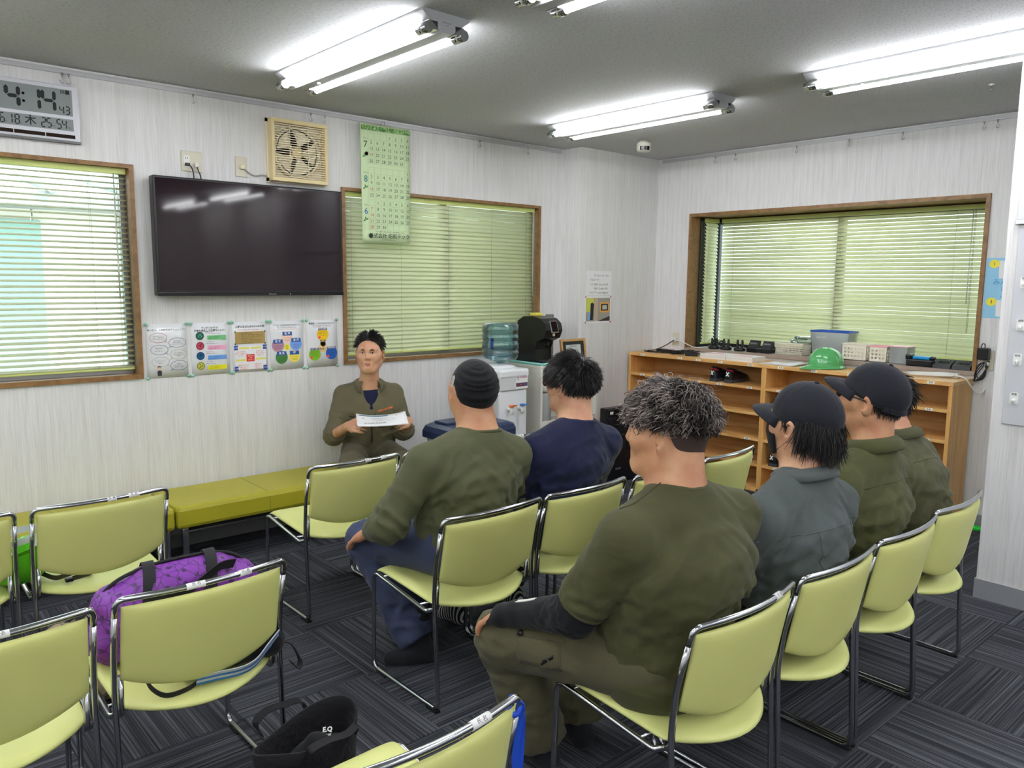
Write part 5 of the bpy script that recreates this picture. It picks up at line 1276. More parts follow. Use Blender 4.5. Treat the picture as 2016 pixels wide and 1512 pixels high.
def surface_nets(D, axes):
    ins = D < 0
    nx, ny, nz = D.shape
    cnt = np.zeros((nx-1, ny-1, nz-1), np.int8)
    for a in (0, 1):
        for b in (0, 1):
            for c in (0, 1): cnt += ins[a:nx-1+a, b:ny-1+b, c:nz-1+c]
    act = (cnt > 0) & (cnt < 8); I, J, K = np.nonzero(act); n = len(I)
    idx = np.full(act.shape, -1, np.int32); idx[I, J, K] = np.arange(n)
    S = np.zeros((n, 3)); W = np.zeros(n); ax = axes
    corners = [(a, b, c) for a in (0, 1) for b in (0, 1) for c in (0, 1)]
    for p in corners:
        for d in range(3):
            if p[d]: continue
            q = list(p); q[d] = 1
            d0 = D[I+p[0], J+p[1], K+p[2]]; d1 = D[I+q[0], J+q[1], K+q[2]]
            m = (d0 < 0) != (d1 < 0); t = np.where(m, d0/(d0-d1+1e-12), 0)
            P0 = np.stack([ax[0][I+p[0]], ax[1][J+p[1]], ax[2][K+p[2]]], 1); P1 = np.stack([ax[0][I+q[0]], ax[1][J+q[1]], ax[2][K+q[2]]], 1)
            S += np.where(m[:, None], P0+(P1-P0)*t[:, None], 0); W += m
    V = S/W[:, None]; F = []
    def quads(m, o, flipaxis):
        i, j, k = np.nonzero(m); return i, j, k
    # x edges
    m = ins[:-1, 1:-1, 1:-1] != ins[1:, 1:-1, 1:-1]; i, j, k = np.nonzero(m); f = np.stack([idx[i, j, k], idx[i, j+1, k], idx[i, j+1, k+1], idx[i, j, k+1]], 1)
    fl = ins[:-1, 1:-1, 1:-1][i, j, k]; F.append(np.where(fl[:, None], f, f[:, ::-1]))
    m = ins[1:-1, :-1, 1:-1] != ins[1:-1, 1:, 1:-1]; i, j, k = np.nonzero(m); f = np.stack([idx[i, j, k], idx[i, j, k+1], idx[i+1, j, k+1], idx[i+1, j, k]], 1)
    fl = ins[1:-1, :-1, 1:-1][i, j, k]; F.append(np.where(fl[:, None], f, f[:, ::-1]))
    m = ins[1:-1, 1:-1, :-1] != ins[1:-1, 1:-1, 1:]; i, j, k = np.nonzero(m); f = np.stack([idx[i, j, k], idx[i+1, j, k], idx[i+1, j+1, k], idx[i, j+1, k]], 1)
    fl = ins[1:-1, 1:-1, :-1][i, j, k]; F.append(np.where(fl[:, None], f, f[:, ::-1]))
    F = np.concatenate(F); F = F[(F >= 0).all(1)]
    return V, F
def relax(V, F, it=1, lam=.5):
    for _ in range(it):
        S = np.zeros_like(V); C = np.zeros(len(V))
        for a in range(4):
            for b in ((a+1) % 4, (a-1) % 4):
                np.add.at(S, F[:, a], V[F[:, b]]); np.add.at(C, F[:, a], 1)
        V = V+lam*(S/np.maximum(C, 1)[:, None]-V)
    return V
def vnormals(V, F):
    n = np.cross(V[F[:, 2]]-V[F[:, 0]], V[F[:, 3]]-V[F[:, 1]]); N = np.zeros_like(V)
    for a in range(4): np.add.at(N, F[:, a], n)
    return N/np.maximum(np.linalg.norm(N, axis=1), 1e-12)[:, None]
def folds(V, N, specs, seed=0):
    """specs: (centre, radius, amplitude, along, wavelength): soft creases running along a direction"""
    d = np.zeros(len(V))
    for q, (c, R, amp, al, wl) in enumerate(specs):
        al = A3(al); al /= np.linalg.norm(al); P = V-A3(c); w = np.exp(-np.sum(P*P, 1)/(R*R))
        t = P@al; Q = P-t[:, None]*al
        wob = vnoise(P*5+11.3*q+seed)*wl*.45
        M = np.stack([Q[:, 0]/wl+wob/wl, Q[:, 1]/wl+7.1*q, Q[:, 2]/wl+wob/wl+seed], 1) + (t/(wl*8))[:, None]
        n = vnoise(M); n = 1-np.abs(n)*2
        d += 1.9*amp*w*n
    return V+N*d[:, None]
def axis_lines(lo, hi, h, fine):
    """grid lines with step h, refined to step f inside the given ranges (a,b,f)"""
    x = lo; out = [lo]
    while x < hi:
        st = h
        for a, b, f in fine:
            if a-1e-6 <= x+f*.5 <= b: st = min(st, f)
            elif x < a < x+st: st = max(min(st, a-x), f)
        x += st; out.append(x)
    return np.array(out)
def grow(name, fld, h, m, parent, fine=None, rl=1, fspec=None, seed=0, post=None):
    lo, hi = fld.bounds(); axes = [axis_lines(lo[d], hi[d], h, fine[d] if fine else []) for d in range(3)]
    D = fld.grid(axes); V, F = surface_nets(D, axes); V = relax(V, F, rl, .5)
    if fspec: V = folds(V, vnormals(V, F), fspec, seed)
    if post: V = post(V)
    return link(name, np_mesh(name, V, F), m, parent)
def rotm(yaw=0, pitch=0, roll=0):
    """head turn: yaw to the left, pitch up, roll to the right shoulder; columns are the head's own axes"""
    return np.array((Matrix.Rotation(yaw, 3, 'Z') @ Matrix.Rotation(pitch, 3, 'X') @ Matrix.Rotation(roll, 3, 'Y')))
class Head:
    def __init__(s, c, R, sc=1.0): s.c = A3(c); s.R = R; s.s = sc
    def w(s, p): return s.c + s.R @ (A3(p)*s.s)
    def mat4(s):
        M = Matrix.Identity(4)
        for i in range(3):
            for j in range(3): M[i][j] = s.R[i, j]*s.s
            M[i][3] = s.c[i]
        return M
def add_head(f, H, neck, rn=.058, jaw=1.0, female=False):
    w, R, s = H.w, H.R, H.s
    def e(c, r, k=.02, cut=False, R2=None): f.ell(w(c), A3(r)*s, R if R2 is None else R2, k, cut)
    def c(a, b, ra, rb=None, k=.02, cut=False): f.cone(w(a), w(b), ra*s, (ra if rb is None else rb)*s, k, cut=cut)
    e((0, -.014, .030), (.076, .094, .088)); e((0, .022, .012), (.068, .074, .080), .03)
    e((0, .032, -.045), (.056*jaw, .058, .068), .03)
    for x in (-1, 1):
        c((x*.052*jaw, -.008, -.055), (x*.020, .068, -.098), .026, .018, .03); c((x*.040, .058, -.018), (x*.052, .035, -.012), .024, .022, .03)
        Re = R @ np.array(Matrix.Rotation(-x*.42, 3, 'Z')); e((x*.0845, -.014, -.008), (.0085, .022, .036), .006, False, Re); e((x*.0895, -.006, -.006), (.0065, .010, .019), .005, True, Re)
        c((x*.012, .090, .028), (x*.044, .075, .028), .012, .010, .015)
        e((x*.031, .0965, .010), (.015, .010, .010), .014, True)
        e((x*.031, .079, .009), (.0135, .012, .0115), .004)
        e((x*.0105, .0965, -.026), (.0075, .009, .0065), .007)
    c((0, .088, .020), (0, .1035, -.019), .0065, .0095, .012)
    c((0, .080, -.088), (0, .074, -.098), .016, .016, .02)
    c((-.020, .083, -.056), (.020, .083, -.056), .007, .007, .01); c((-.017, .082, -.067), (.017, .082, -.067), .008, .008, .01)
    c((-.019, .0935, -.0615), (.019, .0935, -.0615), .0022, .0022, .004, True)
    nb = A3(neck)
    f.cone(w((0, -.030, -.045)), nb, rn*s, (rn+.006)*s, .035); f.cone(w((0, .01, -.075)), nb+H.R@A3((0, .02, 0)), .045*s, .05*s, .035)
def add_hand(f, wr, d, back, side, curl=.35, sc=1.0, spread=.12, thumb=1.0, tcurl=.25, rads=1.0):
    """wrist point, pointing direction, back-of-hand direction, side: +1 when the thumb lies along (d x back)"""
    d = A3(d)/np.linalg.norm(A3(d)); b = A3(back); b = b-d*(b@d); b /= np.linalg.norm(b); t = np.cross(d, b)*side; wr = A3(wr); tips = []
    k = .006
    f.cone(wr, wr+d*.05*sc+t*.018*sc, .026*sc, .017*sc, .012); f.cone(wr, wr+d*.06*sc-t*.022*sc, .024*sc, .016*sc, .012); f.cone(wr+d*.04*sc+t*.02*sc, wr+d*.04*sc-t*.024*sc, .018*sc, .017*sc, .012)
    for i, (o, L) in enumerate(((.032, .072), (.011, .080), (-.010, .074), (-.030, .058))):
        a = wr+d*.072*sc+t*o*sc; dd = d+t*(.5*spread*(1.5-i)); dd /= np.linalg.norm(dd); q = a; ang = 0
        for j, fr in enumerate((.46, .30, .24)):
            ang += curl*(1.0 if j else .7); v = dd*math.cos(ang)-b*math.sin(ang); q2 = q+v*L*fr*sc
            f.cone(q, q2, (.0088-.0007*j)*sc*rads, (.0082-.0008*j)*sc*rads, k); q = q2
        tips.append((q, v, b*math.cos(ang)+dd*math.sin(ang)))
        f.cone(wr+d*.045*sc+t*o*.8*sc, a, .012*sc, .0098*sc, k)
    a = wr+d*.018*sc+t*.026*sc; v = d*.75+t*.62*thumb-b*.25; v /= np.linalg.norm(v)
    p1 = a+v*.034*sc; v2 = v*.9+d*.45-t*.25*tcurl*3-b*tcurl*.4; v2 /= np.linalg.norm(v2); p2 = p1+v2*.030*sc; p3 = p2+v2*.022*sc
    f.cone(a, p1, .014*sc, .0108*sc, .008); f.cone(p1, p2, .0102*sc, .0092*sc, k); f.cone(p2, p3, .009*sc, .0078*sc, k); tips.append((p3, v2, b))
    return tips
def dome_pt(H, c, r, th, ph, q=1.0):
    """point on an ellipsoid about the head: azimuth th (0 = face, + to the wearer's left), elevation ph"""
    p = A3((-math.sin(th)*math.cos(ph)*r[0], math.cos(th)*math.cos(ph)*r[1], math.sin(ph)*r[2]))*q
    return H.w(A3(c)+p)
def dome(name, H, c, r, rim, m, parent, nt=48, npx=16, bumpf=None, lip=.93, seg=True):
    """closed-top shell over the head; rim(th) gives the lower edge elevation"""
    P = []
    for i in range(-1, npx+1):
        row = []
        for k in range(nt):
            th = 2*PI*k/nt; p0 = rim(th); ph = p0+(PI/2-p0)*max(i, 0)/npx; q = 1.0 if i >= 0 else lip
            if bumpf: q *= bumpf(th, ph, max(i, 0)/npx)
            row.append(tuple(dome_pt(H, c, r, th, min(ph, PI/2-.001), q)))
        P.append(row)
    mb = MB(); mb.grid(P, closed_u=True, flip=True); return mb.build(name, m, parent)
def strands(name, roots, dirs, lens, m, parent, H, cen, rad, r0=.0016, nseg=6, gravity=.0, curl=0, cfreq=3, stiff=.5, hug=1.0, tint=None, seed=0, sides=3, out=.0, taper=.75):
    """tapered locks of hair grown from the scalp; they bend with gravity and stay outside the skull ellipsoid"""
    rng = np.random.RandomState(seed); n = len(roots); R0 = np.array(roots); Dv = np.array(dirs); Ln = np.array(lens)
    P = np.zeros((n, nseg+1, 3)); P[:, 0] = R0; d = Dv/np.linalg.norm(Dv, axis=1)[:, None]
    Cn = H.c + H.R @ (A3(cen)*H.s); inv = H.R.T
    for i in range(nseg):
        d = d+np.array([0, 0, -gravity])/nseg; d /= np.linalg.norm(d, axis=1)[:, None]
        p = P[:, i]+d*(Ln/nseg)[:, None]
        q = ((p-Cn)@H.R)/(A3(rad)*H.s); l = np.linalg.norm(q, axis=1); lim = 1.0+out*(i+1)/nseg
        sc = np.where(l < lim, lim/np.maximum(l, 1e-6), 1.0); p = Cn+((q*sc[:, None])*(A3(rad)*H.s))@H.R.T
        d2 = p-P[:, i]; d = d2/np.maximum(np.linalg.norm(d2, axis=1), 1e-9)[:, None]; P[:, i+1] = p
    if curl > 0:
        ph = rng.uniform(0, 6.28, n); fr = cfreq*rng.uniform(.7, 1.3, n)
        T = np.gradient(P, axis=1); T /= np.maximum(np.linalg.norm(T, axis=2), 1e-9)[:, :, None]
        a = np.cross(T, np.array([.3, .2, 1.0])); a /= np.maximum(np.linalg.norm(a, axis=2), 1e-9)[:, :, None]; b = np.cross(T, a)
        u = np.linspace(0, 1, nseg+1)[None, :]; amp = curl*np.minimum(1, u*2.5)
        P = P+a*(amp*np.cos(ph[:, None]+fr[:, None]*6.28*u))[:, :, None]+b*(amp*np.sin(ph[:, None]+fr[:, None]*6.28*u))[:, :, None]
    T = np.gradient(P, axis=1); T /= np.maximum(np.linalg.norm(T, axis=2), 1e-9)[:, :, None]
    a = np.cross(T, np.array([.35, .25, .9])); a /= np.maximum(np.linalg.norm(a, axis=2), 1e-9)[:, :, None]; b = np.cross(T, a)
    u = np.linspace(0, 1, nseg+1); rr = r0*(1-taper*u**1.6)
    rs = rng.uniform(.7, 1.3, n)
    V = np.stack([P+(a*math.cos(2*PI*k/sides)+b*math.sin(2*PI*k/sides))*(rr[None, :, None]*rs[:, None, None]) for k in range(sides)], 2)   # n,seg,side,3
    ids = np.arange(n*(nseg+1)*sides).reshape(n, nseg+1, sides); F = []
    for k in range(sides):
        k2 = (k+1) % sides; F.append(np.stack([ids[:, :-1, k], ids[:, :-1, k2], ids[:, 1:, k2], ids[:, 1:, k]], -1).reshape(-1, 4))
    me = np_mesh(name, V.reshape(-1, 3), np.concatenate(F))
    if tint is not None:
        ca = me.color_attributes.new('tint', 'FLOAT_COLOR', 'POINT')
        t = np.repeat(np.array(tint)[:, None], (nseg+1)*sides, 1).reshape(-1); ca.data.foreach_set('color', np.stack([t, t, t, np.ones_like(t)], 1).astype(np.float32).ravel())
    o = link(name, me, m, parent); return o
def nape(H, m, parent, rn=.058, zlow=-.085, y0=-.045):
    """short hair running down the back of the neck"""
    f = Field(); nl = H.R@A3((0, 1, 0)); f.cone(H.w((0, -.031, .0)), H.w((0, -.031, zlow)), (rn+.006)*H.s, (rn-.003)*H.s, .01, clip=(H.w((0, y0, 0)), nl))
    f.ell(H.w((0, -.0145, .028)), A3((.079, .0975, .09))*H.s, H.R, .02, clip=(H.w((0, y0, 0)), nl))
    return grow('nape_hair_base', f, .006, m, parent, None, 1)
# ------------------------------------------------------------------ materials for people
def skin(name, rgb, red):
    if name in MATS: return MATS[name]
    t = NT(name); c = s2l(rgb); f = t.noise(t.coords(), 16, 3)
    t.l(t.ramp(f, [(.3, s2l(red)), (.65, c)]), t.b.inputs['Base Color']); t.setp(Roughness=.5)
    t.b.inputs['Subsurface Weight'].default_value = .12; t.b.inputs['Subsurface Radius'].default_value = (.012, .005, .003)
    t.bump(t.noise(t.coords(), 260, 2), .06, .001); MATS[name] = t.m; return t.m
def cloth(name, rgb, var=.1, weave=500, bump=.15, rough=.85, crease=.10):
    if name in MATS: return MATS[name]
    t = NT(name); c = s2l(rgb); f = t.noise(t.coords(), 7, 3)
    t.l(t.ramp(f, [(.3, tuple(x*(1-var) for x in c)), (.7, tuple(x*(1+var*.6) for x in c))]), t.b.inputs['Base Color']); t.setp(Roughness=rough)
    t.b.inputs['Specular IOR Level'].default_value = .25; t.b.inputs['Sheen Weight'].default_value = .08
    cr = t.noise(t.coords('Object', (1, 1, 2.2), (.4, .6, .3)), 16, 3, .55, .6); fine = t.noise(t.coords(), weave, 1)
    mx = t.n('ShaderNodeMath', operation='MULTIPLY_ADD'); t.l(fine, mx.inputs[0]); mx.inputs[1].default_value = bump*.1; t.l(cr, mx.inputs[2])
    t.bump(mx.outputs[0], crease, .02); MATS[name] = t.m; return t.m
def hairmat(name, dark, light=None):
    if name in MATS: return MATS[name]
    t = NT(name); t.setp(Roughness=.38); t.b.inputs['Specular IOR Level'].default_value = .45
    if light:
        at = t.n('ShaderNodeAttribute'); at.attribute_name = 'tint'
        t.l(t.ramp(at.outputs['Fac'], [(0, s2l(dark)), (1, s2l(light))]), t.b.inputs['Base Color'])
    else: t.setp(**{'Base Color': (*s2l(dark), 1)})
    MATS[name] = t.m; return t.m
M_skin = skin('tan skin', (198, 150, 112), (184, 126, 92)); M_skin2 = skin('light tan skin', (212, 166, 132), (198, 140, 110))
M_olive1 = cloth('olive knit', (84, 86, 60)); M_olive2 = cloth('deep olive jersey', (74, 74, 46)); M_olive3 = cloth('olive twill', (78, 78, 54)); M_olive4 = cloth('moss olive shirt', (78, 80, 48))
M_khaki = cloth('olive work jacket', (100, 95, 72)); M_khakip = cloth('olive work trousers', (90, 85, 66)); M_navyt = cloth('navy jersey', (26, 31, 60)); M_greyj = cloth('grey work jacket', (80, 87, 86)); M_bluep = cloth('slate blue trousers', (62, 70, 96)); M_blackt = cloth('black fabric', (20, 21, 26)); M_socks = cloth('dark grey socks', (34, 36, 40)); M_darktr = cloth('dark grey trousers', (40, 42, 40))
M_capf = cloth('black cap cloth', (30, 32, 40), .12, 700, .5, .8, .1)
M_hair = hairmat('black hair', (20, 18, 18)); M_hair2 = hairmat('soft black hair', (26, 23, 22)); M_curl = hairmat('greying curls', (34, 27, 25), (186, 172, 164))
# ------------------------------------------------------------------ seated figure
def seated(name, label, loc, rz, J, skinm, shirt, trous, o):
    """J: joints in the figure's own frame (x to its right, y ahead); o: options"""
    t = thing(name, label, 'person', loc, rz); g = lambda k: A3(J[k])
    b = o.get('bulk', 1.0); H = Head(J['head'], rotm(*[math.radians(v) for v in o.get('turn', (0, 0, 0))]), o.get('hs', 1.0))
    side = g('shR')-g('shL'); side /= np.linalg.norm(side); ps = g('hipR')-g('hipL'); ps /= np.linalg.norm(ps)
    ch, nk, pe = g('chest'), g('neck'), g('pelvis'); wa = pe*.55+ch*.45+A3((0, o.get('belly', .0), 0))
    # body: one continuous skin surface under the clothes
    f = Field(); add_head(f, H, nk, o.get('rn', .058))
    q = .80
    f.cone(pe, wa, .105*b*q, .10*b*q, .05, ps, 1.35); f.cone(wa, ch, .10*b*q, .105*b*q, .05, side, 1.4); f.cone(ch, nk*.75+ch*.25, .105*b*q, .06*b, .05, side, 1.4)
    fine = [[], [], []]; c = H.c
    for d in range(3): fine[d].append((c[d]-.125*H.s, c[d]+.13*H.s, o.get('hres', .0055)))
    for s, L in (('L', -1), ('R', 1)):
        f.cone(nk-A3((0, 0, .01)), g('sh'+s), .05*b*q, .06*b*q, .04); f.cone(g('sh'+s), g('el'+s), .052*b*q, .042*b*q, .03); f.cone(g('el'+s), g('wr'+s), .042*b*.9, .027, .02)
        hd = J.get('hand'+s)
        if hd:
            add_hand(f, g('wr'+s)+A3(hd['d'])/np.linalg.norm(A3(hd['d']))*.012, hd['d'], hd['b'], hd.get('side', 1), hd.get('curl', .35), hd.get('sc', 1.0), hd.get('spread', .12), hd.get('thumb', 1.0), hd.get('tcurl', .25))
            if hd.get('fine', True):
                hc = g('wr'+s)+A3(hd['d'])/np.linalg.norm(A3(hd['d']))*.085
                for d in range(3): fine[d].append((hc[d]-.10, hc[d]+.10, .0052))
        else: f.cone(g('wr'+s), g('wr'+s)+(g('wr'+s)-g('el'+s))*.3, .028, .022, .02)
        f.cone(g('hip'+s), g('kn'+s), .08*b*q, .058*q, .04); f.cone(g('kn'+s), g('an'+s), .055*q, .04*q, .03); f.cone(g('an'+s), g('toe'+s)*.9+g('an'+s)*.1, .030, .018, .02)
    grow('body', f, .0125, skinm, t, fine, 1)
    # trousers
    f = Field(); tl = o.get('trl', 1.0)
    f.cone(pe, pe*.6+wa*.4, .118*b, .112*b, .05, ps, 1.32)
    for s in 'LR':
        kk, aa, hh = g('kn'+s), g('an'+s), g('hip'+s)
        f.cone(hh, kk, .094*b*tl, .074*tl, .05)
        e = aa+(aa-kk)/np.linalg.norm(aa-kk)*.05; f.cone(kk, e, .074*tl, o.get('hem', .068), .04, clip=(aa+A3((0, 0, .005)), (aa-kk)))
    fs = []
    for s in 'LR':
        fs += [(g('kn'+s), .13, .006, (1, 0, 0), .035), (g('hip'+s)*.5+g('kn'+s)*.5+A3((0, 0, .05)), .10, .005, (1, .2, 0), .035), (g('an'+s)*.75+g('kn'+s)*.25, .16, .009, (1, .3, .1), .045), (g('kn'+s)*.6+g('hip'+s)*.4, .2, .004, (.3, 1, 0), .05)]
    grow('trousers', f, .0105, trous, t, None, 2, fs, o.get('seed', 1))
    for s in 'LR':
        fb = Field(); aa, tt = g('an'+s), g('toe'+s); dn = A3((0, 0, -1))
        fb.cone(aa+A3((0, 0, .09)), aa+A3((0, 0, -.02)), .045, .043, .02); hl = aa+(aa-tt)*A3((1, 1, 0))*.22; hl[2] = .04; fb.cone(hl, aa*A3((.6, .6, 0))+tt*A3((.4, .4, 0))+A3((0, 0, .042)), .038, .04, .03); fb.cone(aa*A3((.6, .6, 0))+tt*A3((.4, .4, 0))+A3((0, 0, .040)), A3((tt[0], tt[1], .028)), .04, .026, .03); fb.cone(aa, hl, .042, .036, .03)
        grow('sock', fb, .009, o.get('socks', M_socks), t, None, 1)
    # shirt
    f = Field(); sl = o.get('sleeve', 'long'); k = o.get('loose', 1.0)
    lowz = pe+A3((0, -.005, -.02)); drop = o.get('hemdrop', .0)
    f.cone(lowz+A3((0, 0, -drop)), wa, .127*b*k, .116*b*k, .06, ps, 1.33); f.cone(wa, ch, .116*b*k, .118*b*k, .06, side, 1.42)
    top = nk*.62+ch*.38; f.cone(ch, top, .118*b*k, .082*b, .06, side, 1.5)
    for s in 'LR':
        sh, el, wr = g('sh'+s), g('el'+s), g('wr'+s)
        f.cone(nk-A3((0, .0, .018)), sh+A3((0, 0, .016)), .056*b, .056*b, .05); f.cone(sh, el, .064*b*k, .054*b*k, .022, clip=None if sl == 'long' else (sh+(el-sh)*o.get('sl', .8), el-sh))
        f.cone(sh*.85+ch*.15, ch*.6+pe*.4+(sh-ch)*A3((.42, .3, 0)), .052*b, .055*b, .05)
        if sl == 'long':
            e = wr+(wr-el)*.1; f.cone(el, e, .055*b*k, .041*k, .035, clip=(el+(wr-el)*o.get('cuff', 1.0), wr-el))
    f.cone(nk+(nk-ch)*.02, nk+(nk-ch)*.3, o.get('rn', .058)+.010, o.get('rn', .058)+.012, .02, clip=(nk+(nk-ch)*o.get('collar', .12), (H.c-nk)*A3((1, 1, 1))+A3((0, -.03 if o.get('vneck') is None else -.08, 0))))
    if o.get('vneck'):
        vd = o['vneck']; fw = A3((0, 1, 0))
        for i in range(5):
            u = i/4; p = nk*(1-u)+(ch+A3((0, 0, -.02)))*u+fw*(.075+.06*u)*b; f.cone(p, p+fw*.12, (.050*(1-u)+.004)*vd, None, .012, cut=True)
        fu = Field(); fu.cone(ch+A3((0, .03, 0)), top+A3((0, .02, -.01)), .1*b, .068*b, .05, side, 1.25); fu.cone(nk-A3((0, 0, .06)), nk, .075, o.get('rn', .058)+.006, .04, clip=(nk+A3((0, 0, .012)), (0, -.35, 1)))
        grow('undershirt', fu, .010, o.get('under', M_navyt), t, None, 1)
    fs = [(wa+A3((0, -.08, 0)), .2, .008*o.get('fold', 1), side+A3((0, 0, .35)), .05), (wa+A3((0, -.08, -.06)), .16, .007*o.get('fold', 1), side+A3((0, 0, -.2)), .04), (wa+A3((-.1, -.06, .06)), .15, .006*o.get('fold', 1), side+A3((0, 0, .9)), .035), (wa+A3((.1, -.06, .06)), .15, .006*o.get('fold', 1), side+A3((0, 0, -.9)), .035), (g('elL'), .13, .007, np.cross(g('elL')-g('shL'), (0, 1, 0)), .035), (g('elR'), .13, .006, np.cross(g('elR')-g('shR'), (0, 1, 0)), .035),
          (g('shL')*.6+ch*.4+A3((0, -.05, -.05)), .14, .006*o.get('fold', 1), (.6, 0, 1), .04), (g('shR')*.6+ch*.4+A3((0, -.05, -.05)), .14, .006*o.get('fold', 1), (-.6, 0, 1), .04), (ch+A3((0, -.1, 0)), .22, .0015, (1, 0, .2), .08)]
    so_ = grow(o.get('shirtname', 'shirt'), f, o.get('sres', .0088), shirt, t, None, 2, fs, o.get('seed', 1)+5)
    if o.get('rib'):
        nn = Vector((H.c-nk)+A3((0, -.03, 0))); cc_ = Vector(nk+(nk-ch)*o.get('collar', .12)); ax_ = Vector(nk-ch).normalized(); nn.normalize(); X = Vector((1, 0, 0)); X = (X-ax_*X.dot(ax_)).normalized(); Y = ax_.cross(X); rr_ = o.get('rn', .058)+.0095
        pts = []
        for k in range(32):
            a = 2*PI*k/32; q_ = X*(rr_*math.cos(a))+Y*(rr_*math.sin(a)); q_ -= ax_*(q_.dot(nn)/ax_.dot(nn)); pts.append(cc_+q_)
        MB().tube(pts, .0058, 8, closed=True).build('neck_rib', shirt, t)
    t['_'] = 0; del t['_']
    SURF[t.name] = so_
    return t, H, g
SURF = {}
from mathutils.bvhtree import BVHTree
def bvh_of(o):
    me = o.data; return BVHTree.FromPolygons([v.co[:] for v in me.vertices], [tuple(p.vertices) for p in me.polygons])
def on_surface(bv, pts, d, lift=.0008):
    """drop points along direction d onto a garment"""
    d = Vector(d).normalized(); out = []
    for q in pts:
        h = bv.ray_cast(Vector(q)-d*.6, d)
        if h[0] is not None: out.append((h[0]+h[1]*lift, h[1]))
    return out
def seam(name, o, pts, d, m, parent, r=.0016, n=6):
    q = on_surface(bvh_of(o), smooth_path(pts, n), d)
    if len(q) > 2: MB().tube([a for a, b in q], r, 5).build(name, m, parent)
def patch(name, o, org, X, Y, w, h, d, m, parent, nu=8, nv=6, th=.003, lift=.001):
    """a cloth patch laid on a garment"""
    bv = bvh_of(o); org, X, Y = Vector(org), Vector(X).normalized(), Vector(Y).normalized(); P = []
    for j in range(nv+1):
        row = []
        for i in range(nu+1):
            q = on_surface(bv, [org+X*(w*(i/nu-.5))+Y*(h*(j/nv-.5))], d, lift)
            row.append(q[0][0] if q else (row[-1] if row else org+X*(w*(i/nu-.5))+Y*(h*(j/nv-.5))))
        P.append(row)
    mb = MB(); mb.grid(P); o2 = mb.build(name, m, parent); so2 = o2.modifiers.new('t', 'SOLIDIFY'); so2.thickness = th; so2.offset = 1; return o2
def collar(name, parent, nk, up, fwd, r0, r1, h, gap, m, point=.03, n=30, sx=1.1, th=.0035):
    up = A3(up)/np.linalg.norm(A3(up)); fwd = A3(fwd); fwd = fwd-up*(fwd@up); fwd /= np.linalg.norm(fwd); rt = np.cross(fwd, up); nk = A3(nk); P = []
    for i in range(n+1):
        a = gap+(2*PI-2*gap)*i/n; dirv = fwd*math.cos(a)+rt*math.sin(a)*sx; e = max(0, math.cos(a))**2
        P.append([tuple(nk+dirv*r+up*z) for r, z in ((r0+.006, -.012), (r0, h*.5), (r0-.002, h), (r0+.006, h+.004), (r1-.006, h*.55), (r1, -.006-point*e), (r1-.004, -.010-point*e))])
    mb = MB(); mb.grid(P); o = mb.build(name, m, parent); so = o.modifiers.new('t', 'SOLIDIFY'); so.thickness = th; so.offset = 0; return o
def ring(name, parent, c, ax, r, w, m, sx=1.0, th=.003, side=(1, 0, 0)):
    X, Y, Z = frame_from(ax, side); c = Vector(c); mb = MB()
    mb.tube([c+X*(r*math.cos(a)*sx)+Y*(r*math.sin(a)) for a in [2*PI*k/28 for k in range(28)]], w, 6, closed=True); return mb.build(name, m, parent)
def scalp_roots(H, c, r, n, thr, phr, rng, q=1.0):
    R = []; N = []
    while len(R) < n:
        th = rng.uniform(*thr); s0, s1 = math.sin(phr[0]), math.sin(phr[1]); ph = math.asin(rng.uniform(s0, s1)); R.append(dome_pt(H, c, r, th, ph, q))
        l = A3((-math.sin(th)*math.cos(ph)/r[0], math.cos(th)*math.cos(ph)/r[1], math.sin(ph)/r[2])); l /= np.linalg.norm(l); N.append(H.R@l)
    return np.array(R), np.array(N)
def comb(H, R, N, flow, lift, rng, jit=.25):
    """directions: the flow projected on the scalp, lifted a little"""
    F = flow-(np.sum(flow*N, 1))[:, None]*N; F /= np.maximum(np.linalg.norm(F, axis=1), 1e-6)[:, None]
    return F+N*lift+rng.normal(0, jit, R.shape)
SKC, SKR = (0, -.014, .030), (.0765, .0945, .0885)      # skull ellipsoid in head coordinates
def deg(*a): return [math.radians(x) for x in a]
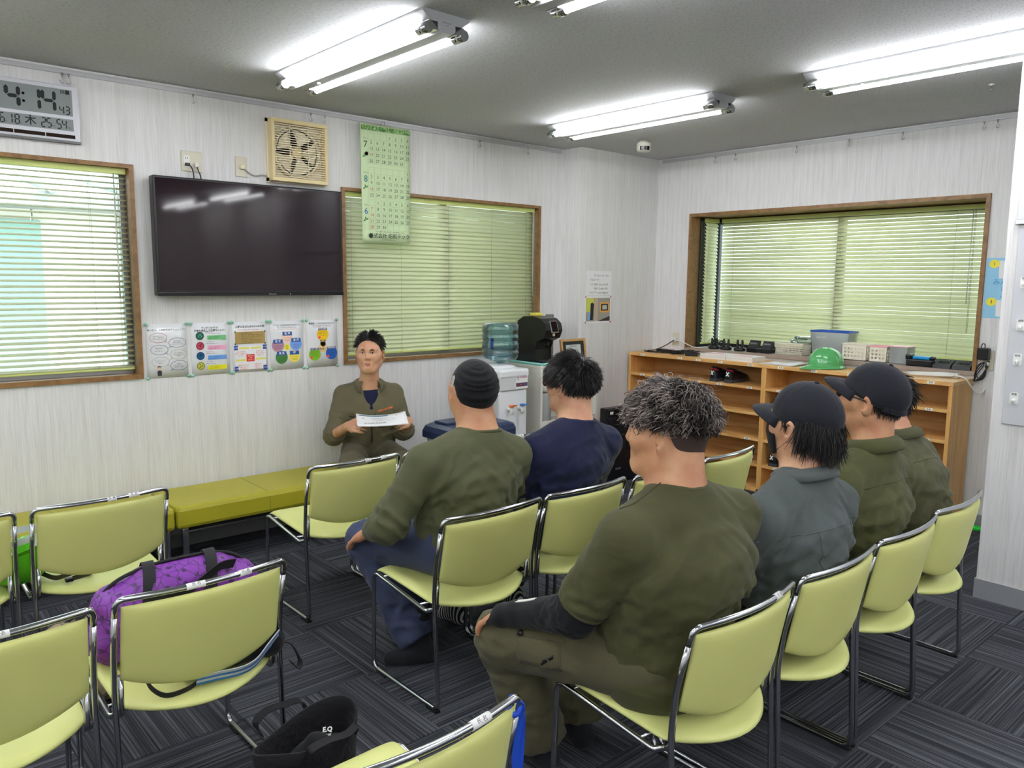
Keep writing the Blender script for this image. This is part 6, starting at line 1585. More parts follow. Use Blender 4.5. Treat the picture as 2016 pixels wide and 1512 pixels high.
# cap: crown with six panels, button, curved peak, strap
def ball_cap(parent, H, m, rimdrop=-6, label=None, strap=True, hole=True, tilt=0.0, big=1.0):
    H = Head(H.c, H.R @ np.array(Matrix.Rotation(math.radians(tilt), 3, 'X')), H.s)
    cc, rr = (0, -.008, .034), (.0885*big, .1125*big, .106*big)
    def rim(th): return math.radians(rimdrop - 10*(1-math.cos(th))/2)
    def bf(th, ph, u):
        d = abs(((th*3/PI) % 1)-.5); return 1-.010*math.exp(-((.5-d)/.035)**2)*math.cos(ph)**.5 + .008*math.cos(ph)*(1 if math.cos(th) > .2 else 0)
    cp = dome('cap', H, cc, rr, rim, m, parent, 72, 14, bf, .9)
    mb = MB(); mb.M = H.mat4(); mb.lathe([(.008, 0), (.007, .004), (0, .006)], 12, (0, -.008, .1395*big)); mb.build('cap_button', m, cp)
    P = []
    for i in range(10):
        v = i/9; row = []
        for k in range(19):
            u = k/9-1; th = u*math.radians(66); ph = rim(th)+.03
            x0 = math.sin(th)*math.cos(ph)*rr[0]; y0 = cc[1]+math.cos(th)*math.cos(ph)*rr[1]; z0 = cc[2]+math.sin(ph)*rr[2]
            row.append((x0*(.985+.07*v), y0*.985+v*.076*max(.05, 1-abs(u)**2.4), z0+.004*v-.024*v*v-.012*u*u*v))
        P.append(row)
    mb = MB(); mb.M = H.mat4(); mb.grid(P); o = mb.build('cap_peak', m, cp); so = o.modifiers.new('t', 'SOLIDIFY'); so.thickness = .005; so.offset = 0
    mb = MB(); mb.M = H.mat4()
    pts = [(rr[0]*1.01*math.sin(a), cc[1]-rr[1]*1.012*math.cos(a), cc[2]+math.sin(math.radians(rimdrop-9))*rr[2]+.006) for a in deg(*range(-58, 59, 8))]
    mb.strap(pts, (0, 0, 1), .016, .003); mb.build('cap_strap', m, cp)
    return cp
def glasses(parent, H, m, mw=.002, lens=None):
    t = MB(); t.M = H.mat4()
    for x in (-1, 1):
        t.tube([(x*.034+.024*math.cos(a), .1035-.004*abs(math.cos(a)), .008+.017*math.sin(a)) for a in [2*PI*k/20 for k in range(20)]], mw, 6, closed=True)
        t.tube([(x*.058, .100, .012), (x*.074, .085, .012), (x*.084, .01, .010), (x*.085, -.012, .004), (x*.083, -.024, -.012)], mw, 6)
    t.tube([(-.010, .106, .010), (0, .109, .013), (.010, .106, .010)], mw, 6)
    o = t.build('glasses', m, parent)
    if lens:
        g_ = MB(); g_.M = H.mat4()
        for x in (-1, 1): g_.lathe([(0, 0), (.0235, 0)], 20, (x*.034, .1035, .008), ax=(Vector((1, 0, 0)), Vector((0, 0, 1)), Vector((0, 1, 0))), sy=.71)
        g_.build('lenses', lens, o)
    return o
M_lens = clear_mat('clear lens', (246, 250, 250), .08)

# ================================================================= the instructor on the bench
J = dict(pelvis=(0, 0, .465), chest=(0, .035, .735), neck=(0, .055, .895), head=(0.0, .10, 1.095), shL=(-.158, .035, .828), shR=(.158, .035, .828), elL=(-.215, .085, .600), elR=(.232, .105, .592), wrL=(-.205, .285, .690), wrR=(.165, .300, .680),
         hipL=(-.09, .0, .455), hipR=(.09, .0, .455), knL=(-.165, .40, .445), knR=(.150, .40, .445), anL=(-.14, .42, .085), anR=(.13, .42, .085), toeL=(-.15, .56, .03), toeR=(.14, .56, .03),
         handL=dict(d=(.42, .80, .10), b=(-.72, .35, .35), side=1, curl=.55, spread=.05, thumb=.9, tcurl=.5), handR=dict(d=(-.42, .80, .12), b=(.72, .35, .35), side=-1, curl=.55, spread=.05, thumb=.9, tcurl=.5))
INS = math.radians(157)
ins, H, g = seated('person', 'instructor in olive work jacket seated on the bench reading from a paper', (2.60, 4.345, 0), INS, J, M_skin2, M_khaki, M_khakip,
    dict(bulk=.90, turn=(-16, 2, 0), hres=.0038, sleeve='long', cuff=.22, vneck=1.0, under=M_navyt, seed=3, shirtname='jacket', fold=1.0, loose=1.03, collar=.04, rn=.054, hs=.98))
collar('collar', ins, J['neck'], (0, .05, 1), (0, 1, 0), .066, .098, .030, .62, M_khaki, .045)
for x in (-1, 1):
    for nm, m_, c, r in (('eye', mat('eye white', (226, 220, 214), .25), (x*.031, .0878, .0095), (.0115, .004, .0042)), ('iris', mat('dark iris', (28, 18, 14), .15), (x*.031, .0906, .0098), (.0050, .002, .0043))):
        mb = MB(); mb.M = H.mat4(); mb.lathe([(r[0]*math.cos(a), 0+r[2]*math.sin(a)) for a in deg(-90, -60, -30, 0, 30, 60, 90)], 16, c, sx=1, sy=r[1]/r[0]); mb.build(nm, m_, ins)
    mb = MB(); mb.M = H.mat4(); mb.tube([(x*.012, .1015, .0265), (x*.028, .0985, .0320), (x*.050, .082, .0270)], [.0032, .0042, .0018], 6, flat=.6); mb.build('eyebrow', M_hair2, ins)
    mb = MB(); mb.M = H.mat4(); mb.tube([(x*.018, .0925, .0145), (x*.031, .0925, .0158), (x*.044, .085, .0132)], .0014, 5); mb.build('eyelash', M_hair2, ins)
mb = MB(); mb.M = H.mat4(); mb.tube([(-.027, .0850, -.0605), (-.011, .0935, -.0575), (0, .0945, -.0588), (.011, .0935, -.0575), (.027, .0850, -.0605)], [.0016, .0038, .0036, .0038, .0016], 6); mb.tube([(-.025, .0855, -.0650), (0, .0955, -.0705), (.025, .0855, -.0650)], [.0018, .0048, .0018], 6); mb.build('lips', mat('lips', (164, 92, 80), .5), ins)
# hair: parted fringe, short sides
rng = np.random.RandomState(4)
def rim_i(th): a = abs((th+PI) % (2*PI)-PI); return math.radians(float(np.interp(a, [0, .12, .55, .95, 1.2, 1.45, 1.75, 2.1, PI], [35, 36, 30, 12, -16, 4, 4, -32, -40])))
dome('hair', H, SKC, (.0845, .105, .103), rim_i, M_hair, ins, 64, 14, lambda th, ph, u: 1+.03*vnoise(np.array([[th*6, ph*3, 1.7]]))[0]*u, .95)
R, N = scalp_roots(H, SKC, SKR, 1500, (-PI, PI), deg(-8, 88), rng, 1.05); loc = (R-H.c)@H.R
keep = ~((loc[:, 1] > .04) & (loc[:, 2] < .080)); keep &= ~((np.abs(loc[:, 0]) > .045) & (loc[:, 2] < .050) & (loc[:, 1] > -.05)); R, N, loc = R[keep], N[keep], loc[keep]
flow = np.stack([np.sign(loc[:, 0]-.008)*np.where(loc[:, 1] > .02, 1.3, .7), np.where(loc[:, 1] > .02, -.15, -.5), np.full(len(R), -.4)], 1)@H.R.T
strands('hair_locks', R, comb(H, R, N, flow, .02, rng, .05), rng.uniform(.022, .04, len(R)), M_hair, ins, H, SKC, (.0850, .1055, .1035), .0022, 6, .15, out=.008, seed=1)
R, N = scalp_roots(H, SKC, SKR, 14, (-.6, .8), deg(65, 88), rng, 1.10); strands('stray_hair', R, N*.9+rng.normal(0, .5, R.shape), rng.uniform(.03, .055, len(R)), M_hair, ins, H, SKC, SKR, .0012, 6, .5, out=.2, seed=2)
# jacket details
fw = Vector((0, 1, 0)); ch = Vector(J['chest'])
jk = SURF[ins.name]; bk_ = (0, -1, 0); M_zip = mat('dark zip', (44, 42, 36), .4); bvj = bvh_of(jk)
q = on_surface(bvj, smooth_path([(0, .5, .715), (0, .5, .66), (0, .5, .60), (0, .5, .53)], 5), bk_, .001); MB().strap([a_ for a_, n_ in q], (1, 0, 0), .009, .005).build('zip', M_zip, ins)
q = on_surface(bvj, smooth_path([(.045, .5, .700), (.085, .5, .703), (.135, .5, .71)], 5), bk_, .001); MB().strap([a_ for a_, n_ in q], (0, 0, 1), .010, .005).build('pocket_zip', M_zip, ins)
patch('chest_pocket', jk, (-.085, .5, .675), (1, 0, 0), (0, 0, 1), .085, .09, bk_, M_khaki, ins, 6, 6, .003)
for x in (-.020, .022):
    q = on_surface(bvj, [(x, .5, .722)], bk_, .0)[0]; m_ = MB(); m_.lathe([(.006, 0), (.005, .003), (0, .004)], 10, q[0], ax=(Vector((1, 0, 0)), Vector((0, 0, 1)), Vector((0, 1, 0)))); m_.build('snap', M_zip, ins)
q = on_surface(bvj, [(-.085, .5, .748)], bk_, .004)[0]; nx = Vector(q[1]); tx = Vector((-1, 0, .24)); tx = (tx-nx*tx.dot(nx)).normalized(); tyy = nx.cross(tx)
texts('embroidery', [('昭和テック株式会社', 0, 0, .0125, 'CENTER', .0008)], mat('orange thread', (235, 120, 40), .6), ins, q[0], tx, tyy, .002)
for s in ('L', 'R'):
    a, b = Vector(J['el'+s]), Vector(J['wr'+s]); ring('rolled_cuff', ins, a.lerp(b, .20), b-a, .047, .010, M_khaki)
# the paper in his hands
pg = thing('document', 'printed white pages held in both hands by the instructor', 'papers', (2.60, 4.345, 0), INS)
org = Vector((-.025, .40, .722)); PX = Vector((-1, .08, .02)).normalized(); PY = Vector((.12, -.97, .17)); PY = (PY-PX*PY.dot(PX)).normalized()
for k in range(3):
    P = [[org+PX*(-.148+.296*i/10)+PY*(-.09+.18*j/6)+PX.cross(PY)*(.0016*k+.018*((i/10-.5)*2)**2*(.3+.7*j/6)) for i in range(11)] for j in range(7)]
    mb = MB(); mb.grid(P); o = mb.build('page', M_paper, pg); so = o.modifiers.new('t', 'SOLIDIFY'); so.thickness = .0009
Np = PX.cross(PY)
mb = MB(); P = [[org+PX*(-.13+.17*i/8)+PY*(.060+.014*j)+Np*(.0048+.018*(((-.13+.17*i/8)/.148))**2*.9) for i in range(9)] for j in range(2)]; mb.grid(P); mb.build('blue_bar', mat('steel blue print', (70, 120, 150), .5), pg)
texts('lettering', [('7月の安全目標', -.05, -.055, .022, 'CENTER', .0004), ('整理整頓 指差呼称 一人KY活動', .02, .02, .012), ('熱中症対策 水分補給 声掛け', .02, 0, .012), ('作業前ミーティング', .02, -.02, .012)], MATS['grey print'], pg, org, PX, PY, .0075)

# ================================================================= man in the black skull cap
J = dict(pelvis=(0, .0, .535), chest=(.02, -.03, .79), neck=(.055, -.035, .955), head=(.065, .02, 1.125), shL=(-.195, -.02, .868), shR=(.235, -.04, .850), elL=(-.325, .03, .655), elR=(.30, .05, .64), wrL=(-.275, .235, .565), wrR=(.22, .28, .56),
         hipL=(-.10, .0, .525), hipR=(.10, .0, .525), knL=(-.205, .385, .475), knR=(.10, .42, .475), anL=(-.11, .145, .10), anR=(-.05, .30, .10), toeL=(-.215, .20, .03), toeR=(-.05, .44, .03),
         handL=dict(d=(-.10, .80, -.42), b=(-.25, .42, .8), side=1, curl=.28, spread=.2, thumb=.6))
p, H, g = seated('person', 'big man in olive long-sleeved shirt and black skull cap', (1.845, 2.385, 0), 0, J, M_skin, M_olive1, M_bluep, dict(bulk=1.12, turn=(-14, 21, 2), seed=11, rib=1, cuff=.86, rn=.071, hs=1.05, belly=.02, fold=1.1, collar=.10, hem=.082))
def rim_s(th): return math.radians(10 - 58*(1-math.cos(th))/2 + 22*math.exp(-((abs((th+PI) % (2*PI)-PI)-1.6)/.3)**2))
dome('skull_cap', H, SKC, (.0845, .103, .0965), rim_s, cloth('black stretch cloth', (12, 13, 18), .1, 900, .3, .75, .1), p, 128, 44,
     lambda th, ph, u: 1+.13*(.42-abs(vnoise(np.array([[math.cos(th)*1.2+5, ph*7+math.sin(th)*1.2, 2.3]]))[0]))*max(0, -math.cos(th)+.35)*min(1, (1-u)*2.2), .93)
_p = lambda th, ph, q=1.0: Vector(dome_pt(H, SKC, (.0845, .103, .0965), math.radians(th), math.radians(ph), q))
c_ = _p(80, 4, 1.02); bx_ = (_p(74, 4)-_p(86, 4)).normalized(); by_ = (_p(80, 10)-_p(80, -2)).normalized(); bn_ = bx_.cross(by_).normalized()
bn_ = bn_ if bn_.dot(c_-Vector(H.c)) > 0 else -bn_
mb = MB(); mb.prism([(-.013, -.022), (.004, -.028), (.013, -.018), (.013, .016), (.004, .026), (-.010, .022)], c_, bx_, by_, .002); mb.build('cap_badge', mat('silver badge', (190, 190, 186), .5), p, recalc=True)
texts('lettering', [('SNOW', 0, .007, .0085, 'CENTER', .0003), ('ZONE', 0, -.007, .0085, 'CENTER', .0003)], M_black, p, c_+bn_*.0032, bx_ if bx_.cross(by_).dot(bn_) > 0 else -bx_, by_, .0004)
ring('watch', p, Vector(J['wrL'])+Vector((.006, -.02, .008)), Vector(J['wrL'])-Vector(J['elL']), .034, .009, M_black)

# ================================================================= man in the navy shirt with glasses
J = dict(pelvis=(-.05, .0, .535), chest=(.0, -.045, .785), neck=(.045, -.055, .938), head=(.055, .0, 1.106), shL=(-.185, -.04, .845), shR=(.235, -.06, .835), elL=(-.285, .06, .60), elR=(.30, .10, .60), wrL=(-.20, .30, .56), wrR=(.16, .32, .56),
         hipL=(-.13, .0, .525), hipR=(.05, .0, .525), knL=(-.20, .40, .475), knR=(.10, .42, .475), anL=(-.30, .36, .09), anR=(.02, .34, .09), toeL=(-.33, .50, .03), toeR=(.03, .50, .03))
M_stripe = NT('striped sock'); _v = M_stripe.coords('Object', (1, 1, 1)); _w = M_stripe.n('ShaderNodeTexWave'); _w.bands_direction = 'Y'; _w.inputs['Scale'].default_value = 22; M_stripe.l(_v, _w.inputs['Vector']); M_stripe.l(M_stripe.ramp(_w.outputs['Fac'], [(.0, s2l((24, 24, 28))), (.62, s2l((210, 210, 210)))], 'CONSTANT'), M_stripe.b.inputs['Base Color']); M_stripe.setp(Roughness=.85)
p, H, g = seated('person', 'black-haired man in navy long-sleeved shirt and red-framed glasses', (2.385, 2.385, 0), 0, J, M_skin2, M_navyt, M_darktr, dict(bulk=1.08, turn=(8, 0, 0), seed=21, rib=1, rn=.064, hs=1.03, belly=.01, fold=.8, socks=M_stripe.m, collar=.08))
glasses(p, H, mat('dark red frame', (110, 24, 32), .25), .0028, M_lens)
rng = np.random.RandomState(8)
def rim_n(th): a = abs((th+PI) % (2*PI)-PI); return math.radians(30-62*min(1, max(0, (a-.6)/.75)) - (8 if a > 2.2 else 0) + 34*math.exp(-((a-1.62)/.26)**2))
dome('hair', H, SKC, (.087, .107, .101), rim_n, M_hair, p, 64, 14, lambda th, ph, u: 1+.03*vnoise(np.array([[th*5, ph*5, .7]]))[0], .92)
nape(H, M_hair, p, .064, -.08, -.042)
R, N = scalp_roots(H, SKC, SKR, 4200, (-PI, PI), deg(-52, 88), rng, 1.06); loc = (R-H.c)@H.R
keep = ~((loc[:, 1] > .05) & (loc[:, 2] < .05)) & ~((np.abs(loc[:, 0]) > .045) & (loc[:, 2] < .012) & (loc[:, 1] > -.03)); R, N, loc = R[keep], N[keep], loc[keep]
wh = H.w((.012, -.055, .105)); flow = R-wh; flow = flow/np.maximum(np.linalg.norm(flow, axis=1), .02)[:, None]+H.R@A3((-.1, .25, -.25))
low = np.clip((loc[:, 2]+.06)/.12, .35, 1)
strands('hair_locks', R, comb(H, R, N, flow, .34, rng, .22)-np.array([[0, 0, .5]])*(loc[:, 2:3] < .0), rng.uniform(.035, .07, len(R))*low, M_hair, p, H, SKC, (.086, .106, .100), .0019, 5, .4, out=.06, seed=3)

# ================================================================= curly-haired man in front
J = dict(pelvis=(-.02, .0, .535), chest=(-.02, -.055, .80), neck=(-.025, -.03, .985), head=(-.01, .025, 1.142), shL=(-.235, -.03, .895), shR=(.215, -.055, .875), elL=(-.275, .105, .665), elR=(.32, .08, .64), wrL=(-.285, .325, .592), wrR=(.2, .33, .56),
         hipL=(-.11, .0, .525), hipR=(.09, .0, .525), knL=(-.25, .425, .480), knR=(.12, .44, .475), anL=(-.105, .415, .10), anR=(.07, .42, .10), toeL=(-.12, .56, .03), toeR=(.08, .55, .03),
         handL=dict(d=(-.14, .86, -.30), b=(-.1, .30, .9), side=1, curl=.46, spread=.16, thumb=.6, sc=1.14))
p, H, g = seated('person', 'stocky man with greying curly hair in olive T-shirt, nearest the camera', (1.745, 1.295, 0), 0, J, M_skin, M_olive2, cloth('olive cargo trousers', (88, 84, 62)), dict(bulk=1.17, turn=(22, 0, 0), seed=31, rib=1, sleeve='short', sl=.86, rn=.070, hs=1.04, belly=.03, fold=1.05, loose=1.04, trl=1.08, hem=.085, collar=.07, hemdrop=.02))
# black arm cover and fingerless glove on the left arm
f = Field(); el, wr, sh = A3(J['elL']), A3(J['wrL']), A3(J['shL']); hd = J['handL']; d_ = A3(hd['d'])/np.linalg.norm(A3(hd['d'])); up_ = el+(sh-el)*.45
f.cone(up_, el, .058, .056, .03, clip=(up_, sh-el)); f.cone(el, wr, .057, .037, .03); f.cone(wr, wr+d_*.06, .037, .036, .02)
b_ = A3(hd['b']); b_ = b_-d_*(b_@d_); b_ /= np.linalg.norm(b_); t_ = np.cross(d_, b_)
f.cone(wr+d_*.055+t_*.022, wr+d_*.055-t_*.026, .024, .023, .02)
for o_ in (.032, .011, -.010, -.030): f.cone(wr+d_*.06+t_*o_*1.1, wr+d_*.098+t_*o_*1.18-b_*.006, .0145, .0128, .008, clip=(wr+d_*.094, d_))
grow('arm_cover', f, .0062, M_blackt, p, None, 1, [(el, .12, .003, (1, 0, .3), .02)], 4)
mb = MB(); a0 = Vector(el).lerp(Vector(wr), .62); q0 = Vector((-.2, .1, .95)).normalized(); mb.strap([a0+q0*.047, Vector(el).lerp(Vector(wr), .8)+q0*.043, Vector(wr)+q0*.0405], (1, 0, .2), .014, .002); mb.build('sleeve_logo', M_white, p)
# cargo pocket details on the left thigh
M_cargo = MATS['olive cargo trousers']; kn, hp = Vector(J['knL']), Vector(J['hipL'])
ax = (kn-hp).normalized(); q1 = hp.lerp(kn, .62); out = Vector((-1, -.15, .25)).normalized(); out = (out-ax*out.dot(ax)).normalized(); vv = ax.cross(out)
tro = [c for c in p.children if c.name.startswith('trousers')][0]
patch('cargo_pocket', tro, q1+out*.3, ax, vv, .15, .11, -out, M_cargo, p, 10, 8, .004)
patch('pocket_flap', tro, q1+out*.3-ax*.01+vv*.045, ax, vv, .16, .045, -out, M_cargo, p, 10, 4, .009)
q2 = on_surface(bvh_of(tro), [q1+out*.3+ax*.06+vv*.03], -out, .009)[0]
m_ = MB(); m_.lathe([(.009, 0), (.008, .003), (0, .004)], 12, q2[0], ax=(ax, vv, out)); m_.build('pocket_snap', M_black, p)
patch('pocket_tag', tro, q1+out*.3-ax*.03-vv*.03, (ax-vv*.6).normalized(), vv, .05, .012, -out, M_black, p, 4, 2, .006)
sh_ = SURF[p.name]; M_seam2 = cloth('olive seam', (66, 66, 41))
seam('shoulder_seam', sh_, [(-.09, -.03, 1.2), (-.14, -.03, 1.2), (-.20, -.03, 1.2), (-.25, -.02, 1.2)], (0, 0, -1), M_seam2, p, .0022)
for s_ in 'LR':
    a, b = Vector(J['sh'+s_]), Vector(J['el'+s_]); ring('sleeve_hem', p, a.lerp(b, .855), b-a, .0665, .0055, M_olive2)
# hair: faded nape, loose curls with grey ends on top
rng = np.random.RandomState(12)
def rim_c(th): a = abs((th+PI) % (2*PI)-PI); return math.radians(34-58*min(1, max(0, (a-.8)/.7)) - (6 if a > 2.2 else 0) + 22*math.exp(-((a-1.58)/.22)**2))
dome('hair', H, SKC, (.0825, .102, .098), rim_c, M_hair2, p, 64, 14, None, .95); nape(H, mat('shaved nape', (62, 48, 42), .7), p, .070, -.085, -.030)
R, N = scalp_roots(H, SKC, SKR, 4200, (-PI, PI), deg(-2, 88), rng, 1.05); loc = (R-H.c)@H.R
keep = ~((loc[:, 1] > .055) & (loc[:, 2] < .055)) & ~((np.abs(loc[:, 0]) > .045) & (loc[:, 2] < .048) & (loc[:, 1] > -.06)) & (rng.rand(len(R)) < np.clip((loc[:, 2]+.0)/.05, .0, 1)); R, N, loc = R[keep], N[keep], loc[keep]
wh = H.w((0, -.03, .13)); flow = R-wh; flow /= np.maximum(np.linalg.norm(flow, axis=1), .02)[:, None]; flow = flow+H.R@A3((-.15, .3, 0))
cl_ = vnoise(loc*70)*.5+.5; tn = np.clip(np.clip((cl_-.5)*3.2, 0, 1)*rng.uniform(.55, 1.0, len(R))+.16*(loc[:, 1] > .01)-.22*(loc[:, 0] > .02)-.2*(loc[:, 2] < .05), 0, 1)
strands('curls', R, comb(H, R, N, flow, .42, rng, .34), rng.beta(1.6, 1.8, len(R))*.070*np.clip((loc[:, 2]-.01)/.07, .18, 1)+.018, M_curl, p, H, SKC, (.083, .103, .097), .0017, 14, 1.3, curl=.0078, cfreq=1.15, out=.12, tint=tn, seed=6, taper=.5)
R, N = scalp_roots(H, SKC, SKR, 130, (-PI, PI), deg(5, 80), rng, 1.1); strands('flyaway_curls', R, N*.7+rng.normal(0, .5, R.shape)+np.array([0, 0, .1]), rng.uniform(.04, .075, len(R)), M_curl, p, H, SKC, SKR, .0008, 16, .9, curl=.008, cfreq=2.2, out=.3, tint=rng.uniform(.5, 1, len(R)), seed=7)
for s_, rg in (('L', (58, 118)), ('R', (242, 302))):
    R, N = scalp_roots(H, SKC, SKR, 700, deg(*rg), deg(-8, 24), rng, 1.03); loc = (R-H.c)@H.R; keep = ~((np.abs(loc[:, 1]+.014) < .020) & (loc[:, 2] < .024)) & ~((loc[:, 1] > .03) & (loc[:, 2] < .05)); R, N = R[keep], N[keep]
    strands('temple_stubble', R, N*.5+np.array([0, 0, -1.0]), rng.uniform(.008, .016, len(R)), M_hair2, p, H, SKC, (.0785, .0965, .09), .0015, 2, .2, seed=19)
R, N = scalp_roots(H, SKC, SKR, 1500, deg(95, 265), deg(-50, 8), rng, 1.03); strands('nape_stubble', R, N*.6+np.array([0, 0, -1.0]), rng.uniform(.006, .012, len(R)), M_hair2, p, H, SKC, (.0775, .0955, .09), .0012, 2, .2, seed=9)

# ================================================================= masked man in the grey jacket
J = dict(pelvis=(-.03, .0, .535), chest=(.0, -.065, .755), neck=(.025, -.07, .948), head=(.045, -.045, 1.105), shL=(-.215, -.06, .838), shR=(.235, -.08, .82), elL=(-.275, .08, .60), elR=(.265, .06, .60), wrL=(-.20, .30, .55), wrR=(.15, .30, .55),
         hipL=(-.12, .0, .525), hipR=(.07, .0, .525), knL=(-.18, .42, .475), knR=(.12, .42, .475), anL=(-.12, .40, .09), anR=(.10, .40, .09), toeL=(-.13, .54, .03), toeR=(.11, .54, .03))
p, H, g = seated('person', 'man in grey work jacket with black cap, face mask and long nape hair', (2.30, 1.29, 0), 0, J, M_skin2, M_greyj, M_blackt, dict(bulk=1.06, turn=(-4, 4, 0), seed=41, rn=.058, hs=1.04, fold=1.0, shirtname='jacket', collar=.05, loose=1.05))
collar('collar', p, J['neck'], (0, .22, 1), (0, 1, 0), .070, .104, .024, .45, M_greyj, .03)
ball_cap(p, H, M_capf, -9, tilt=9)
# mask
P = []
for i in range(9):
    v = i/8; z = -.006-.090*v; row = []
    for k in range(13):
        u = k/6-1; a = u*math.radians(68); rx = .080-.012*v; ry = .119-.012*abs(v-.3)*1.5-.018*v
        row.append((math.sin(a)*rx, .012+(math.cos(a))*(ry-.012)+.006*(1-abs(u))*math.sin(v*PI), z-.016*(1-u*u)*v+.004*u*u))
    P.append(row)
mb = MB(); mb.M = H.mat4(); mb.grid(P); o = mb.build('face_mask', cloth('black mask cloth', (24, 24, 28), .08), p); so = o.modifiers.new('t', 'SOLIDIFY'); so.thickness = .002
mb = MB(); mb.M = H.mat4()
for x in (-1, 1):
    mb.tube([(x*.060, .052, -.018), (x*.078, .02, -.002), (x*.084, -.006, .018)], .0016, 5); mb.tube([(x*.058, .048, -.088), (x*.074, .01, -.055), (x*.082, -.012, -.036)], .0016, 5)
mb.build('mask_loop', M_black, p)
rng = np.random.RandomState(15)
R, N = scalp_roots(H, SKC, SKR, 3400, deg(100, 260), deg(-36, 6), rng, 1.04); loc = (R-H.c)@H.R; keep = ~((loc[:, 2] < -.01) & (loc[:, 1] > -.03)); R, N = R[keep], N[keep]
strands('nape_hair', R, N*.12+np.array([0, 0, -1.0])+H.R@A3((0, .10, 0))+rng.normal(0, .2, R.shape), rng.uniform(.03, .125, len(R))*(1-.35*np.abs(((R-H.c)@H.R)[:, 0])/.08), M_hair2, p, H, SKC, (.083, .101, .10), .0016, 6, .3, out=.04, seed=11); nape(H, M_hair2, p, .058, -.085, -.04)
for s_ in (1, -1):
    R, N = scalp_roots(H, SKC, SKR, 90, deg(*((48, 82) if s_ > 0 else (278, 312))), deg(-2, 14), rng, 1.04); strands('side_hair', R, N*.1+np.array([0, 0, -1.0])+H.R@A3((0, .12, 0))+rng.normal(0, .08, R.shape), rng.uniform(.03, .055, len(R)), M_hair2, p, H, SKC, (.080, .098, .09), .0022, 4, .2, seed=12)
sm = cloth('grey seam', (80, 87, 86)); jk = SURF[p.name]
seam('yoke_seam', jk, [(-.22, -.4, .80), (-.10, -.4, .815), (0, -.4, .818), (.12, -.4, .812), (.24, -.4, .79)], (0, 1, 0), sm, p, .0018)
seam('back_seam', jk, [(-.10, -.4, .81), (-.09, -.4, .74), (-.075, -.4, .66), (-.07, -.4, .60)], (0, 1, 0), sm, p, .0016)
seam('back_seam', jk, [(.11, -.4, .81), (.10, -.4, .74), (.09, -.4, .66), (.085, -.4, .60)], (0, 1, 0), sm, p, .0016)
seam('sleeve_pocket_seam', jk, [(-.6, -.10, .80), (-.6, -.05, .765), (-.6, -.0, .72), (-.6, .02, .70)], (1, 0, 0), sm, p, .0022)
patch('sleeve_tag', jk, (-.6, -.045, .752), (0, .8, -.6), (0, .6, .8), .02, .014, (1, 0, 0), M_black, p, 2, 2, .002)

# ================================================================= man with glasses and cap
J = dict(pelvis=(-.03, .0, .535), chest=(-.01, -.06, .78), neck=(.01, -.075, .975), head=(.025, -.045, 1.142), shL=(-.205, -.06, .862), shR=(.205, -.075, .850), elL=(-.245, .08, .60), elR=(.245, .06, .60), wrL=(-.2, .30, .55), wrR=(.18, .30, .55),
         hipL=(-.12, .0, .525), hipR=(.07, .0, .525), knL=(-.18, .42, .475), knR=(.12, .42, .475), anL=(-.12, .40, .09), anR=(.10, .40, .09), toeL=(-.13, .54, .03), toeR=(.11, .54, .03))
p, H, g = seated('person', 'man with black cap and glasses in moss olive collared shirt', (2.79, 1.285, 0), 0, J, M_skin, M_olive4, M_darktr, dict(bulk=1.0, turn=(6, 8, 0), seed=51, rn=.056, hs=1.02, fold=1.0, collar=.04))
collar('collar', p, J['neck'], (0, .2, 1), (0, 1, 0), .068, .098, .034, .4, M_olive4, .03)
seam('yoke_seam', SURF[p.name], [(-.18, -.4, .865), (0, -.4, .875), (.18, -.4, .855)], (0, 1, 0), cloth('moss seam', (60, 62, 36)), p, .0014)
ball_cap(p, H, M_capf, -8, tilt=13); glasses(p, H, M_black, .0024, M_lens)
mb = MB(); mb.M = H.mat4(); mb.strap([(.0875*math.sin(a)*1.02, -.012-.1075*math.cos(a)*1.03, .018) for a in deg(-30, -20, -10, 0, 6)], (0, 0, 1), .017, .002); mb.build('cap_tag', mat('grey adjuster', (150, 152, 156), .5), p)
rng = np.random.RandomState(18); nape(H, M_hair2, p, .056, -.08, -.05); R, N = scalp_roots(H, SKC, SKR, 900, deg(100, 260), deg(-50, 4), rng, 1.03); strands('nape_hair', R, N*.25+np.array([0, 0, -1.0]), rng.uniform(.012, .03, len(R)), M_hair2, p, H, SKC, (.079, .097, .092), .0020, 3, .2, seed=13)
dome('hair', H, SKC, (.0785, .0965, .09), lambda th: math.radians(-24 if abs((th+PI) % (2*PI)-PI) > 1.75 else 10), M_hair2, p, 48, 8, None, .97)

# ================================================================= man leaning forward at the far end of the row
J = dict(pelvis=(-.02, .0, .535), chest=(.01, .02, .77), neck=(.03, .06, .935), head=(.045, .14, 1.075), shL=(-.20, .05, .845), shR=(.205, .04, .835), elL=(-.235, .20, .62), elR=(.27, .18, .62), wrL=(-.16, .40, .55), wrR=(.15, .40, .55),
         hipL=(-.11, .0, .525), hipR=(.09, .0, .525), knL=(-.16, .42, .475), knR=(.13, .42, .475), anL=(-.12, .40, .09), anR=(.10, .40, .09), toeL=(-.13, .54, .03), toeR=(.11, .54, .03))
p, H, g = seated('person', 'dark-haired man leaning forward in olive work shirt, farthest right', (3.25, 1.27, 0), 0, J, M_skin2, M_olive3, M_khakip, dict(bulk=1.05, turn=(14, -6, 0), seed=61, rn=.058, hs=1.0, fold=1.2, loose=1.08, collar=.05))
collar('collar', p, J['neck'], (0, .3, 1), (0, 1, 0), .070, .100, .028, .4, M_olive3, .03)
seam('yoke_seam', SURF[p.name], [(-.18, -.4, .86), (0, -.4, .875), (.19, -.4, .85)], (0, 1, 0), cloth('twill seam', (58, 58, 40)), p, .0015)
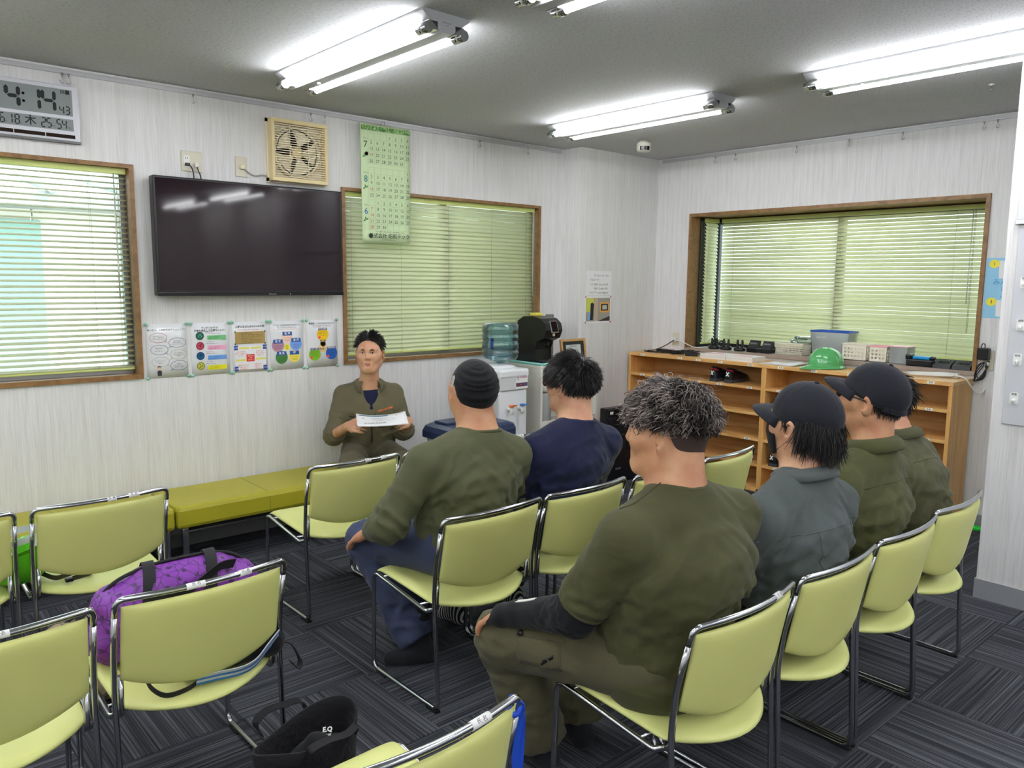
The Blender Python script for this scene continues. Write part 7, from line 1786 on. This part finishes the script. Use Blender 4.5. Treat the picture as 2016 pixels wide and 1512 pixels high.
rng = np.random.RandomState(22); dome('hair', H, SKC, (.084, .103, .098), rim_n, M_hair2, p, 56, 12, None, .94)
R, N = scalp_roots(H, SKC, SKR, 1100, (-PI, PI), deg(-30, 88), rng, 1.06); loc = (R-H.c)@H.R; keep = ~((loc[:, 1] > .05) & (loc[:, 2] < .05)) & ~((np.abs(loc[:, 0]) > .045) & (loc[:, 2] < .012) & (loc[:, 1] > -.03)); R, N, loc = R[keep], N[keep], loc[keep]
flow = R-H.w((0, -.05, .105)); strands('hair_locks', R, comb(H, R, N, flow, .35, rng, .25), rng.uniform(.035, .075, len(R)), M_hair2, p, H, SKC, (.084, .104, .098), .0026, 5, .35, out=.07, seed=14)
# ------------------------------------------------------------------ bags and straps on and around the left chairs
def purple_mat():
    t = NT('purple patterned nylon'); v = t.coords('Object', (1, 1, 1))
    vo = t.n('ShaderNodeTexVoronoi'); vo.inputs['Scale'].default_value = 30; t.l(v, vo.inputs['Vector'])
    ve = t.n('ShaderNodeTexVoronoi', feature='DISTANCE_TO_EDGE'); ve.inputs['Scale'].default_value = 24; t.l(v, ve.inputs['Vector'])
    d1 = t.ramp(vo.outputs['Distance'], [(0, (0, 0, 0)), (.24, (0, 0, 0)), (.27, (1, 1, 1))]); nz = t.noise(v, 60, 2)
    hole = t.ramp(nz, [(.40, (1, 1, 1)), (.44, (0, 0, 0))]); ln = t.ramp(ve.outputs['Distance'], [(0, (0, 0, 0)), (.02, (0, 0, 0)), (.04, (1, 1, 1))])
    m1 = t.n('ShaderNodeMix', data_type='RGBA', blend_type='LIGHTEN'); m1.inputs[0].default_value = .8; t.l(d1, m1.inputs[6]); t.l(hole, m1.inputs[7])
    m2 = t.n('ShaderNodeMix', data_type='RGBA', blend_type='MULTIPLY'); m2.inputs[0].default_value = .75; t.l(m1.outputs[2], m2.inputs[6]); t.l(ln, m2.inputs[7])
    m3 = t.n('ShaderNodeMix', data_type='RGBA'); t.l(m2.outputs[2], m3.inputs[0]); m3.inputs[6].default_value = (*s2l((58, 26, 78)), 1); m3.inputs[7].default_value = (*s2l((124, 48, 158)), 1)
    t.l(m3.outputs[2], t.b.inputs['Base Color']); t.setp(Roughness=.5); t.bump(t.noise(v, 14, 3), .4, .02); return t.m
bg_ = thing('duffel_bag', 'purple patterned duffel bag standing on the lime chair', 'bag', (.775, 2.44, .425), .0); bg_.scale = (.92, .90, .82)
f = Field(); 
f.cone((-.20, 0, .10), (.20, 0, .10), .088, .088, .04, (0, 1, 0), 1.18); f.cone((-.19, 0, .20), (.19, 0, .20), .075, .075, .05, (0, 1, 0), 1.2); f.cone((-.1, 0, .265), (.12, 0, .265), .05, .05, .05, (0, 1, 0), 1.5); f.cone((-.2, 0, .06), (.2, 0, .06), .07, .07, .04, (0, 1, 0), 1.3, clip=((0, 0, .004), (0, 0, -1)))
grow('body', f, .009, purple_mat(), bg_, None, 2, [((-.22, -.03, .12), .16, .007, (0, .2, 1), .04), ((0, -.09, .2), .22, .004, (1, 0, .2), .05)], 3, lambda V: np.maximum(V, np.array([-9, -9, .0])))
mz = mat('black webbing', (22, 22, 26), .7)
mb = MB(); mb.tube(smooth_path([(-.283, .0, .04), (-.290, .0, .12), (-.265, 0, .21), (-.20, 0, .285), (-.1, 0, .318), (.02, 0, .326), (.13, 0, .317), (.20, 0, .285), (.262, 0, .21)], 6), .007, 6); mb.build('zip', mz, bg_)
for s, x0 in ((-1, -.115), (1, .085)):
    mb = MB(); mb.strap(smooth_path([(x0-.02, -.100, .14), (x0-.01, -.098, .22), (x0, -.078, .285), (x0+.012, -.035, .326), (x0+.022, .02, .330), (x0+.03, .075, .29)], 5), (1, 0, 0), .038, .003); mb.build('handle', mz, bg_)
mb = MB(); mb.strap(smooth_path([(-.125, -.10, .25), (-.04, -.125, .235), (.03, -.12, .262), (.10, -.11, .30), (.16, -.085, .29)], 5), (0, -.3, 1), .036, .004); mb.build('grab_strap', mz, bg_)
mb = MB(); mb.tube([(-.275+.010*math.cos(a), -.022, .205+.018*math.sin(a)) for a in [2*PI*k/14 for k in range(14)]], .0022, 5, closed=True); mb.build('zip_pull', M_chrome, bg_)
# black sports bag folded behind it on the seat
sb = thing('sports_bag', 'flat black bag with blue and white striped band under the chair back', 'bag', (.80, 2.160, .404))
f = Field(); f.cone((-.08, .04, .042), (.16, .045, .055), .030, .040, .03, (0, 1, 0), 1.4); f.cone((.14, .03, .08), (.17, .05, .03), .03, .03, .03)
grow('body', f, .008, M_blackt, sb, None, 1, [((0, 0, .04), .15, .005, (1, 0, .2), .03)], 2, lambda V: np.maximum(V, np.array([-9, -9, .002])))
path = smooth_path([(-.085, -.022, .028), (-.03, -.024, .024), (.04, -.030, .020), (.085, -.028, .030), (.125, -.022, .062), (.165, -.012, .09)], 6)
for k, (o_, m_) in enumerate(((-.0135, mat('strap blue', (50, 120, 190), .6)), (-.0045, mat('strap grey', (190, 196, 204), .6)), (.0045, MATS['strap blue']), (.0135, MATS['strap grey']))):
    up = Vector((0, -.45, .9)); mb = MB(); mb.strap([Vector(q)+up*o_ for q in path], up, .0088, .003); mb.build('striped_band', m_, sb)
mb = MB(); mb.strap(smooth_path([(-.06, .0, .02), (-.11, -.02, .012), (-.165, -.015, .010), (-.195, .01, .03), (-.205, .035, .06)], 6), (0, -.3, 1), .016, .003); mb.build('strap', mz, sb)
mb = MB(); mb.strap(smooth_path([(.17, .03, .05), (.215, .02, .03), (.235, .0, -.02), (.215, -.03, -.03), (.19, -.03, .0)], 6), (0, 1, 0), .02, .003); mb.build('strap', mz, sb)
# tan canvas bag on the floor behind the far chair
tb = thing('canvas_bag', 'tan camouflage canvas bag on the floor behind the far left chair', 'bag', (.66, 3.05, 0))
f = Field(); f.cone((-.10, 0, .11), (.12, 0, .11), .10, .10, .04, (0, 1, 0), 1.0); f.cone((-.10, 0, .25), (.12, 0, .25), .075, .07, .05)
camo = NT('tan camouflage'); fcam = camo.noise(camo.coords('Object', (1, 1, 1)), 26, 3, .6, 1.0); camo.l(camo.ramp(fcam, [(.40, s2l((150, 134, 106))), (.50, s2l((184, 170, 140))), (.60, s2l((124, 110, 88)))]), camo.b.inputs['Base Color']); camo.setp(Roughness=.8); camo.bump(fcam, .4, .01)
grow('body', f, .010, camo.m, tb, None, 2, [((0, -.1, .2), .2, .006, (.3, 0, 1), .05)], 4, lambda V: np.maximum(V, np.array([-9, -9, .001])))
mb = MB(); mb.tube(smooth_path([(-.16, 0, .27), (-.05, 0, .345), (.06, 0, .348), (.18, 0, .27)], 6), .006, 6); mb.build('zip', mz, tb)
mb = MB(); mb.strap(smooth_path([(-.05, -.08, .30), (-.04, -.03, .37), (.05, .0, .375), (.07, -.04, .33)], 5), (1, 0, 0), .03, .003); mb.build('handle', mz, tb)
# black tote on the floor
tt = thing('tote_bag', 'open black tote bag on the floor at the bottom edge', 'bag', (.96, 1.955, 0), .25); tt.scale = (.82, .9, .86)
M_tote = cloth('black tote cloth', (24, 24, 27), .1, 300, .3, .85, .5)
f = Field(); P = []
def tp(a, z): w = 1+.12*z/.33; return (.19*w*math.cos(a)*(1+.05*math.sin(3*a)), .10*w*math.sin(a)*(1+.08*math.sin(2*a+1)), z+.018*math.sin(2*a+.6)*(z/.33)**2)
P = [[tp(2*PI*k/40, z) for k in range(40)] for z in (.002, .02, .08, .15, .22, .28, .32)] + [[tuple(Vector(tp(2*PI*k/40, z))*.965+Vector((0, 0, z*.035)) for k in range(40)) for z in (0,)][0]] if False else [[tp(2*PI*k/40, z) for k in range(40)] for z in (.002, .02, .08, .15, .22, .28, .32)]
IN = [[(x*.96, y*.94, z) for (x, y, z) in row] for row in P[::-1]]
mb = MB(); mb.grid(P+IN, closed_u=True); mb._add(P[0], [tuple(reversed(range(40)))]); mb._add([(x*.96, y*.94, .03) for x, y, z in P[1]], [tuple(range(40))]); o = mb.build('body', M_tote, tt, recalc=False)
f = Field(); f.cone((-.08, .0, .14), (.10, .01, .17), .075, .07, .05, (1, 0, 0), 1.2); f.cone((-.10, -.02, .20), (.02, -.02, .24), .045, .05, .04)
grow('contents', f, .010, M_blackt, tt, None, 1, [((0, 0, .2), .2, .008, (1, .4, 0), .05)], 6)
for y in (-.105, .115):
    mb = MB(); mb.strap(smooth_path([(-.10, y, .30), (-.11, y*1.15, .345), (-.05, y*1.3, .355), (.03, y*1.35, .34), (.09, y*1.2, .335), (.10, y, .30)], 5), (0, 1, .4), .026, .003); mb.build('handle', mz, tt)
texts('lettering', [('E.Q', 0, .010, .022, 'CENTER', .001), ('TIME', 0, -.010, .013, 'CENTER', .0006)], M_white, tt, (.055, -.03, .292), (.5, -.85, .2), (.55, .45, .6), .002)
# green helmet lying upturned on the left chair, strap on the next seat, blue lanyard on the nearest chair
hl = helmet('safety_helmet', 'lime green helmet lying upturned on the far left chair', (.475, 3.34, .556), math.radians(180), math.radians(-16), math.radians(-20), mat('lime green shell', (96, 200, 30), .16, coat=.4), 1.0)
mb = MB(); mb.strap([(.10*1.1*math.cos(a), .10*math.sin(a), -.022+.008*math.cos(2*a)) for a in [2*PI*k/30 for k in range(31)]], (0, 0, 1), .024, .002); mb.build('headband', mat('grey headband', (196, 198, 204), .5), hl)
for a in (0, 60, 120):
    c_, s_ = math.cos(math.radians(a)), math.sin(math.radians(a)); mb = MB(); mb.strap([(.108*c_, .1*s_, .01), (.07*c_, .065*s_, .07), (0, 0, .1), (-.07*c_, -.065*s_, .07), (-.108*c_, -.1*s_, .01)], (-s_, c_, 0), .02, .002); mb.build('suspension', MATS['grey headband'], hl)
st = thing('chin_strap', 'dark olive buckled strap lying on the far chair seat', 'strap', (.65, 3.285, .412))
mb = MB(); mb.strap(smooth_path([(-.10, .03, .03), (-.06, -.01, .012), (-.02, .0, .01), (.03, .015, .012), (.065, .0, .014), (.06, -.035, .012), (.02, -.05, .011), (-.01, -.055, .011)], 6), (0, 0, 1), .018, .002); mb.build('band', mat('dark olive webbing', (70, 66, 50), .7), st)
MB().box((-.035, -.068, .002), (-.008, -.045, .016), .003).build('buckle', M_black, st)
ln = thing('blue_lanyard', 'blue strap tied to the right post of the nearest chair', 'strap', (.765+CW, 1.115, 0))
mb = MB(); mb.strap(smooth_path([(-.035, -.012, .712), (-.022, -.014, .722), (-.006, -.016, .716), (.008, -.012, .695), (.010, -.004, .65), (.008, .006, .58), (.012, .008, .50), (.006, .008, .43)], 6), (.75, -.65, 0), .014, .003); mb.build('band', mat('bright blue strap', (30, 80, 205), .6), ln)
mb = MB(); mb.tube([(-.012+.014*math.cos(a), -.010+.006*math.sin(a), .706+.016*math.sin(a)) for a in [2*PI*k/14 for k in range(14)]], .0065, 6, closed=True); mb.build('knot', MATS['bright blue strap'], ln)
mb = MB(); mb.strap(smooth_path([(.0, -.012, .70), (.018, -.002, .67), (.022, .004, .60), (.018, .006, .52)], 6), (.75, -.65, 0), .014, .003); mb.build('band', MATS['bright blue strap'], ln)
